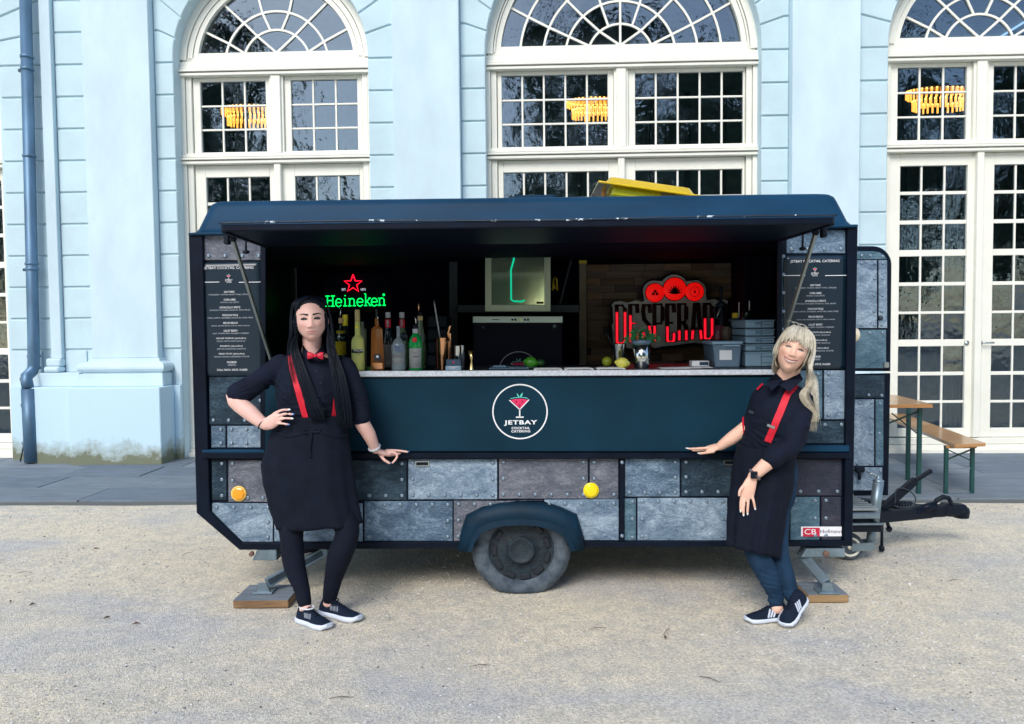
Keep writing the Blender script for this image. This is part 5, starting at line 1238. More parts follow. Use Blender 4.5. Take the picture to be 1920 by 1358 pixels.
def bottle(px, Y, rows, m, label, extras, sx=1.0, sides=24, smooth_=True, name='bottle'):
    bz = Vector((S(px, rows[0][1], Y).x, Y, CZ + .001))
    pr_ = prof_px(bz, rows, px, Y); H_ = S(px, rows[-1][1], Y).z - bz.z; f_ = H_ / pr_[-1][1]
    pr_ = [(r, z * f_) for r, z in pr_]; t = thing(name, bz, label, name)
    bm = BM(); lathe(bm, [(pr_[0][0] * .85, 0)] + [(r, z + .002) for r, z in pr_], bz, sides, smooth_); g_ = link('glass', bm, m, t)
    zz = lambda py: bz.z + (S(px, py, Y).z - S(px, rows[0][1], Y).z) * f_
    k = (Y + 4.55) / 1500
    for e in extras:
        kind = e[0]
        if kind == 'band':      # name, material, half width px, y bottom, y top
            _, nm, mm, w_, yb_, yt_ = e; bm = BM(); lathe(bm, [(w_ * k * .96, zz(yb_) - bz.z), (w_ * k, zz(yb_) - bz.z + .001), (w_ * k, zz(yt_) - bz.z - .001), (w_ * k * .96, zz(yt_) - bz.z)], bz, sides); link(nm, bm, mm, t)
        elif kind == 'label':   # curved front label only
            _, nm, mm, w_, yb_, yt_, ang = e; bm = BM(); n = 10; L_ = []
            for i in range(n + 1):
                a_ = R(-90 - ang + 2 * ang * i / n); L_.append([bm.verts.new((bz.x + w_ * k * math.cos(a_), bz.y + w_ * k * math.sin(a_), z)) for z in (zz(yb_), zz(yt_))])
            for p, q in zip(L_, L_[1:]): bm.faces.new((p[0], q[0], q[1], p[1])).smooth = True
            bmesh.ops.solidify(bm, geom=bm.faces[:], thickness=-.0008); bmesh.ops.recalc_face_normals(bm, faces=bm.faces[:]); link(nm, bm, mm, t)
        elif kind == 'text':
            _, s_, wpx, hpx, py, mm, off = e; fit('lettering', s_, wpx, hpx, px + (e[7] if len(e) > 7 else 0), py, mm, t, Y - off * k)
        elif kind == 'tube':
            _, nm, mm, pts, r_ = e; bm = BM(); tube(bm, [S(a_, b_, Y) for a_, b_ in pts], r_, 8); link(nm, bm, mm, t)
        elif kind == 'disc':
            _, nm, mm, r_, ox, py, off = e; c = S(px + ox, py, Y); bm = BM(); lathe(bm, [(r_ * k, 0), (r_ * k, -.001), (.0005, -.0016)], (c.x, Y - off * k, c.z), 16, axis='Y'); link(nm, bm, mm, t)
    return t
bottle(641, .26, [(11.5, 688), (12.5, 684), (12.5, 640), (11, 628), (6, 618), (3.2, 612), (3.0, 600)], G_dark, 'limoncello bottle with round yellow label and speed pourer, leftmost of the bottles',
       [('band', 'stopper', cork, 4.6, 606, 597), ('tube', 'pourer', M['steel'], [(638, 597), (638, 588), (640, 575)], .004), ('label', 'neck_label', ylab, 9.5, 624, 619, 60), ('label', 'label', ylab, 13, 662, 638, 55), ('band', 'clear_band', G_clear, 12.8, 638, 626)])
bottle(649, .40, [(9, 688), (9.5, 684), (9.5, 640), (7, 624), (5, 612)], G_dark, 'dark bottle with a bright yellow cap, behind the limoncello bottle', [('band', 'cap', ylab, 5.2, 611, 591)])
bottle(672, .05, [(11.5, 694.5), (12.3, 691), (12.3, 645), (11.5, 638), (8.5, 632), (6, 630.5), (5.2, 628), (4.8, 606), (4.6, 602)], G_frost, 'frosted pale yellow lemon liqueur bottle with gold foil neck',
       [('band', 'foil_cap', goldfoil, 4.9, 603, 581), ('label', 'label', darklab, 12.6, 660.5, 654, 58), ('text', 'PALLINI', 17, 4, 657.3, M['print'], 12.95), ('text', 'LIMONCELLO', 12, 2.0, 664, M['galv'], 12.6), ('disc', 'neck_tag', ylab, 3.2, -2, 613, 5.0)])
bottle(681, .22, [(7, 690), (7.5, 688), (7.5, 625), (7, 618), (3.2, 614), (3.2, 604)], G_frost2, 'frosted cloudy bottle just behind the lemon liqueur', [])
bottle(708, .06, [(12.5, 694), (13, 692), (10.5, 618), (9.5, 616), (4.5, 612), (3.6, 608), (3.2, 598)], G_amber, 'tall square tapered bottle of amber rum with copper plate at its foot',
       [('band', 'stopper', G_dark, 2.8, 598, 580), ('tube', 'neck_ring', M['steel'], [(708, 599), (708, 592)], .005)], sides=4, smooth_=False)
q_ = S(707, 0, .045)
def flat_on(parent, px0, px1, py0, py1, y, m, nm):
    a_, b_ = S(px0, py1, y), S(px1, py0, y); bm = BM(); box(bm, a_.x, b_.x, y, y + .002, a_.z, b_.z); return link(nm, bm, m, parent)
rum = [o for o in COL.objects if o.name.startswith('bottle') and 'tapered' in o.get('label', '')][0]
flat_on(rum, 697.5, 717, 681, 692, .018, M['copper'], 'copper_plate'); flat_on(rum, 701, 714, 664, 677, .020, blacklab, 'label')
v = S(707.5, 669, .019); bm = BM(); lathe(bm, [(.008, 0), (.007, -.002), (.0005, -.003)], (v.x, .019, v.z), 12, axis='Y'); link('emblem', bm, M['print'], rum)
bottle(729, .20, [(10, 690), (10.5, 687), (10.5, 640), (9.8, 632), (6.5, 618), (4.6, 612), (4.4, 596)], G_dark, 'dark bottle with grey label and red and white neck band, left one of two',
       [('band', 'cap', greycap, 5.0, 596, 586), ('band', 'neck_band', redlab, 5.6, 614, 599), ('label', 'neck_patch', M['print'], 5.8, 612, 600, 18), ('label', 'label', greylab, 10.8, 685, 645, 60), ('text', 'VERMOUTH', 11, 2.2, 652, blacklab, 11.2) if False else ('label', 'small_label', whitelab, 11.0, 681, 674, 20)])
bottle(755, .24, [(10, 690), (10.5, 687), (10.5, 640), (9.8, 630), (6.5, 618), (4.6, 612), (4.4, 596)], G_pale, 'clear bottle with red and white neck band, behind the vodka bottle',
       [('band', 'cap', greycap, 5.0, 596, 586), ('band', 'neck_band', redlab, 5.6, 614, 599), ('label', 'neck_patch', M['print'], 5.8, 612, 600, 18), ('disc', 'hang_tag', M['galv_dark'], 8, 3, 631, 10.8)])
bottle(748, .06, [(12.6, 694), (13.4, 691), (13.4, 652), (12.6, 645), (8, 638), (3.6, 633), (3.4, 618), (3.6, 615)], gmat('clear vodka glass', (.38, .48, .52), .05, .6), 'clear vodka bottle with blue lettering standing in front of the others',
       [('text', 'ABSOLUT', 20, 5.0, 651, blueprint, 14.2), ('text', 'VODKA', 15, 5.0, 657.5, blueprint, 14.2), ('label', 'label', whitelab, 13.8, 679, 671, 55), ('label', 'strip', greylab, 13.7, 669, 664, 55), ('band', 'cap', M['galv'], 3.8, 616, 612)])
bottle(780, .06, [(12.2, 693), (12.8, 690), (13.2, 650), (13.2, 644), (11.5, 636), (6.5, 628), (5.2, 625)], G_green, 'green gin bottle with white label and red seal',
       [('band', 'collar', greycap, 5.4, 626, 617), ('band', 'pourer_base', M['black'], 4.6, 617, 610), ('tube', 'pourer', M['steel'], [(780, 611), (779.5, 600), (778.5, 593)], .0035), ('label', 'label', whitelab, 13.6, 688, 652, 58), ('disc', 'seal', redlab, 4.6, -1, 637, 13), ('text', 'Tanqueray', 16, 4.5, 661, mk('grey script', (.25, .27, .3), .6), 14.2), ('text', 'LONDON DRY GIN', 12, 2, 669, M['galv_dark'], 14.2)])
bottle(789, .26, [(10, 689), (10.6, 686), (10.6, 650), (10, 634), (6.2, 618), (4.6, 602), (4.2, 600)], G_pale, 'tall pale green bottle with cork and speed pourer, rightmost of the bottles',
       [('band', 'stopper', cork, 5.2, 601, 593), ('band', 'pourer_base', M['black'], 3.6, 593, 586), ('tube', 'pourer', M['copper'], [(785, 587), (785, 576), (785.5, 568)], .0045)])
# cups, shakers, jigger
def cup(px, yb, yt, rb, rt, Y, m, label, cat='cup', name='cup', rim=True):
    k = (Y + 4.55) / 1500; z0 = CZ + .001; z1 = S(px, yt, Y).z; bz = Vector((S(px, yb, Y).x, Y, z0)); t = thing(name, bz, label, cat)
    H_ = z1 - z0; bm = BM(); lathe(bm, [(rb * k * .9, 0), (rb * k, .003), (rt * k, H_), (rt * k * 1.03, H_ + .002), (rt * k * .94, H_), (rb * k * .9, .01)], bz, 28); link('body', bm, m, t)
    return t, bz, z1
t, bz, z1 = cup(830, 691, 634, 6.2, 9.5, .10, M['copper'], 'copper mixing cup holding a twisted bar spoon', name='mixing_cup')
bm = BM(); pts = [S(826, 640, .10), S(821, 610, .10), S(817, 585, .10), S(815, 572, .10), S(813.5, 563, .10)]; tube(bm, pts, .0042, 6)
for k in range(26): tube(bm, [pts[0].lerp(pts[3], k / 26), pts[0].lerp(pts[3], (k + .5) / 26)], [.0062, .0045], 6)
o = link('bar_spoon', bm, M['alu'], loc=pts[0]); tag(o, 'twisted steel bar spoon standing in the copper mixing cup', 'bar spoon')
bm = BM(); tube(bm, [S(842, 640, .12), S(840, 625, .12), S(844, 612, .12), S(845, 608, .12)], [.005, .006, .007, .004], 8); o = link('copper_strainer', bm, M['copper'], loc=S(842, 640, .12)); tag(o, 'curled copper utensil handle standing behind the mixing cup', 'bar tool')
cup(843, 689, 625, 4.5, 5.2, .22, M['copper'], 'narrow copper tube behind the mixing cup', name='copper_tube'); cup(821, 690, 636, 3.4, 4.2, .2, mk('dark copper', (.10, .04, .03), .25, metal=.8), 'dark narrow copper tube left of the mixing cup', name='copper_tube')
cup(858, 690, 649, 8.2, 6.6, .10, M['steel'], 'upturned steel shaker tin behind the card holder', name='shaker_tin'); cup(866, 689, 648, 7.0, 5.6, .18, M['steel'], 'second upturned steel shaker tin, the right hand one', name='shaker_tin')
k = (.08 + 4.55) / 1500; v = cbase(884, 691, .08, .08); bm = BM(); lathe(bm, [(.5 * 11 * k, 0), (.48 * 11 * k, .002), (.16 * 11 * k, .045), (.16 * 11 * k, .052), (.50 * 11 * k, .115), (.46 * 11 * k, .115), (.12 * 11 * k, .06)], v, 20)
o = link('jigger', bm, M['brass'], loc=v); tag(o, 'double ended brass jigger right of the shaker tins', 'jigger')
v = cbase(850, 694, .03, .03); t = thing('card_holder', v, 'small holder of blue and grey cards in front of the shaker tins', 'card holder')
q0, q1 = S(835.5, 693, .03), S(864.5, 674, .03); bm = BM(); box(bm, q0.x, q1.x, .02, .06, CZ, CZ + .028, .003); link('tray', bm, M['grey_box'], t); bm = BM(); box(bm, q0.x + .003, q1.x - .003, .035, .05, CZ + .0285, q1.z, .002); link('cards', bm, mk('navy card', (.02, .06, .11), .5), t)
bm = BM(); v_ = S(850, 678, .03); lathe(bm, [(.006, 0), (.006, -.001), (.0005, -.0012)], (v_.x, .0345, v_.z - .005), 12, axis='Y'); link('logo', bm, M['pink'], t)
bm = BM(); prism(bm, [(q0.x + .01, CZ + .024), (q1.x - .01, CZ + .024), ((q0.x + q1.x) / 2, CZ + .008)], .0185, .0195); link('card_motif', bm, M['print_grey'], t)
# fruit
def fruit(px, py, rx, ry, Y, m, label, cat, nub=0, ang=0):
    k = (Y + 4.55) / 1500; c = Vector((S(px, py, Y).x, Y, CZ + ry * k)); bm = BM(); bmesh.ops.create_icosphere(bm, subdivisions=4, radius=1)
    for v in bm.verts:
        x, y, z = v.co; q = x
        e = 1 + (nub * max(0, abs(q) - .86) * 2.2); v.co = Vector((x * rx * k * e, y * ry * k, z * ry * k)) * (1 + .012 * noise.noise(v.co * 3))
    bmesh.ops.transform(bm, matrix=Matrix.Translation(c) @ Matrix.Rotation(ang, 4, 'Y'), verts=bm.verts)
    for f in bm.faces: f.smooth = True
    o = link(cat, bm, m, loc=(c.x, c.y, CZ)); tag(o, label, cat)
fruit(995.5, 680, 12.5, 10.5, .22, M['lime'], 'bright green lime lying on the clear tray', 'lime', .5, .2); fruit(1013, 683, 8.5, 7.5, .30, M['lime_dark'], 'small dark green lime right of the bright one', 'lime', .4, -.2)
fruit(1138, 679, 9, 9.5, .28, mk('yellow green lime', (.34, .42, .03), .35, bump=.1, bscale=150), 'yellowish lime left of the steel straw cup', 'lime', .2, .5); fruit(1167, 682, 12.5, 10.5, .07, M['lemon'], 'pale yellow lemon in front of the steel cups', 'lemon', .6, .15)
# trays and cards on the counter
v0, v1 = cbase(918, 689, .2, .2), cbase(992, 689, .2, .2); bm = BM(); box(bm, v0.x, v1.x, .12, .34, CZ, CZ + .008, .003); box(bm, v0.x + .02, v0.x + .10, .14, .20, CZ + .0085, CZ + .022, .004)
for k in range(9): box(bm, v0.x + .12 + k * .017, v0.x + .127 + k * .017, .13, .33, CZ + .0083, CZ + .012)
o = link('cutting_tray', bm, M['clear_box'], loc=((v0.x + v1.x) / 2, .22, CZ)); tag(o, 'clear plastic tray with ridges lying under the green lime', 'tray')
for i, (a_, b_) in enumerate(((1001, 1054), (1059, 1113), (1119, 1172))):
    q0, q1 = cbase(a_, 695, .0, .0), cbase(b_, 695, 0, 0); bm = BM(); box(bm, q0.x, q1.x, -.02, .12, CZ + .0, CZ + .006, .001); box(bm, q0.x + .01, q1.x - .02, -.028, .10, CZ + .0063, CZ + .0085)
    o = link('coaster_card', bm, M['paper'], loc=((q0.x + q1.x) / 2, .05, CZ)); tag(o, ('white card on the counter edge below the green lime', 'white card on the counter edge, middle one of three', 'white card on the counter edge below the lemon')[i], 'card', 'white cards laid along the counter edge')
q0, q1 = cbase(1238, 692, .06, .06), cbase(1331, 692, .06, .06); bm = BM()
for k in range(3): box(bm, q0.x + k * .07, q0.x + k * .07 + .16, .02 + .01 * k, .16, CZ + .0012 * k, CZ + .0012 * k + .001)
o = link('loose_papers', bm, M['paper'], loc=(q0.x + .15, .08, CZ)); tag(o, 'fanned out white papers on the counter right of the herb pot', 'papers')
q0, q1 = cbase(1296, 690, .2, .2), cbase(1328, 690, .2, .2); t = thing('carton', ((q0.x + q1.x) / 2, .22, CZ), 'small white printed carton lying on the papers', 'carton'); bm = BM(); box(bm, q0.x, q1.x, .18, .26, CZ + .004, CZ + .035, .001); link('box', bm, whitelab, t)
bm = BM(); box(bm, q0.x + .045, q1.x - .003, .1785, .1795, CZ + .010, CZ + .030); link('print', bm, mk('dark blue print', (.02, .05, .10), .5), t)
# steel cups
t, bz, z1 = cup(1161.5, 690, 646, 10.5, 13.2, .16, M['steel'], 'steel cup with a dark straw, left of the herb pot', name='steel_cup')
bm = BM(); q_ = S(1150, 648, .16); tube(bm, [S(1150, 650, .16), S(1136, 624, .16)], .0028, 6); o = link('straw', bm, M['galv_dark'], loc=q_); tag(o, 'thin dark straw leaning out of the left steel cup', 'straw')
bm = BM(); q_ = S(1161, 648, .16); rg_ = random.Random(3)
for k in range(14): p = q_ + Vector((rg_.uniform(-.022, .022), rg_.uniform(-.02, .02), rg_.uniform(-.004, .006))); lathe(bm, [(.002, -.004), (.007, 0), (.002, .004)], p, 6)
o = link('herb_garnish', bm, ylab, loc=q_); tag(o, 'dried citrus bits filling the left steel cup', 'garnish')
pt_ = thing('herb_pot', cbase(1203, 692, .12, .12), 'green mint bunch growing from a clear rimmed steel cup', 'potted herb')
k = (.12 + 4.55) / 1500; bz = Vector(pt_.location); z1 = S(1203, 645, .12).z; bm = BM(); H_ = z1 - bz.z; lathe(bm, [(13 * k, 0), (13.8 * k, .003), (18 * k, H_), (17 * k, H_ + .001), (13 * k, .01)], bz, 32); link('cup', bm, M['steel'], pt_)
bm = BM(); lathe(bm, [(17.2 * k, H_), (19 * k, H_ + .001), (19.6 * k, H_ + .024), (18.8 * k, H_ + .024), (17 * k, H_ - .01)], bz, 32); link('plastic_rim', bm, M['clear_box'], pt_)
lf = BM(); rg_ = random.Random(12); stm = BM()
for k_ in range(330):
    a_ = rg_.uniform(0, 6.28); r_ = rg_.random() ** .6; c = Vector((bz.x + math.cos(a_) * r_ * .095, bz.y + math.sin(a_) * r_ * .07, z1 + .015 + .075 * (1 - r_ ** 2) * rg_.random() + rg_.uniform(-.01, .02)))
    if c.y < bz.y - .03 and c.z < z1 + .02: c.z += .03
    u = Vector((math.cos(a_ + rg_.gauss(0, .8)), math.sin(a_ + rg_.gauss(0, .8)), rg_.uniform(-.5, .6))).normalized(); s_ = u.orthogonal().normalized(); s_ = (Matrix.Rotation(rg_.uniform(0, 6), 3, u) @ s_); L_ = rg_.uniform(.013, .024)
    vs = [lf.verts.new(p) for p in (c, c + u * L_ * .45 + s_ * L_ * .35, c + u * L_, c + u * L_ * .45 - s_ * L_ * .35)]; lf.faces.new(vs)
for k_ in range(18):
    a_ = rg_.uniform(0, 6.28); tube(stm, [(bz.x + .02 * math.cos(a_), bz.y + .02 * math.sin(a_), z1 - .01), (bz.x + .06 * math.cos(a_), bz.y + .05 * math.sin(a_), z1 + .05)], .0015, 5)
tag(link('leaves', lf, M['leaf_pot'], pt_), kind='stuff'); tag(link('stems', stm, M['leaf_pot'], pt_), kind='stuff')
# clear storage box with lid and label
bx = thing('storage_box', cbase(1364, 690, .2, .2), 'cloudy clear storage box with white label and clip lid', 'storage box'); yb_ = .12
poly('tub', [(1342, 690), (1387, 690), (1391, 645), (1337, 645)], yb_, yb_ + .26, 'clear_box', .008, bx, yb_)
poly('lid', [(1335, 646), (1392.5, 645), (1392.5, 640), (1335, 640.5)], yb_ - .01, yb_ + .27, 'grey_box', .003, bx, yb_)
rect('label', 1349, 1372, 657, 675, yb_ - .003, yb_ - .0002, 'paper', parent=bx, Yp=yb_); rect('clip', 1354, 1386, 646.5, 649.5, yb_ - .014, yb_ - .0105, 'grey_box', .001, parent=bx, Yp=yb_)
# stack of grey crates, one thing each
crt = [(659, 692.5, 'large grey crate at the bottom of the stack beside the blonde woman'), (645, 658.5, 'lowest shallow grey tray on the big crate'), (630.5, 644.5, 'second shallow grey tray of the stack'), (616, 630, 'third shallow grey tray of the stack'), (599, 615.5, 'topmost grey tray of the stack')]
for i, (yt_, yb2, lab) in enumerate(crt):
    yy = .14; q0, q1 = S(1397 + (3 - i) * .0, yb2, yy), S(1453, yt_, yy); t = thing('stacking_tray', ((q0.x + q1.x) / 2, yy + .17, max(CZ, q0.z)), lab, 'tray', 'stack of grey trays on the counter')
    bm = BM(); box(bm, q0.x + .004, q1.x, yy + .006, yy + .34, max(CZ + .001, q0.z), q1.z - .006, .008, 2); link('body', bm, M['grey_box'], t)
    bm = BM(); box(bm, q0.x, q1.x + .004, yy, yy + .345, q1.z - .010, q1.z - .002, .003); link('rim', bm, M['grey_box'], t)
    if i: a_, b_ = S(1416, yt_ + 9, yy), S(1426, yt_ + 5, yy); bm = BM(); box(bm, a_.x, b_.x, yy - .004, yy + .0055, a_.z, b_.z, .002); link('handle', bm, mk('darker blue plastic', (.12, .22, .31), .5), t)
    bm = BM(); a_ = S(1427, (yt_ + yb2) / 2, yy)
    box(bm, a_.x, a_.x + .004, yy + .001, yy + .0058, max(CZ + .01, q0.z + .003), q1.z - .012)
    for zf_ in (.35, .7): zz_ = q0.z + (q1.z - q0.z) * zf_; box(bm, a_.x + .005, q1.x - .01, yy + .002, yy + .0058, zz_, zz_ + .003)
    link('ribs', bm, M['clear_box'], t)
# stacked clear glasses behind the box
gl_m = glassy('tumbler glass', (.55, .72, .78, 1), .05, 1.5); gx = 0
for r_ in range(5):
    for c_ in range(3):
        px = 1370 + c_ * 11; yb2 = 658 - r_ * 12.5; Y = .46; k = (Y + 4.55) / 1500; v = S(px, yb2, Y); bm = BM(); lathe(bm, [(3.6 * k, 0), (4.9 * k, 11.5 * k), (4.5 * k, 11.5 * k), (3.3 * k, 1.0 * k)], v, 14)
        o = link('tumbler', bm, gl_m, loc=v); tag(o, 'clear tumbler behind the storage box, %s in the %s row of the stack' % (('left one', 'middle one', 'right one')[c_], ('bottom', 'second', 'third', 'fourth', 'top')[r_]), 'glass', 'clear tumblers stacked behind the storage box')
v0, v1 = S(1364, 692, .46), S(1397, 658, .46); bm = BM(); box(bm, v0.x, v1.x, .40, .54, CZ, v1.z, .006); o = link('glass_crate', bm, M['grey_box'], loc=((v0.x + v1.x) / 2, .47, CZ)); tag(o, 'grey crate under the stacked clear tumblers', 'crate')
# beer tap
tp = thing('beer_tap', cbase(1352, 690, .5, .5), 'black handled beer tap column behind the storage box', 'beer tap'); Y = .52
bm = BM(); tube(bm, [S(1351, 566, Y), S(1352.5, 537, Y)], [.008, .012], 10); link('handle', bm, M['black'], tp); bm = BM(); tube(bm, [(S(1352, 600, Y).x, Y, CZ), S(1352, 572, Y)], .022, 14); lathe(bm, [(.03, 0), (.034, .02), (.02, .035), (.01, .04)], S(1352, 577, Y), 14); tube(bm, [S(1352, 574, Y), S(1366, 573, Y + .05)], .012, 10); link('column', bm, M['black'], tp)
bm = BM(); tube(bm, [S(1351, 577, Y - .06), S(1343, 597, Y - .06)], .0045, 8); link('spout', bm, M['alu'], tp)
bm = BM(); v = S(1362, 628, .45); lathe(bm, [(.028, -.035), (.032, -.03), (.032, .03), (.026, .04), (.026, .05)], v, 18); o = link('preserve_jar', bm, gmat('pinkish jar', (.16, .12, .09), .1, .4), loc=v - Vector((0, 0, .035))); tag(o, 'small jar of brownish preserve below the beer tap', 'jar')
bm = BM(); v = S(1347, 626, .5); lathe(bm, [(.03, -.06), (.032, -.05), (.032, .05), (.028, .055)], v, 18); o = link('preserve_jar', bm, gmat('red jar', (.20, .03, .06), .1, .4), loc=v - Vector((0, 0, .06))); tag(o, 'small dark red jar left of the brownish one', 'jar')
bm = BM(); v = S(1378.5, 592, .6); box(bm, v.x - .016, v.x + .016, .59, .62, v.z - .02, v.z + .018, .004); o = link('yellow_tin', bm, M['yellow_tape'], loc=v - Vector((0, 0, .02))); tag(o, 'small dull yellow tin on top of the tumblers', 'tin')
for px, y0, y1, lab in ((1385.5, 567, 596, 'pale stick standing beside the yellow tin'), (1405, 564, 582, 'pale stick rising behind the grey trays')):
    bm = BM(); tube(bm, [S(px, y1, .6), S(px, y0, .6)], .0035, 8); o = link('stirrer', bm, M['paper'], loc=S(px, y1, .6)); tag(o, lab, 'stirrer')
bm = BM(); v = S(1400, 590, .62); lathe(bm, [(.025, -.03), (.03, -.02), (.03, .015), (.012, .03), (.012, .04)], v, 16); o = link('dark_bottle', bm, G_dark, loc=v - Vector((0, 0, .03))); tag(o, 'squat dark bottle standing behind the grey trays', 'bottle')
# blue boxes in the dark behind the bar spoon
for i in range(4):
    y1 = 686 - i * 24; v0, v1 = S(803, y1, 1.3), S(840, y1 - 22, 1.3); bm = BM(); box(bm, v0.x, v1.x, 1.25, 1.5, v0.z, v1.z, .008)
    o = link('dark_crate', bm, mk('deep blue crate', (.008, .022, .045), .6), loc=((v0.x + v1.x) / 2, 1.37, v0.z)); tag(o, ('lowest', 'second', 'third', 'topmost')[i] + ' dark blue crate in the stack behind the bar spoon', 'crate', 'dark crates inside the bar')

# ================================================================ TIMBER BLOCKS, TABLE, BENCH
def tblock(p, label):
    y0, y1 = -.245, .02; a_, b_ = p; bm = BM(); x0, x1 = G(a_, 1141 if a_ < 900 else 1131, 0).x, G(b_, 1141 if a_ < 900 else 1131, 0).x
    if a_ > 900: y0 = -.20
    t = thing('timber_block', ((x0 + x1) / 2, (y0 + y1) / 2, 0), label, 'timber block', 'timber blocks under the trailer legs')
    box(bm, x0, x1, y0, y1, 0.001, BZ - .003, .003); link('block', bm, M['wood_raw'] if a_ < 900 else mk('yellow timber', (.36, .24, .12), .8, c2=(.24, .15, .07), vscale=14, stretch=(.3, 3, 3), bump=.3), t)
    bm = BM(); box(bm, x0 + .001, x1 - .001, y0 + .001, y1 - .001, BZ - .0028, BZ, .001); link('top_board', bm, M['wood_grey'], t)
tblock((437, 540), 'reddish timber block with grey top under the left stabiliser leg'); tblock((1516, 1592), 'yellowish timber block with grey top under the right stabiliser leg')
PZ = .04
tb = thing('beer_table', (S(1700, 900, 2.35).x, 2.9, PZ), 'folding beer table with brown wooden top and green legs behind the trailer', 'table')
def ztop(px, py, Y): return S(px, py, Y)
tz = S(1748, 758, 2.30).z
pts = [(S(1748, 760, 2.30)), S(1640, 764, 2.26), S(1600, 738, 3.0), S(1668, 736, 3.0)]
bm = BM(); slab4(bm, [Vector((1.95, 2.28, tz)), Vector((S(1749, 758, 2.28).x, 2.28, tz)), Vector((S(1680, 738, 3.2).x, 3.2, tz)), Vector((1.95, 3.2, tz))][::1], .028); link('tabletop', bm, M['beer_wood'], tb)
bm = BM(); x_ = S(1722, 900, 2.40).x; box(bm, x_ - .018, x_ + .018, 2.38, 2.41, PZ, tz - .03, .003); link('leg', bm, M['green_paint'], tb)
bm = BM(); x_ = S(1702, 860, 3.0).x; box(bm, x_ - .018, x_ + .018, 2.98, 3.01, PZ, tz - .03, .003); link('leg', bm, M['green_paint'], tb)
bm = BM(); rod(bm, S(1722, 772, 2.4), S(1650, 800, 2.45), .012, .02, up=(0, 1, 0)); link('brace', bm, M['green_paint'], tb); bm = BM(); rod(bm, S(1672, 775, 2.5), S(1722, 815, 2.4), .008, .012, up=(0, 1, 0)); link('brace', bm, M['black'], tb)
bm = BM(); rod(bm, S(1660, 820, 2.6), S(1705, 820, 2.6), .012, .012, up=(0, 1, 0)); link('rail', bm, M['green_paint'], tb)
bc = thing('beer_bench', (S(1800, 900, 2.5).x, 2.6, PZ), 'low wooden beer bench with green folding legs beside the palace door', 'bench')
zb_ = S(1820, 831, 2.32).z
c4 = [S(1796, 834, 2.28), S(1847, 832, 2.34), S(1722, 775, 3.6), S(1668, 772, 3.6)]
def onz(px, py, z): return G(px, py, z)
bm = BM(); slab4(bm, [onz(1790, 834, zb_), onz(1848, 831, zb_), onz(1694, 776, zb_), onz(1650, 776, zb_)], .028); link('seat', bm, M['beer_wood'], bc)
L0 = onz(1773, 926, PZ); L1 = onz(1822, 925, PZ)
for (px, L_) in ((1770, L0), (1819, L1)):
    bm = BM(); box(bm, L_.x - .016, L_.x + .016, L_.y - .014, L_.y + .014, PZ, zb_ - .03, .003); link('leg', bm, M['green_paint'], bc)
bm = BM(); rod(bm, (L0.x, L0.y, zb_ - .06), (L1.x, L1.y, zb_ - .17), .008, .02, up=(0, 1, 0)); link('cross_brace', bm, M['green_paint'], bc); bm = BM(); rod(bm, (L1.x, L1.y - .01, zb_ - .06), (L0.x, L0.y - .01, zb_ - .15), .008, .02, up=(0, 1, 0)); link('cross_brace', bm, M['green_paint'], bc)
for z_ in (PZ + .006, zb_ - .23):
    bm = BM(); rod(bm, (L0.x, L0.y, z_), (L1.x, L1.y, z_), .010, .010); link('rail', bm, M['galv'], bc)
bm = BM(); box(bm, L0.x - .01, L1.x + .02, L0.y - .02, L0.y + .03, zb_ - .052, zb_ - .0285, .003); link('batten', bm, M['beer_wood'], bc)
bm = BM(); L2 = onz(1703, 868, PZ); box(bm, L2.x - .016, L2.x + .016, L2.y - .014, L2.y + .014, PZ, zb_ - .03, .003); link('leg', bm, M['green_paint'], bc)

# blue light strip under the bar ceiling
bm = BM(); a_, b_ = S(1115, 477, 1.88), S(1440, 474, 1.88); rod(bm, a_, b_, .012, .012); o = link('light_strip', bm, emis('dim blue light strip', (.02, .03, 1.0), .35), loc=a_); tag(o, 'thin dim blue light strip along the top of the plank wall', 'light strip')
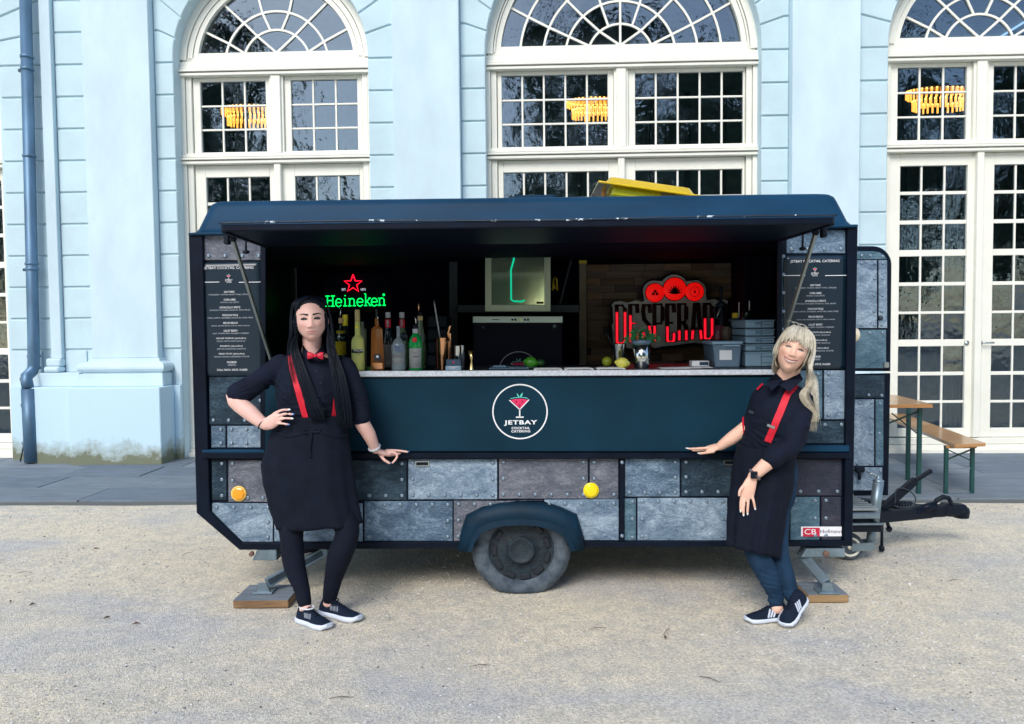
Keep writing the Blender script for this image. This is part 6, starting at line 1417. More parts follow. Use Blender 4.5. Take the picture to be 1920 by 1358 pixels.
# ================================================================ PEOPLE
from mathutils.bvhtree import BVHTree
def frame(t, side):
    t = t.normalized(); s = (side - t * side.dot(t))
    if s.length < 1e-6: s = t.orthogonal()
    s.normalize(); return s, t.cross(s)
def sweep(bm, pts, rad, side=Vector((1, 0, 0)), n=24, sq=2.0):
    """closed limb or trunk: elliptical rings (r along side, r across) along a path, rounded ends"""
    pts = [Vector(p) for p in pts]; rad = [(r, r) if not hasattr(r, '__len__') else r for r in rad]; m = len(pts)
    sides = side if isinstance(side, list) else [Vector(side)] * m
    # catmull subdivision for smooth limbs
    P_, R_, S_ = [], [], []
    for i in range(m - 1):
        p0, p1, p2, p3 = pts[max(i - 1, 0)], pts[i], pts[i + 1], pts[min(i + 2, m - 1)]
        for k in range(4):
            t = k / 4; t2, t3 = t * t, t * t * t
            P_.append(0.5 * ((2 * p1) + (p2 - p0) * t + (2 * p0 - 5 * p1 + 4 * p2 - p3) * t2 + (3 * p1 - p0 - 3 * p2 + p3) * t3))
            R_.append((rad[i][0] + (rad[i + 1][0] - rad[i][0]) * t, rad[i][1] + (rad[i + 1][1] - rad[i][1]) * t)); S_.append(sides[i].lerp(sides[i + 1], t))
    P_.append(pts[-1]); R_.append(rad[-1]); S_.append(sides[-1])
    # end caps
    def cap(p, d, r, s, rev):
        out = []
        for f, g_ in ((.55, .84), (.85, .53), (.98, .2)): out.append((p + d * min(r) * f, (r[0] * g_, r[1] * g_), s))
        return out[::-1] if rev else out
    d0 = (P_[0] - P_[1]).normalized(); d1 = (P_[-1] - P_[-2]).normalized()
    seq = cap(P_[0], d0, R_[0], S_[0], True) + list(zip(P_, R_, S_)) + cap(P_[-1], d1, R_[-1], S_[-1], False)
    rings = []
    for i, (p, r, s) in enumerate(seq):
        t = seq[min(i + 1, len(seq) - 1)][0] - seq[max(i - 1, 0)][0]; u, v = frame(t, s); ring_ = []
        for k in range(n):
            a = 2 * math.pi * k / n; c_, s_ = math.cos(a), math.sin(a)
            if sq != 2.0: c_ = math.copysign(abs(c_) ** (2 / sq), c_); s_ = math.copysign(abs(s_) ** (2 / sq), s_)
            ring_.append(bm.verts.new(p + u * (r[0] * c_) + v * (r[1] * s_)))
        rings.append(ring_)
    fs = []
    for a, b in zip(rings, rings[1:]):
        for k in range(n): fs.append(bm.faces.new((a[k], a[(k + 1) % n], b[(k + 1) % n], b[k])))
    fs.append(bm.faces.new(rings[0][::-1])); fs.append(bm.faces.new(rings[-1]))
    bmesh.ops.recalc_face_normals(bm, faces=fs); return bm
def fuse(bm, voxel, it=4, fac=0.5):
    """weld all the volumes into one continuous skin"""
    me = bpy.data.meshes.new('fuse'); bm.to_mesh(me); bm.free(); o = bpy.data.objects.new('fuse', me); COL.objects.link(o)
    m = o.modifiers.new('r', 'REMESH'); m.mode = 'VOXEL'; m.voxel_size = voxel; m.adaptivity = 0
    s = o.modifiers.new('s', 'SMOOTH'); s.iterations = it; s.factor = fac
    dg = bpy.context.evaluated_depsgraph_get(); dg.update(); r = bpy.data.meshes.new_from_object(o.evaluated_get(dg))
    bpy.data.objects.remove(o); bpy.data.meshes.remove(me)
    r.polygons.foreach_set('use_smooth', np.ones(len(r.polygons), bool)); return r
def co_of(me):
    a = np.zeros(len(me.vertices) * 3); me.vertices.foreach_get('co', a); return a.reshape(-1, 3)
def no_of(me):
    a = np.zeros(len(me.vertices) * 3); me.vertices.foreach_get('normal', a); return a.reshape(-1, 3)
def bvh_of(me): return BVHTree.FromPolygons([v.co.copy() for v in me.vertices], [tuple(p.vertices) for p in me.polygons])
def put(name, me, m, parent):
    me.transform(Matrix.Translation(-OFF[parent.name])); me.materials.clear(); me.materials.append(m); return link(name, me, m, parent)
def wrinkle(me, amp, folds):
    """cloth folds: ridged noise; folds=(centre, radius, direction, frequency, strength)"""
    co = co_of(me); no = no_of(me); d = np.zeros(len(co))
    for i, c in enumerate(co):
        v = Vector(c); q = noise.noise(v * 9) * .6 + noise.noise(v * 21 + Vector((5, 5, 5))) * .35
        for (ce, ra, dr, fr, st) in folds:
            w = math.exp(-((v - ce).length / ra) ** 2)
            if w > .03: q += st * w * (1 - 2 * abs(math.sin(v.dot(dr) * fr + 4.5 * noise.noise(v * 7)))) * (.55 + .9 * noise.noise(v * 11 + Vector((3, 1, 7))))
        d[i] = q
    co += no * (d * amp)[:, None]; me.vertices.foreach_set('co', co.ravel()); me.update()
def head_bm(bm, Mh, smile=0.0, jaw=1.0, frown=0.0):
    """head in its own axes: x right in the picture, -y face, z up, origin at eye height between the ears"""
    nu, nv = 120, 100; V = []
    g = lambda x, z, cx, cz, sx, sz: math.exp(-((x - cx) / sx) ** 2 - ((z - cz) / sz) ** 2)
    for j in range(nv + 1):
        ph = math.pi * j / nv; row = []
        for i in range(nu):
            th = 2 * math.pi * i / nu
            x, y, z = math.sin(ph) * math.cos(th), math.sin(ph) * math.sin(th), math.cos(ph)
            X, Y, Z = x * .0745, y * .096, z * .118
            if Z < -.01:
                f = 1 - (1 - .60 * jaw) * (min(1, (-.01 - Z) / .108)) ** 1.7; X *= f
                if Y > 0: Y *= 1 - .55 * min(1, (-.01 - Z) / .09)
                else: Y *= 1 + .06 * min(1, (-.01 - Z) / .10)
            if Z > .03: X *= 1 + .03
            if Y < 0:
                w = min(1, -y * 1.6); ax = abs(X); d = 0
                if -.045 < Z < .03: t = (.03 - Z) / .070; d += .0205 * t * math.exp(-(X / (.0075 + .006 * t)) ** 2) * (1 if Z > -.036 else max(0, 1 - (-.036 - Z) / .008))
                d += .008 * g(ax, Z, .0125, -.038, .007, .007)
                d -= .0075 * g(ax, Z, .031, .004, .015, .0105)
                d += .0045 * g(ax, Z, .030, .026, .022, .008) + .002 * g(X, Z, 0, .05, .04, .02)
                d += (.005 + .005 * smile) * g(ax, Z, .043, -.028 + .004 * smile, .018, .017)
                cz = -.064 + smile * (.011 * (ax / .028) ** 2) - frown * .003 * (ax / .022) ** 2
                wl = .027 + .009 * smile
                inl = max(0, 1 - (ax / wl) ** 2) ** .5
                d += (1 - .75 * smile) * (.0045 * math.exp(-((Z - cz - .0050) / .0040) ** 2) * inl + .0055 * math.exp(-((Z - cz + .0060) / .0045) ** 2) * inl) - .005 * math.exp(-((Z - cz) / .0024) ** 2) * inl
                d -= .003 * g(X, Z, 0, -.083, .018, .006)
                d += .008 * g(X, Z, 0, -.103, .020, .013)
                d -= .003 * smile * g(ax, Z, .036, -.052, .004, .014)
                Y -= d * w
            row.append(bm.verts.new(Mh @ Vector((X, Y, Z + .006))))
        V.append(row)
    fs = []
    for a, b in zip(V, V[1:]):
        for i in range(nu):
            try: fs.append(bm.faces.new((a[i], b[i], b[(i + 1) % nu], a[(i + 1) % nu])))
            except ValueError: pass
    bmesh.ops.remove_doubles(bm, verts=V[0] + V[-1], dist=1e-6)
    for s in (-1, 1):      # ears
        e = BM(); bmesh.ops.create_icosphere(e, subdivisions=3, radius=1)
        Me = Mh @ Matrix.Translation((s * .076, .012, -.012)) @ Matrix.Rotation(s * R(14), 4, 'Z') @ Matrix.Diagonal((.009, .017, .029, 1))
        bmesh.ops.transform(e, matrix=Me, verts=e.verts); tmp = bpy.data.meshes.new('t'); e.to_mesh(tmp); e.free(); bm.from_mesh(tmp); bpy.data.meshes.remove(tmp)
    return bm
def skin_mat(name, base):
    m = mk(name, base, .5, spec=.35); nt = m.node_tree; p = P(m)
    at = nt.nodes.new('ShaderNodeAttribute'); at.attribute_name = 'skin_tone'; nt.links.new(at.outputs['Color'], p.inputs['Base Color'])
    p.inputs['Subsurface Weight'].default_value = .12; p.inputs['Subsurface Radius'].default_value = (.012, .005, .003); p.inputs['Subsurface Scale'].default_value = .5
    return m
def paint_skin(me, Mh, base, lip, smile, frown, blush, nails=(), brow=None):
    co = co_of(me); A = np.array(Mh.inverted()); h = co @ A[:3, :3].T + A[:3, 3]; X, Y, Z = np.abs(h[:, 0]), h[:, 1], h[:, 2] - .006
    col = np.ones((len(co), 4)); col[:, :3] = base
    nzv = np.array([noise.noise(Vector(c) * 25) for c in co]); col[:, :3] *= (1 + .05 * nzv)[:, None]
    def mixc(w, c): col[:, :3] = col[:, :3] * (1 - w[:, None]) + np.array(c) * w[:, None]
    ins = (Y < 0) & (Z > -.125) & (Z < .12)
    G_ = lambda cx, cz, sx, sz: np.exp(-((X - cx) / sx) ** 2 - ((Z - cz) / sz) ** 2) * ins
    mixc(G_(.043, -.030, .020, .018) * .45, blush); mixc(G_(0, -.034, .012, .010) * .3, blush)
    wl = .027 + .009 * smile; cz = -.064 + smile * (.011 * (X / .028) ** 2) - frown * .003 * (X / .022) ** 2
    k = np.clip(1 - (X / wl) ** 2, 0, 1) ** .5
    w = np.clip((k * (.0075 + .0035 * smile) - np.abs(Z - cz + .0005)) / .002, 0, 1) * (k > 0) * ins; mixc(w * .85, lip)
    me.attributes.new('skin_tone', 'FLOAT_COLOR', 'POINT'); me.attributes['skin_tone'].data.foreach_set('color', col.ravel())
def cast(bvh, px, py, off=0.0):
    d = ray(px, py).normalized(); h = bvh.ray_cast(CAM_LOC, d)
    if h[0] is None: return None, None
    return h[0] + h[1] * off, h[1]
def ribbon(name, bvh, pts, w, m, parent, off=.003, th=.0025, step=10):
    """flat strap lying on the cloth; pts are photo points, w its real width"""
    P_, N_ = [], []
    dense = []
    for a, b in zip(pts, pts[1:]):
        n = max(2, int(math.hypot(a[0] - b[0], a[1] - b[1]) / 3))
        for k in range(n): dense.append((a[0] + (b[0] - a[0]) * k / n, a[1] + (b[1] - a[1]) * k / n))
    dense.append(pts[-1])
    for q in dense:
        p, n = cast(bvh, q[0], q[1], off)
        if p is not None: P_.append(p); N_.append(n)
    for _ in range(4):
        P_ = [P_[0]] + [(P_[i - 1] + P_[i] * 2 + P_[i + 1]) / 4 for i in range(1, len(P_) - 1)] + [P_[-1]]; N_ = [N_[0]] + [(N_[i - 1] + N_[i] + N_[i + 1]).normalized() for i in range(1, len(N_) - 1)] + [N_[-1]]
    bm = BM(); rows = []
    for i, (p, n) in enumerate(zip(P_, N_)):
        t = (P_[min(i + 1, len(P_) - 1)] - P_[max(i - 1, 0)]).normalized(); s = t.cross(n).normalized() * (w / 2); wd = w if not callable(w) else w
        rows.append([bm.verts.new(p - s), bm.verts.new(p - s + n * th), bm.verts.new(p + n * (th + .0005)), bm.verts.new(p + s + n * th), bm.verts.new(p + s)])
    fs = []
    for a, b in zip(rows, rows[1:]):
        for k in range(5): fs.append(bm.faces.new((a[k], a[(k + 1) % 5], b[(k + 1) % 5], b[k])))
    fs.append(bm.faces.new(rows[0])); fs.append(bm.faces.new(rows[-1][::-1])); bmesh.ops.recalc_face_normals(bm, faces=fs)
    return link(name, bm, m, parent)
def catmull(pts, n=6):
    out = []; m = len(pts)
    for i in range(m - 1):
        p0, p1, p2, p3 = pts[max(i - 1, 0)], pts[i], pts[i + 1], pts[min(i + 2, m - 1)]
        for k in range(n):
            t = k / n; out.append(0.5 * ((2 * p1) + (p2 - p0) * t + (2 * p0 - 5 * p1 + 4 * p2 - p3) * t * t + (3 * p1 - p0 - 3 * p2 + p3) * t ** 3))
    out.append(pts[-1]); return out
def finger(bm, pts, Y, r0=.0085, r1=.0062):
    q = [S(a, b, y) for (a, b), y in zip(pts, Y)]; n = len(q); sweep(bm, q, [r0 + (r1 - r0) * i / (n - 1) for i in range(n)], n=12); return q
def nail(q, m, parent, toward=Vector((0, -1, .25)), long=.008):
    d = (q[-1] - q[-2]).normalized(); p = q[-1] + d * .004 + toward.normalized() * .0045; s, v = frame(d, toward.cross(d))
    bm = BM(); bmesh.ops.create_icosphere(bm, subdivisions=2, radius=1)
    Mt = Matrix((s * .0048, d * long, toward.normalized() * .0016)).transposed().to_4x4(); bmesh.ops.transform(bm, matrix=Matrix.Translation(p) @ Mt, verts=bm.verts)
    for f in bm.faces: f.smooth = True
    return link('nail', bm, m, parent)
def shoe(parent, heel, toe, wd, hgt, upper, sole, lift=0.0, stripes=None, laces=True, sth=.026, sole_name='sole'):
    """low trainer: sole slab and upper lofted from heel to toe; lift raises the heel"""
    h = Vector(heel); t = Vector(toe); L = (t - h).length; f = (t - h).normalized(); up = Vector((0, 0, 1)); s = f.cross(up).normalized(); up = s.cross(f).normalized()
    st = [(0, .60, .70), (.06, .86, .98), (.18, .98, 1.0), (.34, .94, .97), (.48, .95, .80), (.62, 1.08, .60), (.78, 1.10, .48), (.90, .92, .38), (.97, .64, .28), (1.0, .30, .16)]
    o = BM(); n = 20; rings = []
    for (u, w, z) in st:
        c = h + f * (L * u); ring_ = []
        for k in range(n):
            a = 2 * math.pi * k / n; x = math.cos(a); y = math.sin(a)
            ring_.append(o.verts.new(c + s * (wd / 2 * w * .94 * math.copysign(abs(x) ** .8, x) * (1 if y < .2 else (1 - .32 * (y - .2) * (1 if .1 < u < .5 else .6)))) + up * (sth * .6 + (max(0, y) * (hgt * z - sth * .5)))))
        rings.append(ring_)
    for a, b in zip(rings, rings[1:]):
        for k in range(n): o.faces.new((a[k], a[(k + 1) % n], b[(k + 1) % n], b[k])).smooth = True
    o.faces.new(rings[0][::-1]); o.faces.new(rings[-1]); bmesh.ops.recalc_face_normals(o, faces=o.faces[:])
    me = bpy.data.meshes.new('upper'); o.to_mesh(me); o.free(); bv = bvh_of(me); U = put('shoe', me, upper, parent)
    o = BM(); rings = []
    for (u, w, z) in st:
        c = h + f * (L * (u * 1.03 - .015)); hw = wd / 2 * (w * 1.0 + .05); to = .010 if u > .9 else 0
        rings.append([o.verts.new(c + s * a + up * b) for a, b in ((-hw * .94, .0 + to), (-hw * 1.03, sth * .35 + to), (-hw, sth + to * .6), (hw, sth + to * .6), (hw * 1.03, sth * .35 + to), (hw * .94, 0 + to))])
    for a, b in zip(rings, rings[1:]):
        for k in range(6): o.faces.new((a[k], a[(k + 1) % 6], b[(k + 1) % 6], b[k])).smooth = True
    o.faces.new(rings[0][::-1]); o.faces.new(rings[-1]); bmesh.ops.recalc_face_normals(o, faces=o.faces[:]); link(sole_name, o, sole, U)
    return U, bv, (h, f, s, up, L)
SOFT = lambda name, c, bs=.25: mk(name, c, .85, var=.25, vscale=14, bump=bs, bscale=220, spec=.22)
M['shirt'] = SOFT('navy black shirt', (.0036, .0070, .0190)); M['apron'] = SOFT('black apron', (.0022, .0050, .0140)); M['legging'] = SOFT('black leggings', (.0028, .0050, .014))
M['jeans'] = mk('dark blue jeans', (.016, .045, .090), .85, c2=(.008, .024, .052), vscale=9, bump=.3, bscale=160, spec=.15)
M['red'] = mk('red elastic', (.62, .006, .028), .65, var=.08, vscale=30, bump=.15, bscale=300)
M['red_satin'] = mk('red satin', (.55, .006, .03), .45)
M['shoe_navy'] = SOFT('knit navy trainer', (.005, .012, .028)); M['shoe_white'] = mk('white rubber sole', (.62, .68, .78), .5); M['sock'] = mk('white sock', (.7, .72, .75), .9)
M['nail_blue'] = mk('blue nail varnish', (.16, .26, .55), .2, coat=.5); M['nail_white'] = mk('white nail varnish', (.78, .80, .82), .2, coat=.5)
M['hair_black'] = mk('black hair', (.0015, .0045, .013), .5, spec=.25, bump=.3, bscale=120); M['hair_blonde'] = mk('ash blonde hair', (.50, .45, .34), .45, c2=(.30, .26, .19), vscale=38, spec=.4)
M['eye_dim'] = mk('dark grey eye white', (.10, .09, .09), .3); M['eye_soft'] = mk('soft eye white', (.30, .28, .28), .3); M['eye_white'] = mk('eye white', (.55, .55, .55), .25); M['eye_dark'] = mk('dark eye', (.008, .007, .008), .15); M['eye_blue'] = mk('grey blue eye', (.06, .09, .12), .15); M['lash'] = mk('dark lashes', (.006, .005, .007), .6); M['lash_soft'] = mk('soft brown lashes', (.035, .025, .028), .6)
M['teeth'] = mk('teeth', (.60, .56, .52), .35)
def hat(Mh, x, z, bv, off=0.0):
    """point on the face in front of the head-frame position (x,z)"""
    o_ = Mh @ Vector((x, -.3, z)); d = (Mh.to_3x3() @ Vector((0, 1, 0))).normalized(); h = bv.ray_cast(o_, d)
    return (h[0] - d * off) if h[0] is not None else Mh @ Vector((x, -.09, z))
def face_bits(bv, Mh, parent, eye, lash, brow_m, brow_r, smile=0.0, open_=.0042, brow_z=.030, lashr=.0016, iris='eye_dark', irr=.0056, white='eye_white', ew=.0135):
    out = []
    for s in (-1, 1):
        c = hat(Mh, s * .0305, .008, bv); rr = .0125; fw = (Mh.to_3x3() @ Vector((0, -1, 0))).normalized()
        pts = [hat(Mh, s * .0305 + k * ew, .0085 + open_ * (1 - k * k) , bv, .0012) for k in (-1, -.6, -.2, .2, .6, 1)]
        low = [hat(Mh, s * .0305 + k * ew, .0085 - open_ * .9 * (1 - k * k), bv, .0008) for k in (1, .6, .2, -.2, -.6, -1)]
        bm = BM(); lp = [bm.verts.new(p) for p in pts + low[1:-1]]; f = bm.faces.new(lp); bmesh.ops.recalc_face_normals(bm, faces=[f]); bmesh.ops.solidify(bm, geom=[f], thickness=.0006); link('eye', bm, M[white], parent)
        ci = hat(Mh, s * .0305 - s * .000, .0088, bv, .0016); bm = BM(); bmesh.ops.create_icosphere(bm, subdivisions=2, radius=1); ma = Mh.to_3x3().to_4x4()
        bmesh.ops.transform(bm, matrix=Matrix.Translation(ci) @ ma @ Matrix.Diagonal((irr, .0009, min(.0056, open_ * .98), 1)), verts=bm.verts); link('iris', bm, M[iris], parent)
        bm = BM(); tube(bm, catmull(pts, 3), [lashr * .5] + [lashr] * (len(catmull(pts, 3)) - 2) + [lashr * .5], 6); link('lashes', bm, lash, parent)
        bm = BM(); b = [hat(Mh, s * x, z + brow_z - .03, bv, .0006) for x, z in ((.011, .0310), (.020, .0325), (.030, .0350), (.040, .0350), (.049, .0310))]; cb = catmull(b, 3); tube(bm, cb, [brow_r * (1.15 - .75 * i / (len(cb) - 1)) for i in range(len(cb))], 6); link('eyebrow', bm, brow_m, parent)

def strand_mesh(strands, nseg=5):
    """many hair locks as one mesh; each (points, r0, r1)"""
    bm = BM()
    for pts, r0, r1 in strands:
        q = catmull([Vector(p) for p in pts], 5); n = len(q); tube(bm, q, [r0 * min(1, .35 + 4 * i / n) * (1 - i / (n - 1)) + r1 * (i / (n - 1)) for i in range(n)], nseg)
    return bm

# ---------------------------------------------------------------- dark haired woman, hand on hip
p1 = thing('person', (S(590, 900, -.3).x, -.42, 0), 'woman with long straight black hair, red bow tie and braces, one hand on her hip', 'person')
Q = lambda px, py, Y: S(px, py, Y)
SK1 = (.80, .50, .43); m_skin1 = skin_mat('fair skin', SK1)
Mh1 = Matrix.Translation(Q(583, 600.5, -.30)) @ Matrix.Rotation(R(-3), 4, 'Y') @ Matrix.Rotation(R(14), 4, 'Z') @ Matrix.Rotation(R(3), 4, 'X') @ Matrix.Diagonal((1.09, 1, .99, 1))
bm = BM(); head_bm(bm, Mh1, smile=0, frown=.35, jaw=1.34)
sweep(bm, [Q(585, 628, -.245), Q(585, 650, -.235), Q(584, 678, -.22)], [(.054, .055), (.050, .052), (.075, .06)])
sweep(bm, [Q(584, 672, -.21), Q(584, 700, -.22), Q(583, 735, -.23), Q(584, 790, -.21), Q(582, 850, -.21), Q(581, 905, -.22)], [(.10, .045), (.14, .07), (.155, .10), (.145, .09), (.155, .10), (.17, .11)])
# arms
la = [Q(520, 686, -.22), Q(480, 718, -.27), Q(440, 744, -.31), Q(470, 775, -.33), Q(497, 797, -.345)]
sweep(bm, la, [.038, .038, .046, .043, .027], n=20)
ra = [Q(652, 690, -.21), Q(668, 740, -.24), Q(677, 787, -.25), Q(692, 815, -.22), Q(704, 843, -.17)]
sweep(bm, ra, [.038, .038, .042, .037, .024], n=20)
# hand on hip: palm and four fingers reaching forward over the waist
sweep(bm, [Q(497, 797, -.345), Q(508, 792, -.355), Q(521, 783, -.365)], [(.020, .030), (.018, .036), (.014, .034)], side=Vector((0, 1, 0)))
F1 = [finger(bm, [(514, 776), (528, 769.5), (541, 768.5)], (-.362, -.378, -.378)), finger(bm, [(518, 782), (533, 776.5), (548, 777)], (-.366, -.384, -.382)), finger(bm, [(519, 788), (533, 784.5), (546.5, 785)], (-.364, -.382, -.380)),
      finger(bm, [(514, 794), (527, 794), (539.5, 796)], (-.360, -.376, -.374), .0078, .0058)]
# hand resting on the rail
sweep(bm, [Q(704, 843, -.17), Q(714, 848, -.14), Q(727, 851, -.11)], [(.017, .026), (.017, .034), (.013, .032)], side=Vector((.3, 0, 1)))
F2 = [finger(bm, [(725, 845), (744, 845), (764, 847.5)], (-.105, -.085, -.075)), finger(bm, [(728, 847), (742, 850), (744, 858), (736, 868)], (-.125, -.115, -.115, -.12)), finger(bm, [(727, 854), (738, 853), (750, 850)], (-.10, -.08, -.07)),
      finger(bm, [(713, 853), (720, 862), (730, 868.5)], (-.14, -.15, -.145), .010, .0075), finger(bm, [(723, 852), (734, 849), (746, 847)], (-.09, -.07, -.062), .007, .0055)]
# legs and feet
FA, FB = G(562, 1163), G(612, 1179); FC, FD = G(604, 1149), G(668, 1164)
lgA = [Q(548, 900, -.22), Q(546, 960, -.28), Q(547, 1010, -.34), Q(552, 1060, -.38), Q(565, 1100, -.42), Q(573, 1140, -.45)]; lgArad = [.085, .078, .062, .058, .042, .034]
lgB = [Q(622, 900, -.22), Q(640, 960, -.28), Q(651, 1000, -.34), Q(636, 1045, -.36), Q(625, 1085, -.36), Q(617, 1130, -.355)]; lgBrad = [.085, .080, .064, .066, .048, .035]
sweep(bm, lgA, [r - .006 for r in lgArad]); sweep(bm, lgB, [r - .006 for r in lgBrad])
fa_h, fa_t = Vector((FA.x, FA.y, .0)), Vector((FB.x, FB.y, 0)); fb_h, fb_t = Vector((FC.x, FC.y, 0)), Vector((FD.x, FD.y, 0))
for (a, b, an) in ((fa_h, fa_t, lgA[-1]), (fb_h, fb_t, lgB[-1])):
    sweep(bm, [an, a.lerp(b, .20) + Vector((0, 0, .055)), a.lerp(b, .45) + Vector((0, 0, .030)), a.lerp(b, .7) + Vector((0, 0, .026))], [.031, .026, .016, .010])
body = fuse(bm, .0036, 3); bv1 = bvh_of(body); paint_skin(body, Mh1, SK1, (.55, .22, .22), 0, .35, (.60, .26, .20)); P1B = put('body', body, m_skin1, p1)
face_bits(bv1, Mh1, p1, None, M['lash'], M['lash'], .0048, open_=.0056, brow_z=.031, lashr=.0036, irr=.0100, white='eye_dim', ew=.0155)
for q in F1[:4]: nail(q, M['nail_blue'] if q is F1[1] or q is F1[3] else M['nail_white'], p1)
for q in (F2[0], F2[3]): nail(q, M['nail_blue'], p1, Vector((0, -.5, 1)))
# shirt: trunk with rolled sleeves
bm = BM()
sweep(bm, [Q(585, 664, -.215), Q(584, 676, -.215), Q(584, 700, -.225), Q(583, 733, -.235), Q(584, 775, -.22), Q(583, 800, -.215), Q(582, 840, -.215)], [(.072, .060), (.165, .078), (.198, .105), (.195, .130), (.178, .118), (.178, .118), (.19, .125)], n=40)
sweep(bm, [Q(527, 686, -.22), Q(500, 705, -.25), Q(470, 726, -.28), Q(447, 737, -.305)], [.064, .060, .058, .060], n=24)
sweep(bm, [Q(462, 731, -.29), Q(446, 738, -.306)], [.064, .062], n=24)
sweep(bm, [Q(648, 690, -.21), Q(664, 730, -.235), Q(673, 765, -.25), Q(676, 780, -.25)], [.062, .058, .055, .057], n=24)
sh = fuse(bm, .006, 3); 
wrinkle(sh, .0095, [(Q(520, 715, -.25), .10, Vector((.6, 0, .8)), 95, .8), (Q(470, 730, -.3), .07, Vector((-.5, .2, .8)), 120, .9), (Q(660, 760, -.25), .08, Vector((.2, 0, 1)), 110, .8), (Q(584, 790, -.3), .12, Vector((0, 0, 1)), 90, .8), (Q(584, 740, -.33), .10, Vector((.9, 0, .4)), 60, .35)])
bvS = bvh_of(sh); SH1 = put('shirt', sh, M['shirt'], p1)
# collar points, bow tie, braces, buttons
def quad_on(name, bv, pts, m, parent, off=.004, th=.003):
    bm = BM(); top = []; bot = []
    for q in pts:
        p, n = cast(bv, q[0], q[1], off)
        if p is None: p, n = S(q[0], q[1], pts_y), Vector((0, -1, 0))
        top.append(bm.verts.new(p + n * th)); bot.append(bm.verts.new(p))
    n_ = len(top); fs = [bm.faces.new(top), bm.faces.new(bot[::-1])]
    for i in range(n_): fs.append(bm.faces.new((top[i], bot[i], bot[(i + 1) % n_], top[(i + 1) % n_])))
    bmesh.ops.recalc_face_normals(bm, faces=fs); return link(name, bm, m, parent)
pts_y = -.33
for pl in ([(568, 646), (566, 664), (576, 676), (585, 666), (574, 656)], [(606, 646), (610, 664), (598, 676), (588, 666), (598, 656)]):
    bm = BM(); q = [S(a, b, y) for (a, b), y in zip(pl, (-.27, -.30, -.335, -.335, -.315))]; t_ = [bm.verts.new(v) for v in q]; f = bm.faces.new(t_); bmesh.ops.solidify(bm, geom=[f], thickness=.006); link('collar', bm, M['shirt'], p1)
bt = BM(); cy = -.345
for s in (-1, 1):
    c = S(591.5, 667, cy); k = .0028
    pr_ = [(0, .006, .005), (.012, .012, .012), (.028, .019, .016), (.042, .019, .010)]; rg = []
    for d, hh, dd in pr_: rg.append([bt.verts.new(c + Vector((s * d, y, z - d * .03 * s - .0))) for y, z in ((-dd, 0), (-dd * .6, hh * .8), (0, hh), (dd * .5, 0), (0, -hh), (-dd * .6, -hh * .8))])
    fs = []
    for a, b in zip(rg, rg[1:]):
        for i in range(6): fs.append(bt.faces.new((a[i], a[(i + 1) % 6], b[(i + 1) % 6], b[i])))
    fs.append(bt.faces.new(rg[0])); fs.append(bt.faces.new(rg[-1])); bmesh.ops.recalc_face_normals(bt, faces=fs)
c = S(591.5, 667, cy - .006); box(bt, c.x - .008, c.x + .008, cy - .016, cy, c.z - .009, c.z + .009, .003); link('bow_tie', bt, M['red_satin'], p1)
ribbon('brace', bvS, [(545, 668), (549, 690), (555, 715), (563, 745), (573, 781)], .034, M['red'], p1, off=.004); ribbon('brace', bvS, [(634, 668), (634, 700), (630, 740), (626, 783)], .028, M['red'], p1, off=.004)
for px, py in ((594, 696), (601, 719), (607, 767), (598, 742)):
    p, n = cast(bvS, px, py, .002)
    bm = BM(); bmesh.ops.create_icosphere(bm, subdivisions=1, radius=.0045); bmesh.ops.translate(bm, verts=bm.verts, vec=p); link('button', bm, mk('dark button', (.04, .06, .10), .3), p1)
# apron
def apron_bm(rows, side=Vector((1, 0, 0)), n=72, fold=.006, ph=0.0, lean=1.0):
    """rows: centre, half width, half depth"""
    bm = BM(); rings = []; m = len(rows)
    dense = []
    for i in range(m - 1):
        for k in range(6): t = k / 6; dense.append(tuple(rows[i][j] * (1 - t) + rows[i + 1][j] * t if j else rows[i][0].lerp(rows[i + 1][0], t) for j in range(3)))
    dense.append(rows[-1]); N_ = len(dense)
    for j, (c, hw, hd) in enumerate(dense):
        tdir = dense[min(j + 1, N_ - 1)][0] - dense[max(j - 1, 0)][0]; tdir = Vector((tdir.x * lean, tdir.y * lean, tdir.z)); u, v = frame(tdir, side); ring_ = []; dn = j / N_
        for k in range(n):
            a = 2 * math.pi * k / n; f = 1 + (fold / hw) * dn * (math.sin(a * 7 + ph + dn * 1.5) + .6 * math.sin(a * 13 + 2 * ph)) + .012 * noise.noise(Vector((math.cos(a) * 2, math.sin(a) * 2, dn * 5 + ph)))
            ring_.append(bm.verts.new(c + u * (hw * f * math.copysign(abs(math.cos(a)) ** .88, math.cos(a))) + v * (hd * f * math.copysign(abs(math.sin(a)) ** .88, math.sin(a)))))
        rings.append(ring_)
    for a, b in zip(rings, rings[1:]):
        for k in range(n): bm.faces.new((a[k], a[(k + 1) % n], b[(k + 1) % n], b[k])).smooth = True
    inner = [[bm.verts.new(v.co.lerp(dense[-1 if q is rings[-1] else 0][0], .03)) for v in q] for q in (rings[-1],)]
    for k in range(n): bm.faces.new((rings[-1][k], rings[-1][(k + 1) % n], inner[0][(k + 1) % n], inner[0][k]))
    bm.faces.new(rings[0][::-1]); bmesh.ops.recalc_face_normals(bm, faces=bm.faces[:]); return bm
def rowpx(cl, cr, py, Y, hd):
    a, b = S(cl, py, Y), S(cr, py, Y); return ((a + b) / 2, (b - a).length / 2, hd)
ap = apron_bm([rowpx(517, 654, 778, -.22, .126), rowpx(514, 655, 800, -.22, .130), rowpx(503, 657, 835, -.225, .138), rowpx(493, 660, 870, -.235, .145), rowpx(496, 664, 905, -.25, .145), rowpx(507, 669, 945, -.27, .135), rowpx(520, 677, 984, -.29, .125)], fold=.010, lean=0.0)
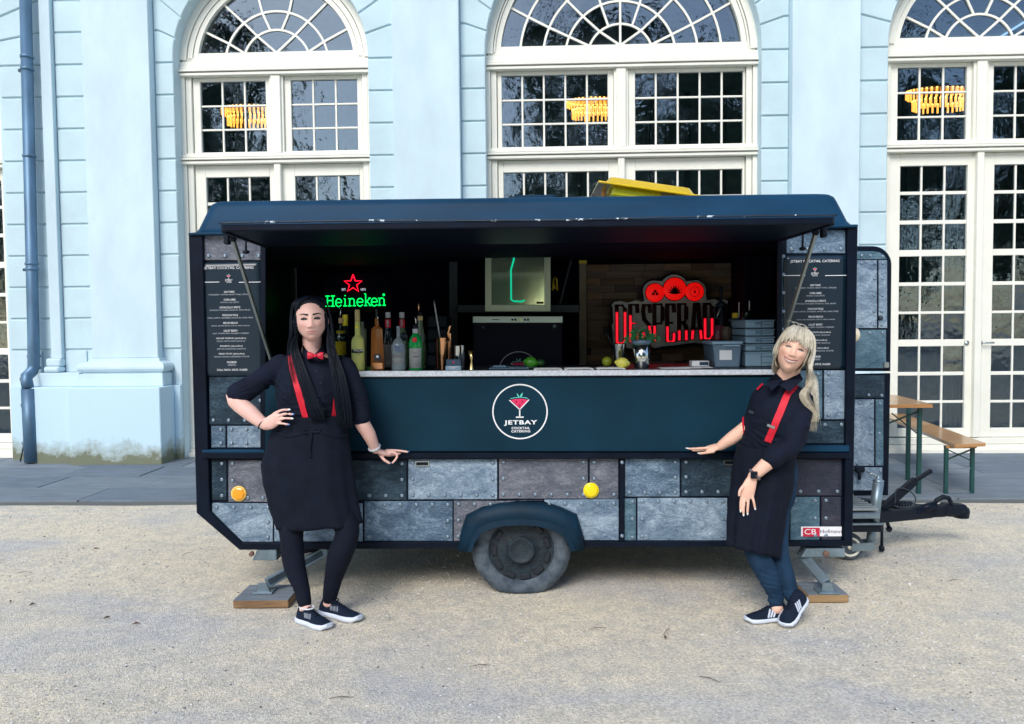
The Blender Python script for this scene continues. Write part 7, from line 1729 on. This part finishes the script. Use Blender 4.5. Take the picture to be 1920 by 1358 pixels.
for v in ap.verts:
    if v.co.z < S(580, 940, -.3).z: v.co.z += (v.co.x - S(570, 0, -.3).x) * .05
me = bpy.data.meshes.new('apron'); ap.to_mesh(me); ap.free(); wrinkle(me, .0055, [(Q(580, 860, -.38), .14, Vector((.25, 0, 1)), 55, .8), (Q(600, 800, -.36), .10, Vector((0, 0, 1)), 80, .8)]); bvA = bvh_of(me); put('apron', me, M['apron'], p1)
ribbon('waistband', bvA, [(518, 812), (540, 818), (565, 812), (585, 806), (610, 812), (635, 818), (652, 815)], .020, M['apron'], p1, .002, .003)
ribbon('apron_tie', bvA, [(584, 806), (582, 825), (579, 845), (582, 858)], .018, M['apron'], p1, .006, .004); ribbon('apron_tie', bvA, [(584, 806), (572, 803), (566, 808), (575, 814), (584, 808)], .012, M['apron'], p1, .006, .005); ribbon('apron_tie', bvA, [(584, 806), (598, 801), (604, 806), (595, 812), (585, 808)], .012, M['apron'], p1, .006, .005)
# leggings
bm = BM(); sweep(bm, lgA[:-1] + [Q(571, 1130, -.443)], lgArad[:-1] + [.036]); sweep(bm, lgB[:-1] + [Q(618, 1121, -.357)], lgBrad[:-1] + [.038]); sweep(bm, [Q(548, 905, -.24), Q(622, 905, -.24)], [.09, .09])
lg = fuse(bm, .007, 2); wrinkle(lg, .0025, [(lgA[2], .08, Vector((.3, 0, 1)), 100, .9), (lgB[2], .08, Vector((-.4, 0, 1)), 100, .9), (lgA[4], .07, Vector((0, 0, 1)), 130, .8)]); put('leggings', lg, M['legging'], p1)
for a, b, an in ((fa_h, fa_t, lgA[-1]), (fb_h, fb_t, lgB[-1])):
    U, bv, fr_ = shoe(p1, a, b + (b - a) * .10, .088, .085, M['shoe_navy'], M['shoe_white'])
    h, f, s, up, L = fr_
    for k in range(6):
        q0 = h + f * (L * (.36 + .035 * k)); 
        o0 = q0 - s * .2 * (1) + up * .035; hit = bv.ray_cast(q0 + s * .2 + up * .040, -s); hit2 = bv.ray_cast(q0 + f * -.012 + s * .2 + up * .062, -s)
        if (CAM_LOC - h).dot(s) < 0: hit = bv.ray_cast(q0 - s * .2 + up * .040, s); hit2 = bv.ray_cast(q0 + f * -.012 - s * .2 + up * .062, s)
        if hit[0] and hit2[0]: bm = BM(); tube(bm, [hit[0], hit2[0]], .0017, 5); link('stripe', bm, M['print_grey'], U)
    bm = BM(); c = h + f * (L * .26) + up * .082; tube(bm, [c + s * .032 * math.cos(x) + f * .042 * math.sin(x) for x in np.linspace(0, 6.28, 18)], .004, 6); link('collar_band', bm, M['sock'] if a is fa_h else M['shoe_navy'], U)
    bm = BM()
    for k in range(4):
        c = h + f * (L * (.44 + .055 * k)); q = bv.ray_cast(c + up * .3, -up)
        if q[0]: tube(bm, [q[0] - s * .018 - up * .002, q[0] + up * .003, q[0] + s * .018 - up * .002], .0025, 5)
    link('laces', bm, M['black'], U)
# watch strap
c = Q(702, 839, -.175); d = (ra[4] - ra[3]).normalized(); u, v = frame(d, Vector((1, 0, 0))); bm = BM(); tube(bm, [c + u * .030 * math.cos(x) + v * .030 * math.sin(x) for x in np.linspace(0, 6.283, 25)], .007, 8); link('wristband', bm, mk('pale grey wristband', (.45, .5, .55), .5), p1)
c = Q(492, 795, -.342); d = (la[4] - la[3]).normalized(); u, v = frame(d, Vector((1, 0, 0))); bm = BM(); tube(bm, [c + u * .031 * math.cos(x) + v * .031 * math.sin(x) for x in np.linspace(0, 6.283, 25)], .0028, 6); link('hair_tie', bm, M['black'], p1)
# hair
rg = random.Random(31); st_ = []
A1 = lambda x, y, z: Mh1 @ Vector((x, y, z))
for s in (-1, 1):
    for k in range(400):
        u = rg.random(); j = rg.uniform(-1, 1)
        top = A1(s * .004 + rg.uniform(-.004, .004), -.062 + .15 * u, .103 + .024 * math.sin(math.pi * min(1, .25 + u)))
        m1 = A1(s * (.048 + .008 * u), -.060 + .14 * u, .096 - .01 * u)
        m2 = A1(s * (.0745 + .003 * j), -.028 + .105 * u, .020)
        m3 = A1(s * (.078 + .005 * j), -.020 + .09 * u, -.055)
        if s < 0:
            e = [Q(553 + 7 * j - 3 * u, 655, -.315 + .13 * u), Q(566 + 11 * j, 700, -.365 + .05 * u), Q(583 + 13 * j, 745 + 8 * rg.random(), -.378 + .02 * u), Q(597 + 13 * j, 770 + 20 * rg.random(), -.372 + .02 * u)]
        else:
            e = [Q(621 + 8 * j, 655, -.315 + .13 * u), Q(634 + 12 * j, 700, -.360 + .05 * u), Q(641 + 15 * j, 745, -.372 + .03 * u), Q(647 + 14 * j, 780 + 25 * rg.random(), -.360 + .03 * u)]
        st_.append(([top, m1, m2, m3] + e, .0034, .0009))
cap = BM()
for j in range(25):
    pass
def scalp(Mh, k, hairline, col_m, parent, name='hair_cap', front=-.058):
    """skull cap of hair behind the hairline"""
    bm = BM(); nu, nv = 64, 34; rows_ = []
    for j in range(nv + 1):
        ph = math.pi * .78 * j / nv; row = []
        for i in range(nu):
            th = 2 * math.pi * i / nu; x, y, z = math.sin(ph) * math.cos(th), math.sin(ph) * math.sin(th), math.cos(ph)
            X, Y, Z = x * .0745 * k, y * .096 * k, z * .118 * k + .006
            row.append((X, Y, Z))
        rows_.append(row)
    vt = {}
    def V(j, i):
        if (j, i) not in vt: vt[(j, i)] = bm.verts.new(Mh @ Vector(rows_[j][i]))
        return vt[(j, i)]
    for j in range(nv):
        for i in range(nu):
            c4 = [rows_[j][i], rows_[j + 1][i], rows_[j + 1][(i + 1) % nu], rows_[j][(i + 1) % nu]]; cx_ = sum(c[0] for c in c4) / 4; cy_ = sum(c[1] for c in c4) / 4; cz_ = sum(c[2] for c in c4) / 4
            if cy_ < front + .0 and cz_ < hairline(cx_): continue
            if cy_ < .0 and cz_ < hairline(cx_) - .02 and abs(cx_) < .068: continue
            if j == 0: 
                try: bm.faces.new((V(0, 0), V(1, i), V(1, (i + 1) % nu))).smooth = True
                except ValueError: pass
                continue
            bm.faces.new((V(j, i), V(j + 1, i), V(j + 1, (i + 1) % nu), V(j, (i + 1) % nu))).smooth = True
    bmesh.ops.recalc_face_normals(bm, faces=bm.faces[:]); bmesh.ops.solidify(bm, geom=bm.faces[:], thickness=.004)
    return link(name, bm, col_m, parent)
scalp(Mh1, 1.035, lambda x: .100 - 6 * x * x, M['hair_black'], p1)
# crown swept back with a little volume
for k in range(260):
    x = rg.uniform(-.069, .069); z_ = .092 - 9.5 * x * x + rg.uniform(-.002, .003); y_ = -.096 * math.sqrt(max(.0, 1 - (x / .0765) ** 2 - ((z_ - .006) / .118) ** 2)) - .001
    st_.append(([A1(x, y_ + .004, z_), A1(x * 1.03, y_ * .72 - .004, z_ + .5 * (.132 - z_)), A1(x * .96, -.012, .129 - 6 * x * x), A1(x * .85, .05, .115), A1(x * .9, .095, .05)], .0042, .004))
for k in range(60):
    s = rg.choice((-1, 1)); o_ = rg.uniform(0, .012)
    st_.append(([A1(s * .02, .0, .128 + o_ * .4), A1(s * (.066 + o_), -.02, .10), A1(s * (.085 + o_), -.02, .03), A1(s * (.090 + o_ * 1.3), -.03, -.06), Q(584 + s * (39 + o_ * 600), 665, -.33), Q(590 + s * (34 + o_ * 700), 720 + rg.uniform(-20, 30), -.37)], .0007, .0004))
link('hair', strand_mesh(st_), M['hair_black'], p1)

# ---------------------------------------------------------------- blonde woman leaning back
p2 = thing('person', (1.36, -.45, 0), 'smiling woman with ash blonde fringe and red braces leaning back against the trailer', 'person')
SK2 = (.80, .50, .38); m_skin2 = skin_mat('tanned skin', SK2)
Mh2 = Matrix.Translation(Q(1485.5, 660, -.36)) @ Matrix.Rotation(R(18.4), 4, 'Y') @ Matrix.Rotation(R(-15), 4, 'Z') @ Matrix.Rotation(R(-4), 4, 'X') @ Matrix.Diagonal((1.03, 1, 1.03, 1))
sd2 = Vector((.80, -.60, 0)).normalized()
bm = BM(); head_bm(bm, Mh2, smile=1.0, jaw=1.02)
sweep(bm, [Q(1484, 688, -.31), Q(1473, 708, -.29), Q(1469, 735, -.27)], [(.052, .054), (.050, .052), (.07, .06)])
tor = [Q(1468, 735, -.27), Q(1462, 760, -.28), Q(1452, 800, -.27), Q(1440, 840, -.24), Q(1432, 890, -.22)]
sweep(bm, tor, [(.085, .045), (.12, .08), (.11, .085), (.11, .085), (.12, .095)], side=sd2)
na = [Q(1503, 752, -.36), Q(1500, 795, -.40), Q(1483, 836, -.42), Q(1447, 862, -.43), Q(1412, 893, -.42)]
sweep(bm, na, [.036, .038, .043, .040, .027], n=20)
fa = [Q(1425, 750, -.20), Q(1412, 790, -.17), Q(1400, 802, -.17), Q(1372, 822, -.15), Q(1350, 837, -.12)]
sweep(bm, fa, [.034, .038, .041, .036, .024], n=20)
# hand hanging against the thigh
sweep(bm, [Q(1411, 897, -.42), Q(1405, 912, -.425), Q(1401, 930, -.425)], [(.026, .018), (.036, .016), (.036, .014)], side=Vector((1, 0, 0)))
F3 = [finger(bm, [(1391, 927), (1389, 942), (1388.5, 957)], (-.425, -.432, -.43), .0078, .006), finger(bm, [(1397, 930), (1394.5, 947), (1394, 964)], (-.427, -.436, -.434)), finger(bm, [(1403.5, 930), (1402.5, 947), (1401.5, 962)], (-.427, -.436, -.434)), finger(bm, [(1409, 926), (1413, 940), (1415.5, 953)], (-.425, -.433, -.43)),
      finger(bm, [(1397, 908), (1388, 919), (1386, 929)], (-.425, -.44, -.445), .0095, .007)]
# hand flat on the rail
sweep(bm, [Q(1350, 837, -.12), Q(1338, 840, -.10), Q(1326, 843, -.09)], [(.024, .017), (.034, .014), (.034, .012)], side=Vector((.1, .9, .35)))
F4 = [finger(bm, [(1328, 840), (1310, 841), (1290, 841.5)], (-.11, -.11, -.11), .0082, .0055), finger(bm, [(1327, 841), (1310, 842), (1297, 843)], (-.075, -.07, -.068), .008, .0055), finger(bm, [(1338, 847), (1325, 849), (1312, 850.5)], (-.125, -.13, -.13), .009, .0065), finger(bm, [(1328, 843), (1314, 844.5), (1300, 845.5)], (-.05, -.045, -.043), .008, .0055)]
# legs crossed at the shin
A0 = G(1463, 1161); A1_ = G(1402, 1165); lA = [Q(1420, 900, -.30), Q(1414, 975, -.36), Q(1420, 1035, -.42), Q(1440, 1080, -.43), Q(1453, 1112, -.44), Q(1457, 1140, -.46)]; rA = [.085, .080, .064, .055, .042, .034]
B0 = Q(1508, 1132, -.44); B1_ = G(1474, 1177); lB = [Q(1448, 900, -.22), Q(1452, 975, -.27), Q(1456, 1030, -.34), Q(1470, 1075, -.38), Q(1481, 1105, -.41), Q(1490, 1128, -.44)]; rB = [.085, .078, .062, .052, .040, .034]
sweep(bm, lA, [r - .007 for r in rA]); sweep(bm, lB, [r - .007 for r in rB])
fA_h = Vector((A0.x + .035, A0.y + .01, 0)); fA_t = Vector((A1_.x, A1_.y, 0)); fB_h = Vector((Q(1506, 1150, -.44).x, -.44, .105)); fB_t = Vector((G(1472, 1176).x, G(1472, 1176).y, .008))
sweep(bm, [lA[-1], fA_h.lerp(fA_t, .25) + Vector((0, 0, .045)), fA_h.lerp(fA_t, .6) + Vector((0, 0, .026))], [.031, .022, .010]); sweep(bm, [lB[-1], fB_h.lerp(fB_t, .25) + Vector((0, 0, .045)), fB_h.lerp(fB_t, .6) + Vector((0, 0, .026))], [.031, .022, .010])
body = fuse(bm, .0036, 3); bv2 = bvh_of(body); paint_skin(body, Mh2, SK2, (.45, .13, .12), 1.0, 0, (.62, .25, .17)); put('body', body, m_skin2, p2)
face_bits(bv2, Mh2, p2, None, M['lash_soft'], mk('light brow', (.16, .11, .08), .7), .0016, open_=.0044, brow_z=.033, lashr=.0028, iris='eye_blue', irr=.0080, white='eye_soft', ew=.0150)
# teeth in the smile
up_, lo_ = [], []
for k in np.linspace(-1, 1, 11):
    x = k * .0325; cz = -.0595 + .0085 * (x / .028) ** 2; hgt = .0052 * (1 - k * k) ** .5
    up_.append(hat(Mh2, x, cz + hgt * .9, bv2, .0030)); lo_.append(hat(Mh2, x, cz - hgt * .9 + .0002, bv2, .0030))
bm = BM(); ua = [bm.verts.new(v) for v in up_]; la_ = [bm.verts.new(v) for v in lo_]
for k in range(10): bm.faces.new((ua[k], la_[k], la_[k + 1], ua[k + 1]))
bmesh.ops.recalc_face_normals(bm, faces=bm.faces[:]); bmesh.ops.solidify(bm, geom=bm.faces[:], thickness=.0008); link('teeth', bm, M['teeth'], p2)
bm = BM(); tube(bm, [v + (Mh2.to_3x3() @ Vector((0, -.0008, .0004))) for v in up_], .0011, 5); link('upper_lip_line', bm, mk('lip line', (.25, .05, .05), .5), p2)
bm = BM(); tube(bm, [v + (Mh2.to_3x3() @ Vector((0, -.0008, -.0004))) for v in lo_], .0013, 5); link('lower_lip_line', bm, mk('lip', (.42, .12, .11), .4), p2)
for s in (-1, 1): bm = BM(); bmesh.ops.create_icosphere(bm, subdivisions=2, radius=.0045); bmesh.ops.translate(bm, verts=bm.verts, vec=Mh2 @ Vector((s * .080, .002, -.040))); link('ear_stud', bm, M['black'], p2)
for q in F3[:4]: nail(q, M['nail_white'], p2, Vector((0, -1, .1)))
for q in (F4[0], F4[2]): nail(q, M['nail_white'], p2, Vector((0, -.6, 1)), .011)
# shirt
bm = BM()
sweep(bm, [Q(1471, 722, -.285), Q(1470, 733, -.285), Q(1468, 752, -.285), Q(1458, 785, -.29), Q(1448, 815, -.27), Q(1440, 845, -.245), Q(1436, 870, -.235)], [(.062, .062), (.135, .085), (.168, .115), (.155, .135), (.142, .122), (.148, .122), (.155, .125)], side=sd2, n=40)
sweep(bm, [Q(1500, 752, -.34), Q(1499, 785, -.385), Q(1492, 815, -.41), Q(1478, 840, -.425), Q(1458, 852, -.43), Q(1450, 858, -.43)], [.060, .060, .058, .058, .056, .058], n=24)
sweep(bm, [Q(1428, 748, -.20), Q(1415, 785, -.17), Q(1408, 797, -.17)], [.058, .054, .054], n=24)
sh = fuse(bm, .006, 3)
wrinkle(sh, .0095, [(Q(1495, 800, -.40), .12, Vector((.75, 0, .5)), 52, .75), (Q(1470, 845, -.42), .06, Vector((1, 0, -.3)), 120, .8), (Q(1430, 770, -.35), .10, Vector((.3, 0, 1)), 60, .5), (Q(1440, 830, -.35), .10, Vector((.2, 0, 1)), 90, .8)])
bvT = bvh_of(sh); put('shirt', sh, M['shirt'], p2)
for pl, ys in (([(1455, 700), (1437, 716), (1446, 733), (1460, 722), (1467, 711)], (-.31, -.35, -.41, -.40, -.36)), ([(1500, 700), (1506, 712), (1480, 735), (1461, 722), (1475, 712)], (-.33, -.38, -.43, -.41, -.37))):
    bm = BM(); q = [S(a, b, y) for (a, b), y in zip(pl, ys)]; f = bm.faces.new([bm.verts.new(v) for v in q]); bmesh.ops.solidify(bm, geom=[f], thickness=.006); link('collar', bm, M['shirt'], p2)
ribbon('bow_tie_end', bvT, [(1441, 714), (1432, 724), (1423, 733)], .013, M['red_satin'], p2, .012, .004); ribbon('bow_tie_end', bvT, [(1444, 717), (1447, 725), (1450, 733)], .015, M['red_satin'], p2, .012, .004)
br = ribbon('brace', bvT, [(1503, 719), (1490, 724), (1477, 740), (1465, 768), (1454, 795), (1440, 827)], .036, M['red'], p2, off=.005); ribbon('brace', bvT, [(1397, 770), (1394, 790), (1396, 812)], .012, M['red'], p2, off=.004)
ribbon('brace_clip', bvT, [(1447.5, 797), (1446, 801)], .040, M['alu'], p2, off=.008, th=.003)
ribbon('name_badge', bvT, [(1406, 772), (1414, 774)], .014, M['alu'], p2, off=.004, th=.002)
# apron, tilted with the hips
ap = apron_bm([(Q(1437, 838, -.25), .150, .130), (Q(1433, 865, -.25), .155, .135), (Q(1430, 900, -.26), .158, .140), (Q(1423, 940, -.29), .150, .135), (Q(1416, 985, -.34), .138, .140), (Q(1411, 1033, -.38), .126, .140)], side=sd2, fold=.010, ph=1.3, lean=.5)
for v in ap.verts:
    if v.co.z < S(1430, 985, -.35).z: v.co.z -= (v.co.x - S(1405, 0, -.35).x) * .14 * min(1, (S(1430, 985, -.35).z - v.co.z) / .1)
me = bpy.data.meshes.new('apron'); ap.to_mesh(me); ap.free(); wrinkle(me, .0055, [(Q(1430, 900, -.38), .15, Vector((.8, 0, .5)), 50, .6)]); bvA2 = bvh_of(me); put('apron', me, M['apron'], p2)
# jeans
bm = BM(); sweep(bm, lA[:-1] + [Q(1455, 1128, -.45)], rA[:-1] + [.040]); sweep(bm, lB[:-1] + [Q(1485, 1117, -.425)], rB[:-1] + [.041]); sweep(bm, [Q(1458, 880, -.20), Q(1450, 930, -.22), Q(1445, 960, -.25)], [.11, .115, .09])
jn = fuse(bm, .006, 2); wrinkle(jn, .004, [(lA[3], .10, Vector((.3, 0, 1)), 90, .9), (lA[4], .08, Vector((.2, 0, 1)), 130, 1.0), (lB[4], .08, Vector((-.2, 0, 1)), 130, 1.0)]); put('jeans', jn, M['jeans'], p2)
for a, b in ((fA_h, fA_t), (fB_h, fB_t)):
    U, bv, fr_ = shoe(p2, a, b + (b - a) * .06, .086, .082, M['shoe_navy'], M['shoe_white'], sth=.020)
    h, f, s, up, L = fr_; sgn = 1 if (CAM_LOC - h).dot(s) > 0 else -1
    for k in range(3):
        pts = []
        for z_ in np.linspace(.026, .062, 5):
            q0 = h + f * (L * (.40 + .065 * k) - (z_ - .026) * .55); hit = bv.ray_cast(q0 + s * sgn * .2 + up * z_, -s * sgn)
            if hit[0]: pts.append(hit[0] + s * sgn * .001)
        if len(pts) > 1: bm = BM(); [rod(bm, p, q, .009, .003, up=s) for p, q in zip(pts, pts[1:])]; link('stripe', bm, M['shoe_white'], U)
    bm = BM()
    for k in range(4):
        c = h + f * (L * (.46 + .055 * k)); q = bv.ray_cast(c + up * .3, -up)
        if q[0]: tube(bm, [q[0] - s * .018 - up * .002, q[0] + up * .003, q[0] + s * .018 - up * .002], .0025, 5)
    link('laces', bm, M['black'], U)
# wrist watch, ring
c = na[4] + (na[3] - na[4]).normalized() * .012; d = (na[4] - na[3]).normalized(); u, v = frame(d, Vector((1, 0, 0))); bm = BM(); tube(bm, [c + u * .031 * math.cos(x) + v * .031 * math.sin(x) for x in np.linspace(0, 6.283, 25)], .008, 8); w_ = link('watch', bm, mk('rose strap', (.16, .12, .13), .5), p2)
bm = BM(); c2 = c + Vector((-.012, -.032, .004)); box(bm, c2.x - .019, c2.x + .017, c2.y - .006, c2.y + .006, c2.z - .019, c2.z + .019, .005, 2); link('watch_face', bm, M['black'], w_)
c = F3[2][0].lerp(F3[2][1], .35); bm = BM(); tube(bm, [c + Vector((.0095 * math.cos(x), .0095 * math.sin(x), 0)) for x in np.linspace(0, 6.283, 14)], .0016, 6); link('ring', bm, M['steel'], p2)
# hair: fringe and long locks over the far shoulder
scalp(Mh2, 1.09, lambda x: .062 - 4 * x * x, M['hair_blonde'], p2, front=-.05)
A2 = lambda x, y, z: Mh2 @ Vector((x, y, z)); st_ = []; st2 = []; rg = random.Random(77)
for k in range(240):      # fringe
    x = rg.uniform(-.070, .070); e = rg.uniform(-.010, .022) + (.012 if -.03 < x < .01 else 0)
    dst = st_ if rg.random() < .6 else st2
    dst.append(([A2(x * .25, -.005, .134), A2(x * .6, -.055, .120), A2(x * .90, -.094 + .25 * x * x * 20 * .3, .080), A2(x * 1.06, -.103 + 4.2 * x * x, .056), A2(x * 1.15, -.106 + 5.5 * x * x, .036 + e - abs(x) * .18)], .0027, .0008))
for s in (-1, 1):
    for k in range(230 if s > 0 else 130):
        u = rg.random(); j = rg.uniform(-1, 1); dst = st_ if rg.random() < .55 else st2
        base_ = [A2(s * .006, -.02 + .10 * u, .134), A2(s * (.055 + .006 * j), -.045 + .12 * u, .104), A2(s * ((.086 if s > 0 else .081) + .004 * j), -.030 + .11 * u, .030), A2(s * ((.090 if s > 0 else .080) + .004 * j), -.022 + .10 * u, -.030)]
        if s > 0:
            w = rg.random(); e = [Q(1519 + 7 * j, 705, -.33 + .08 * u), Q(1517 + 9 * j + 4 * w, 735, -.37 + .06 * u), Q(1521 + 11 * j * (1 - .4 * w), 765, -.39 + .06 * u), Q(1524 + 8 * j, 780 + 30 * w, -.37 + .05 * u)]
        else:
            e = [Q(1452 + 5 * j, 690, -.28 + .06 * u), Q(1456 + 4 * j, 702, -.25 + .05 * u)]
        dst.append((base_ + e, .0027, .0007))
for k in range(34):       # loose wavy ends
    j = rg.uniform(-1, 1); st_.append(([A2(.088, .02, -.03), Q(1521 + 5 * j, 715, -.36), Q(1508 + 9 * j, 738, -.42), Q(1515 + 10 * j, 757, -.43), Q(1530 + 6 * j, 775, -.42), Q(1527 + 8 * j, 792, -.41)], .0016, .0006))
for k in range(10):
    a = rg.uniform(-.03, .04); st2.append(([A2(a, 0, .130), A2(a - .012, -.01, .142), A2(a - .03, -.02, .146), A2(a - .045, -.03, .138)], .0010, .0006))
for k in range(90):
    s = 1; o_ = rg.uniform(0, .016); st2.append(([A2(s * .02, .0, .136 + o_ * .4), A2(s * (.062 + o_), -.01, .105), A2(s * (.092 + o_), -.0, .03), A2(s * (.096 + o_ * 1.3), -.01, -.05)] + ([Q(1524 + rg.uniform(-6, 10), 720, -.36), Q(1526 + rg.uniform(-12, 14), 765 + rg.uniform(0, 45), -.38)] if s > 0 else []), .0006, .0004))
link('hair', strand_mesh(st_), M['hair_blonde'], p2); link('hair', strand_mesh(st2), mk('pale blonde streaks', (.66, .63, .54), .45, spec=.4), p2)
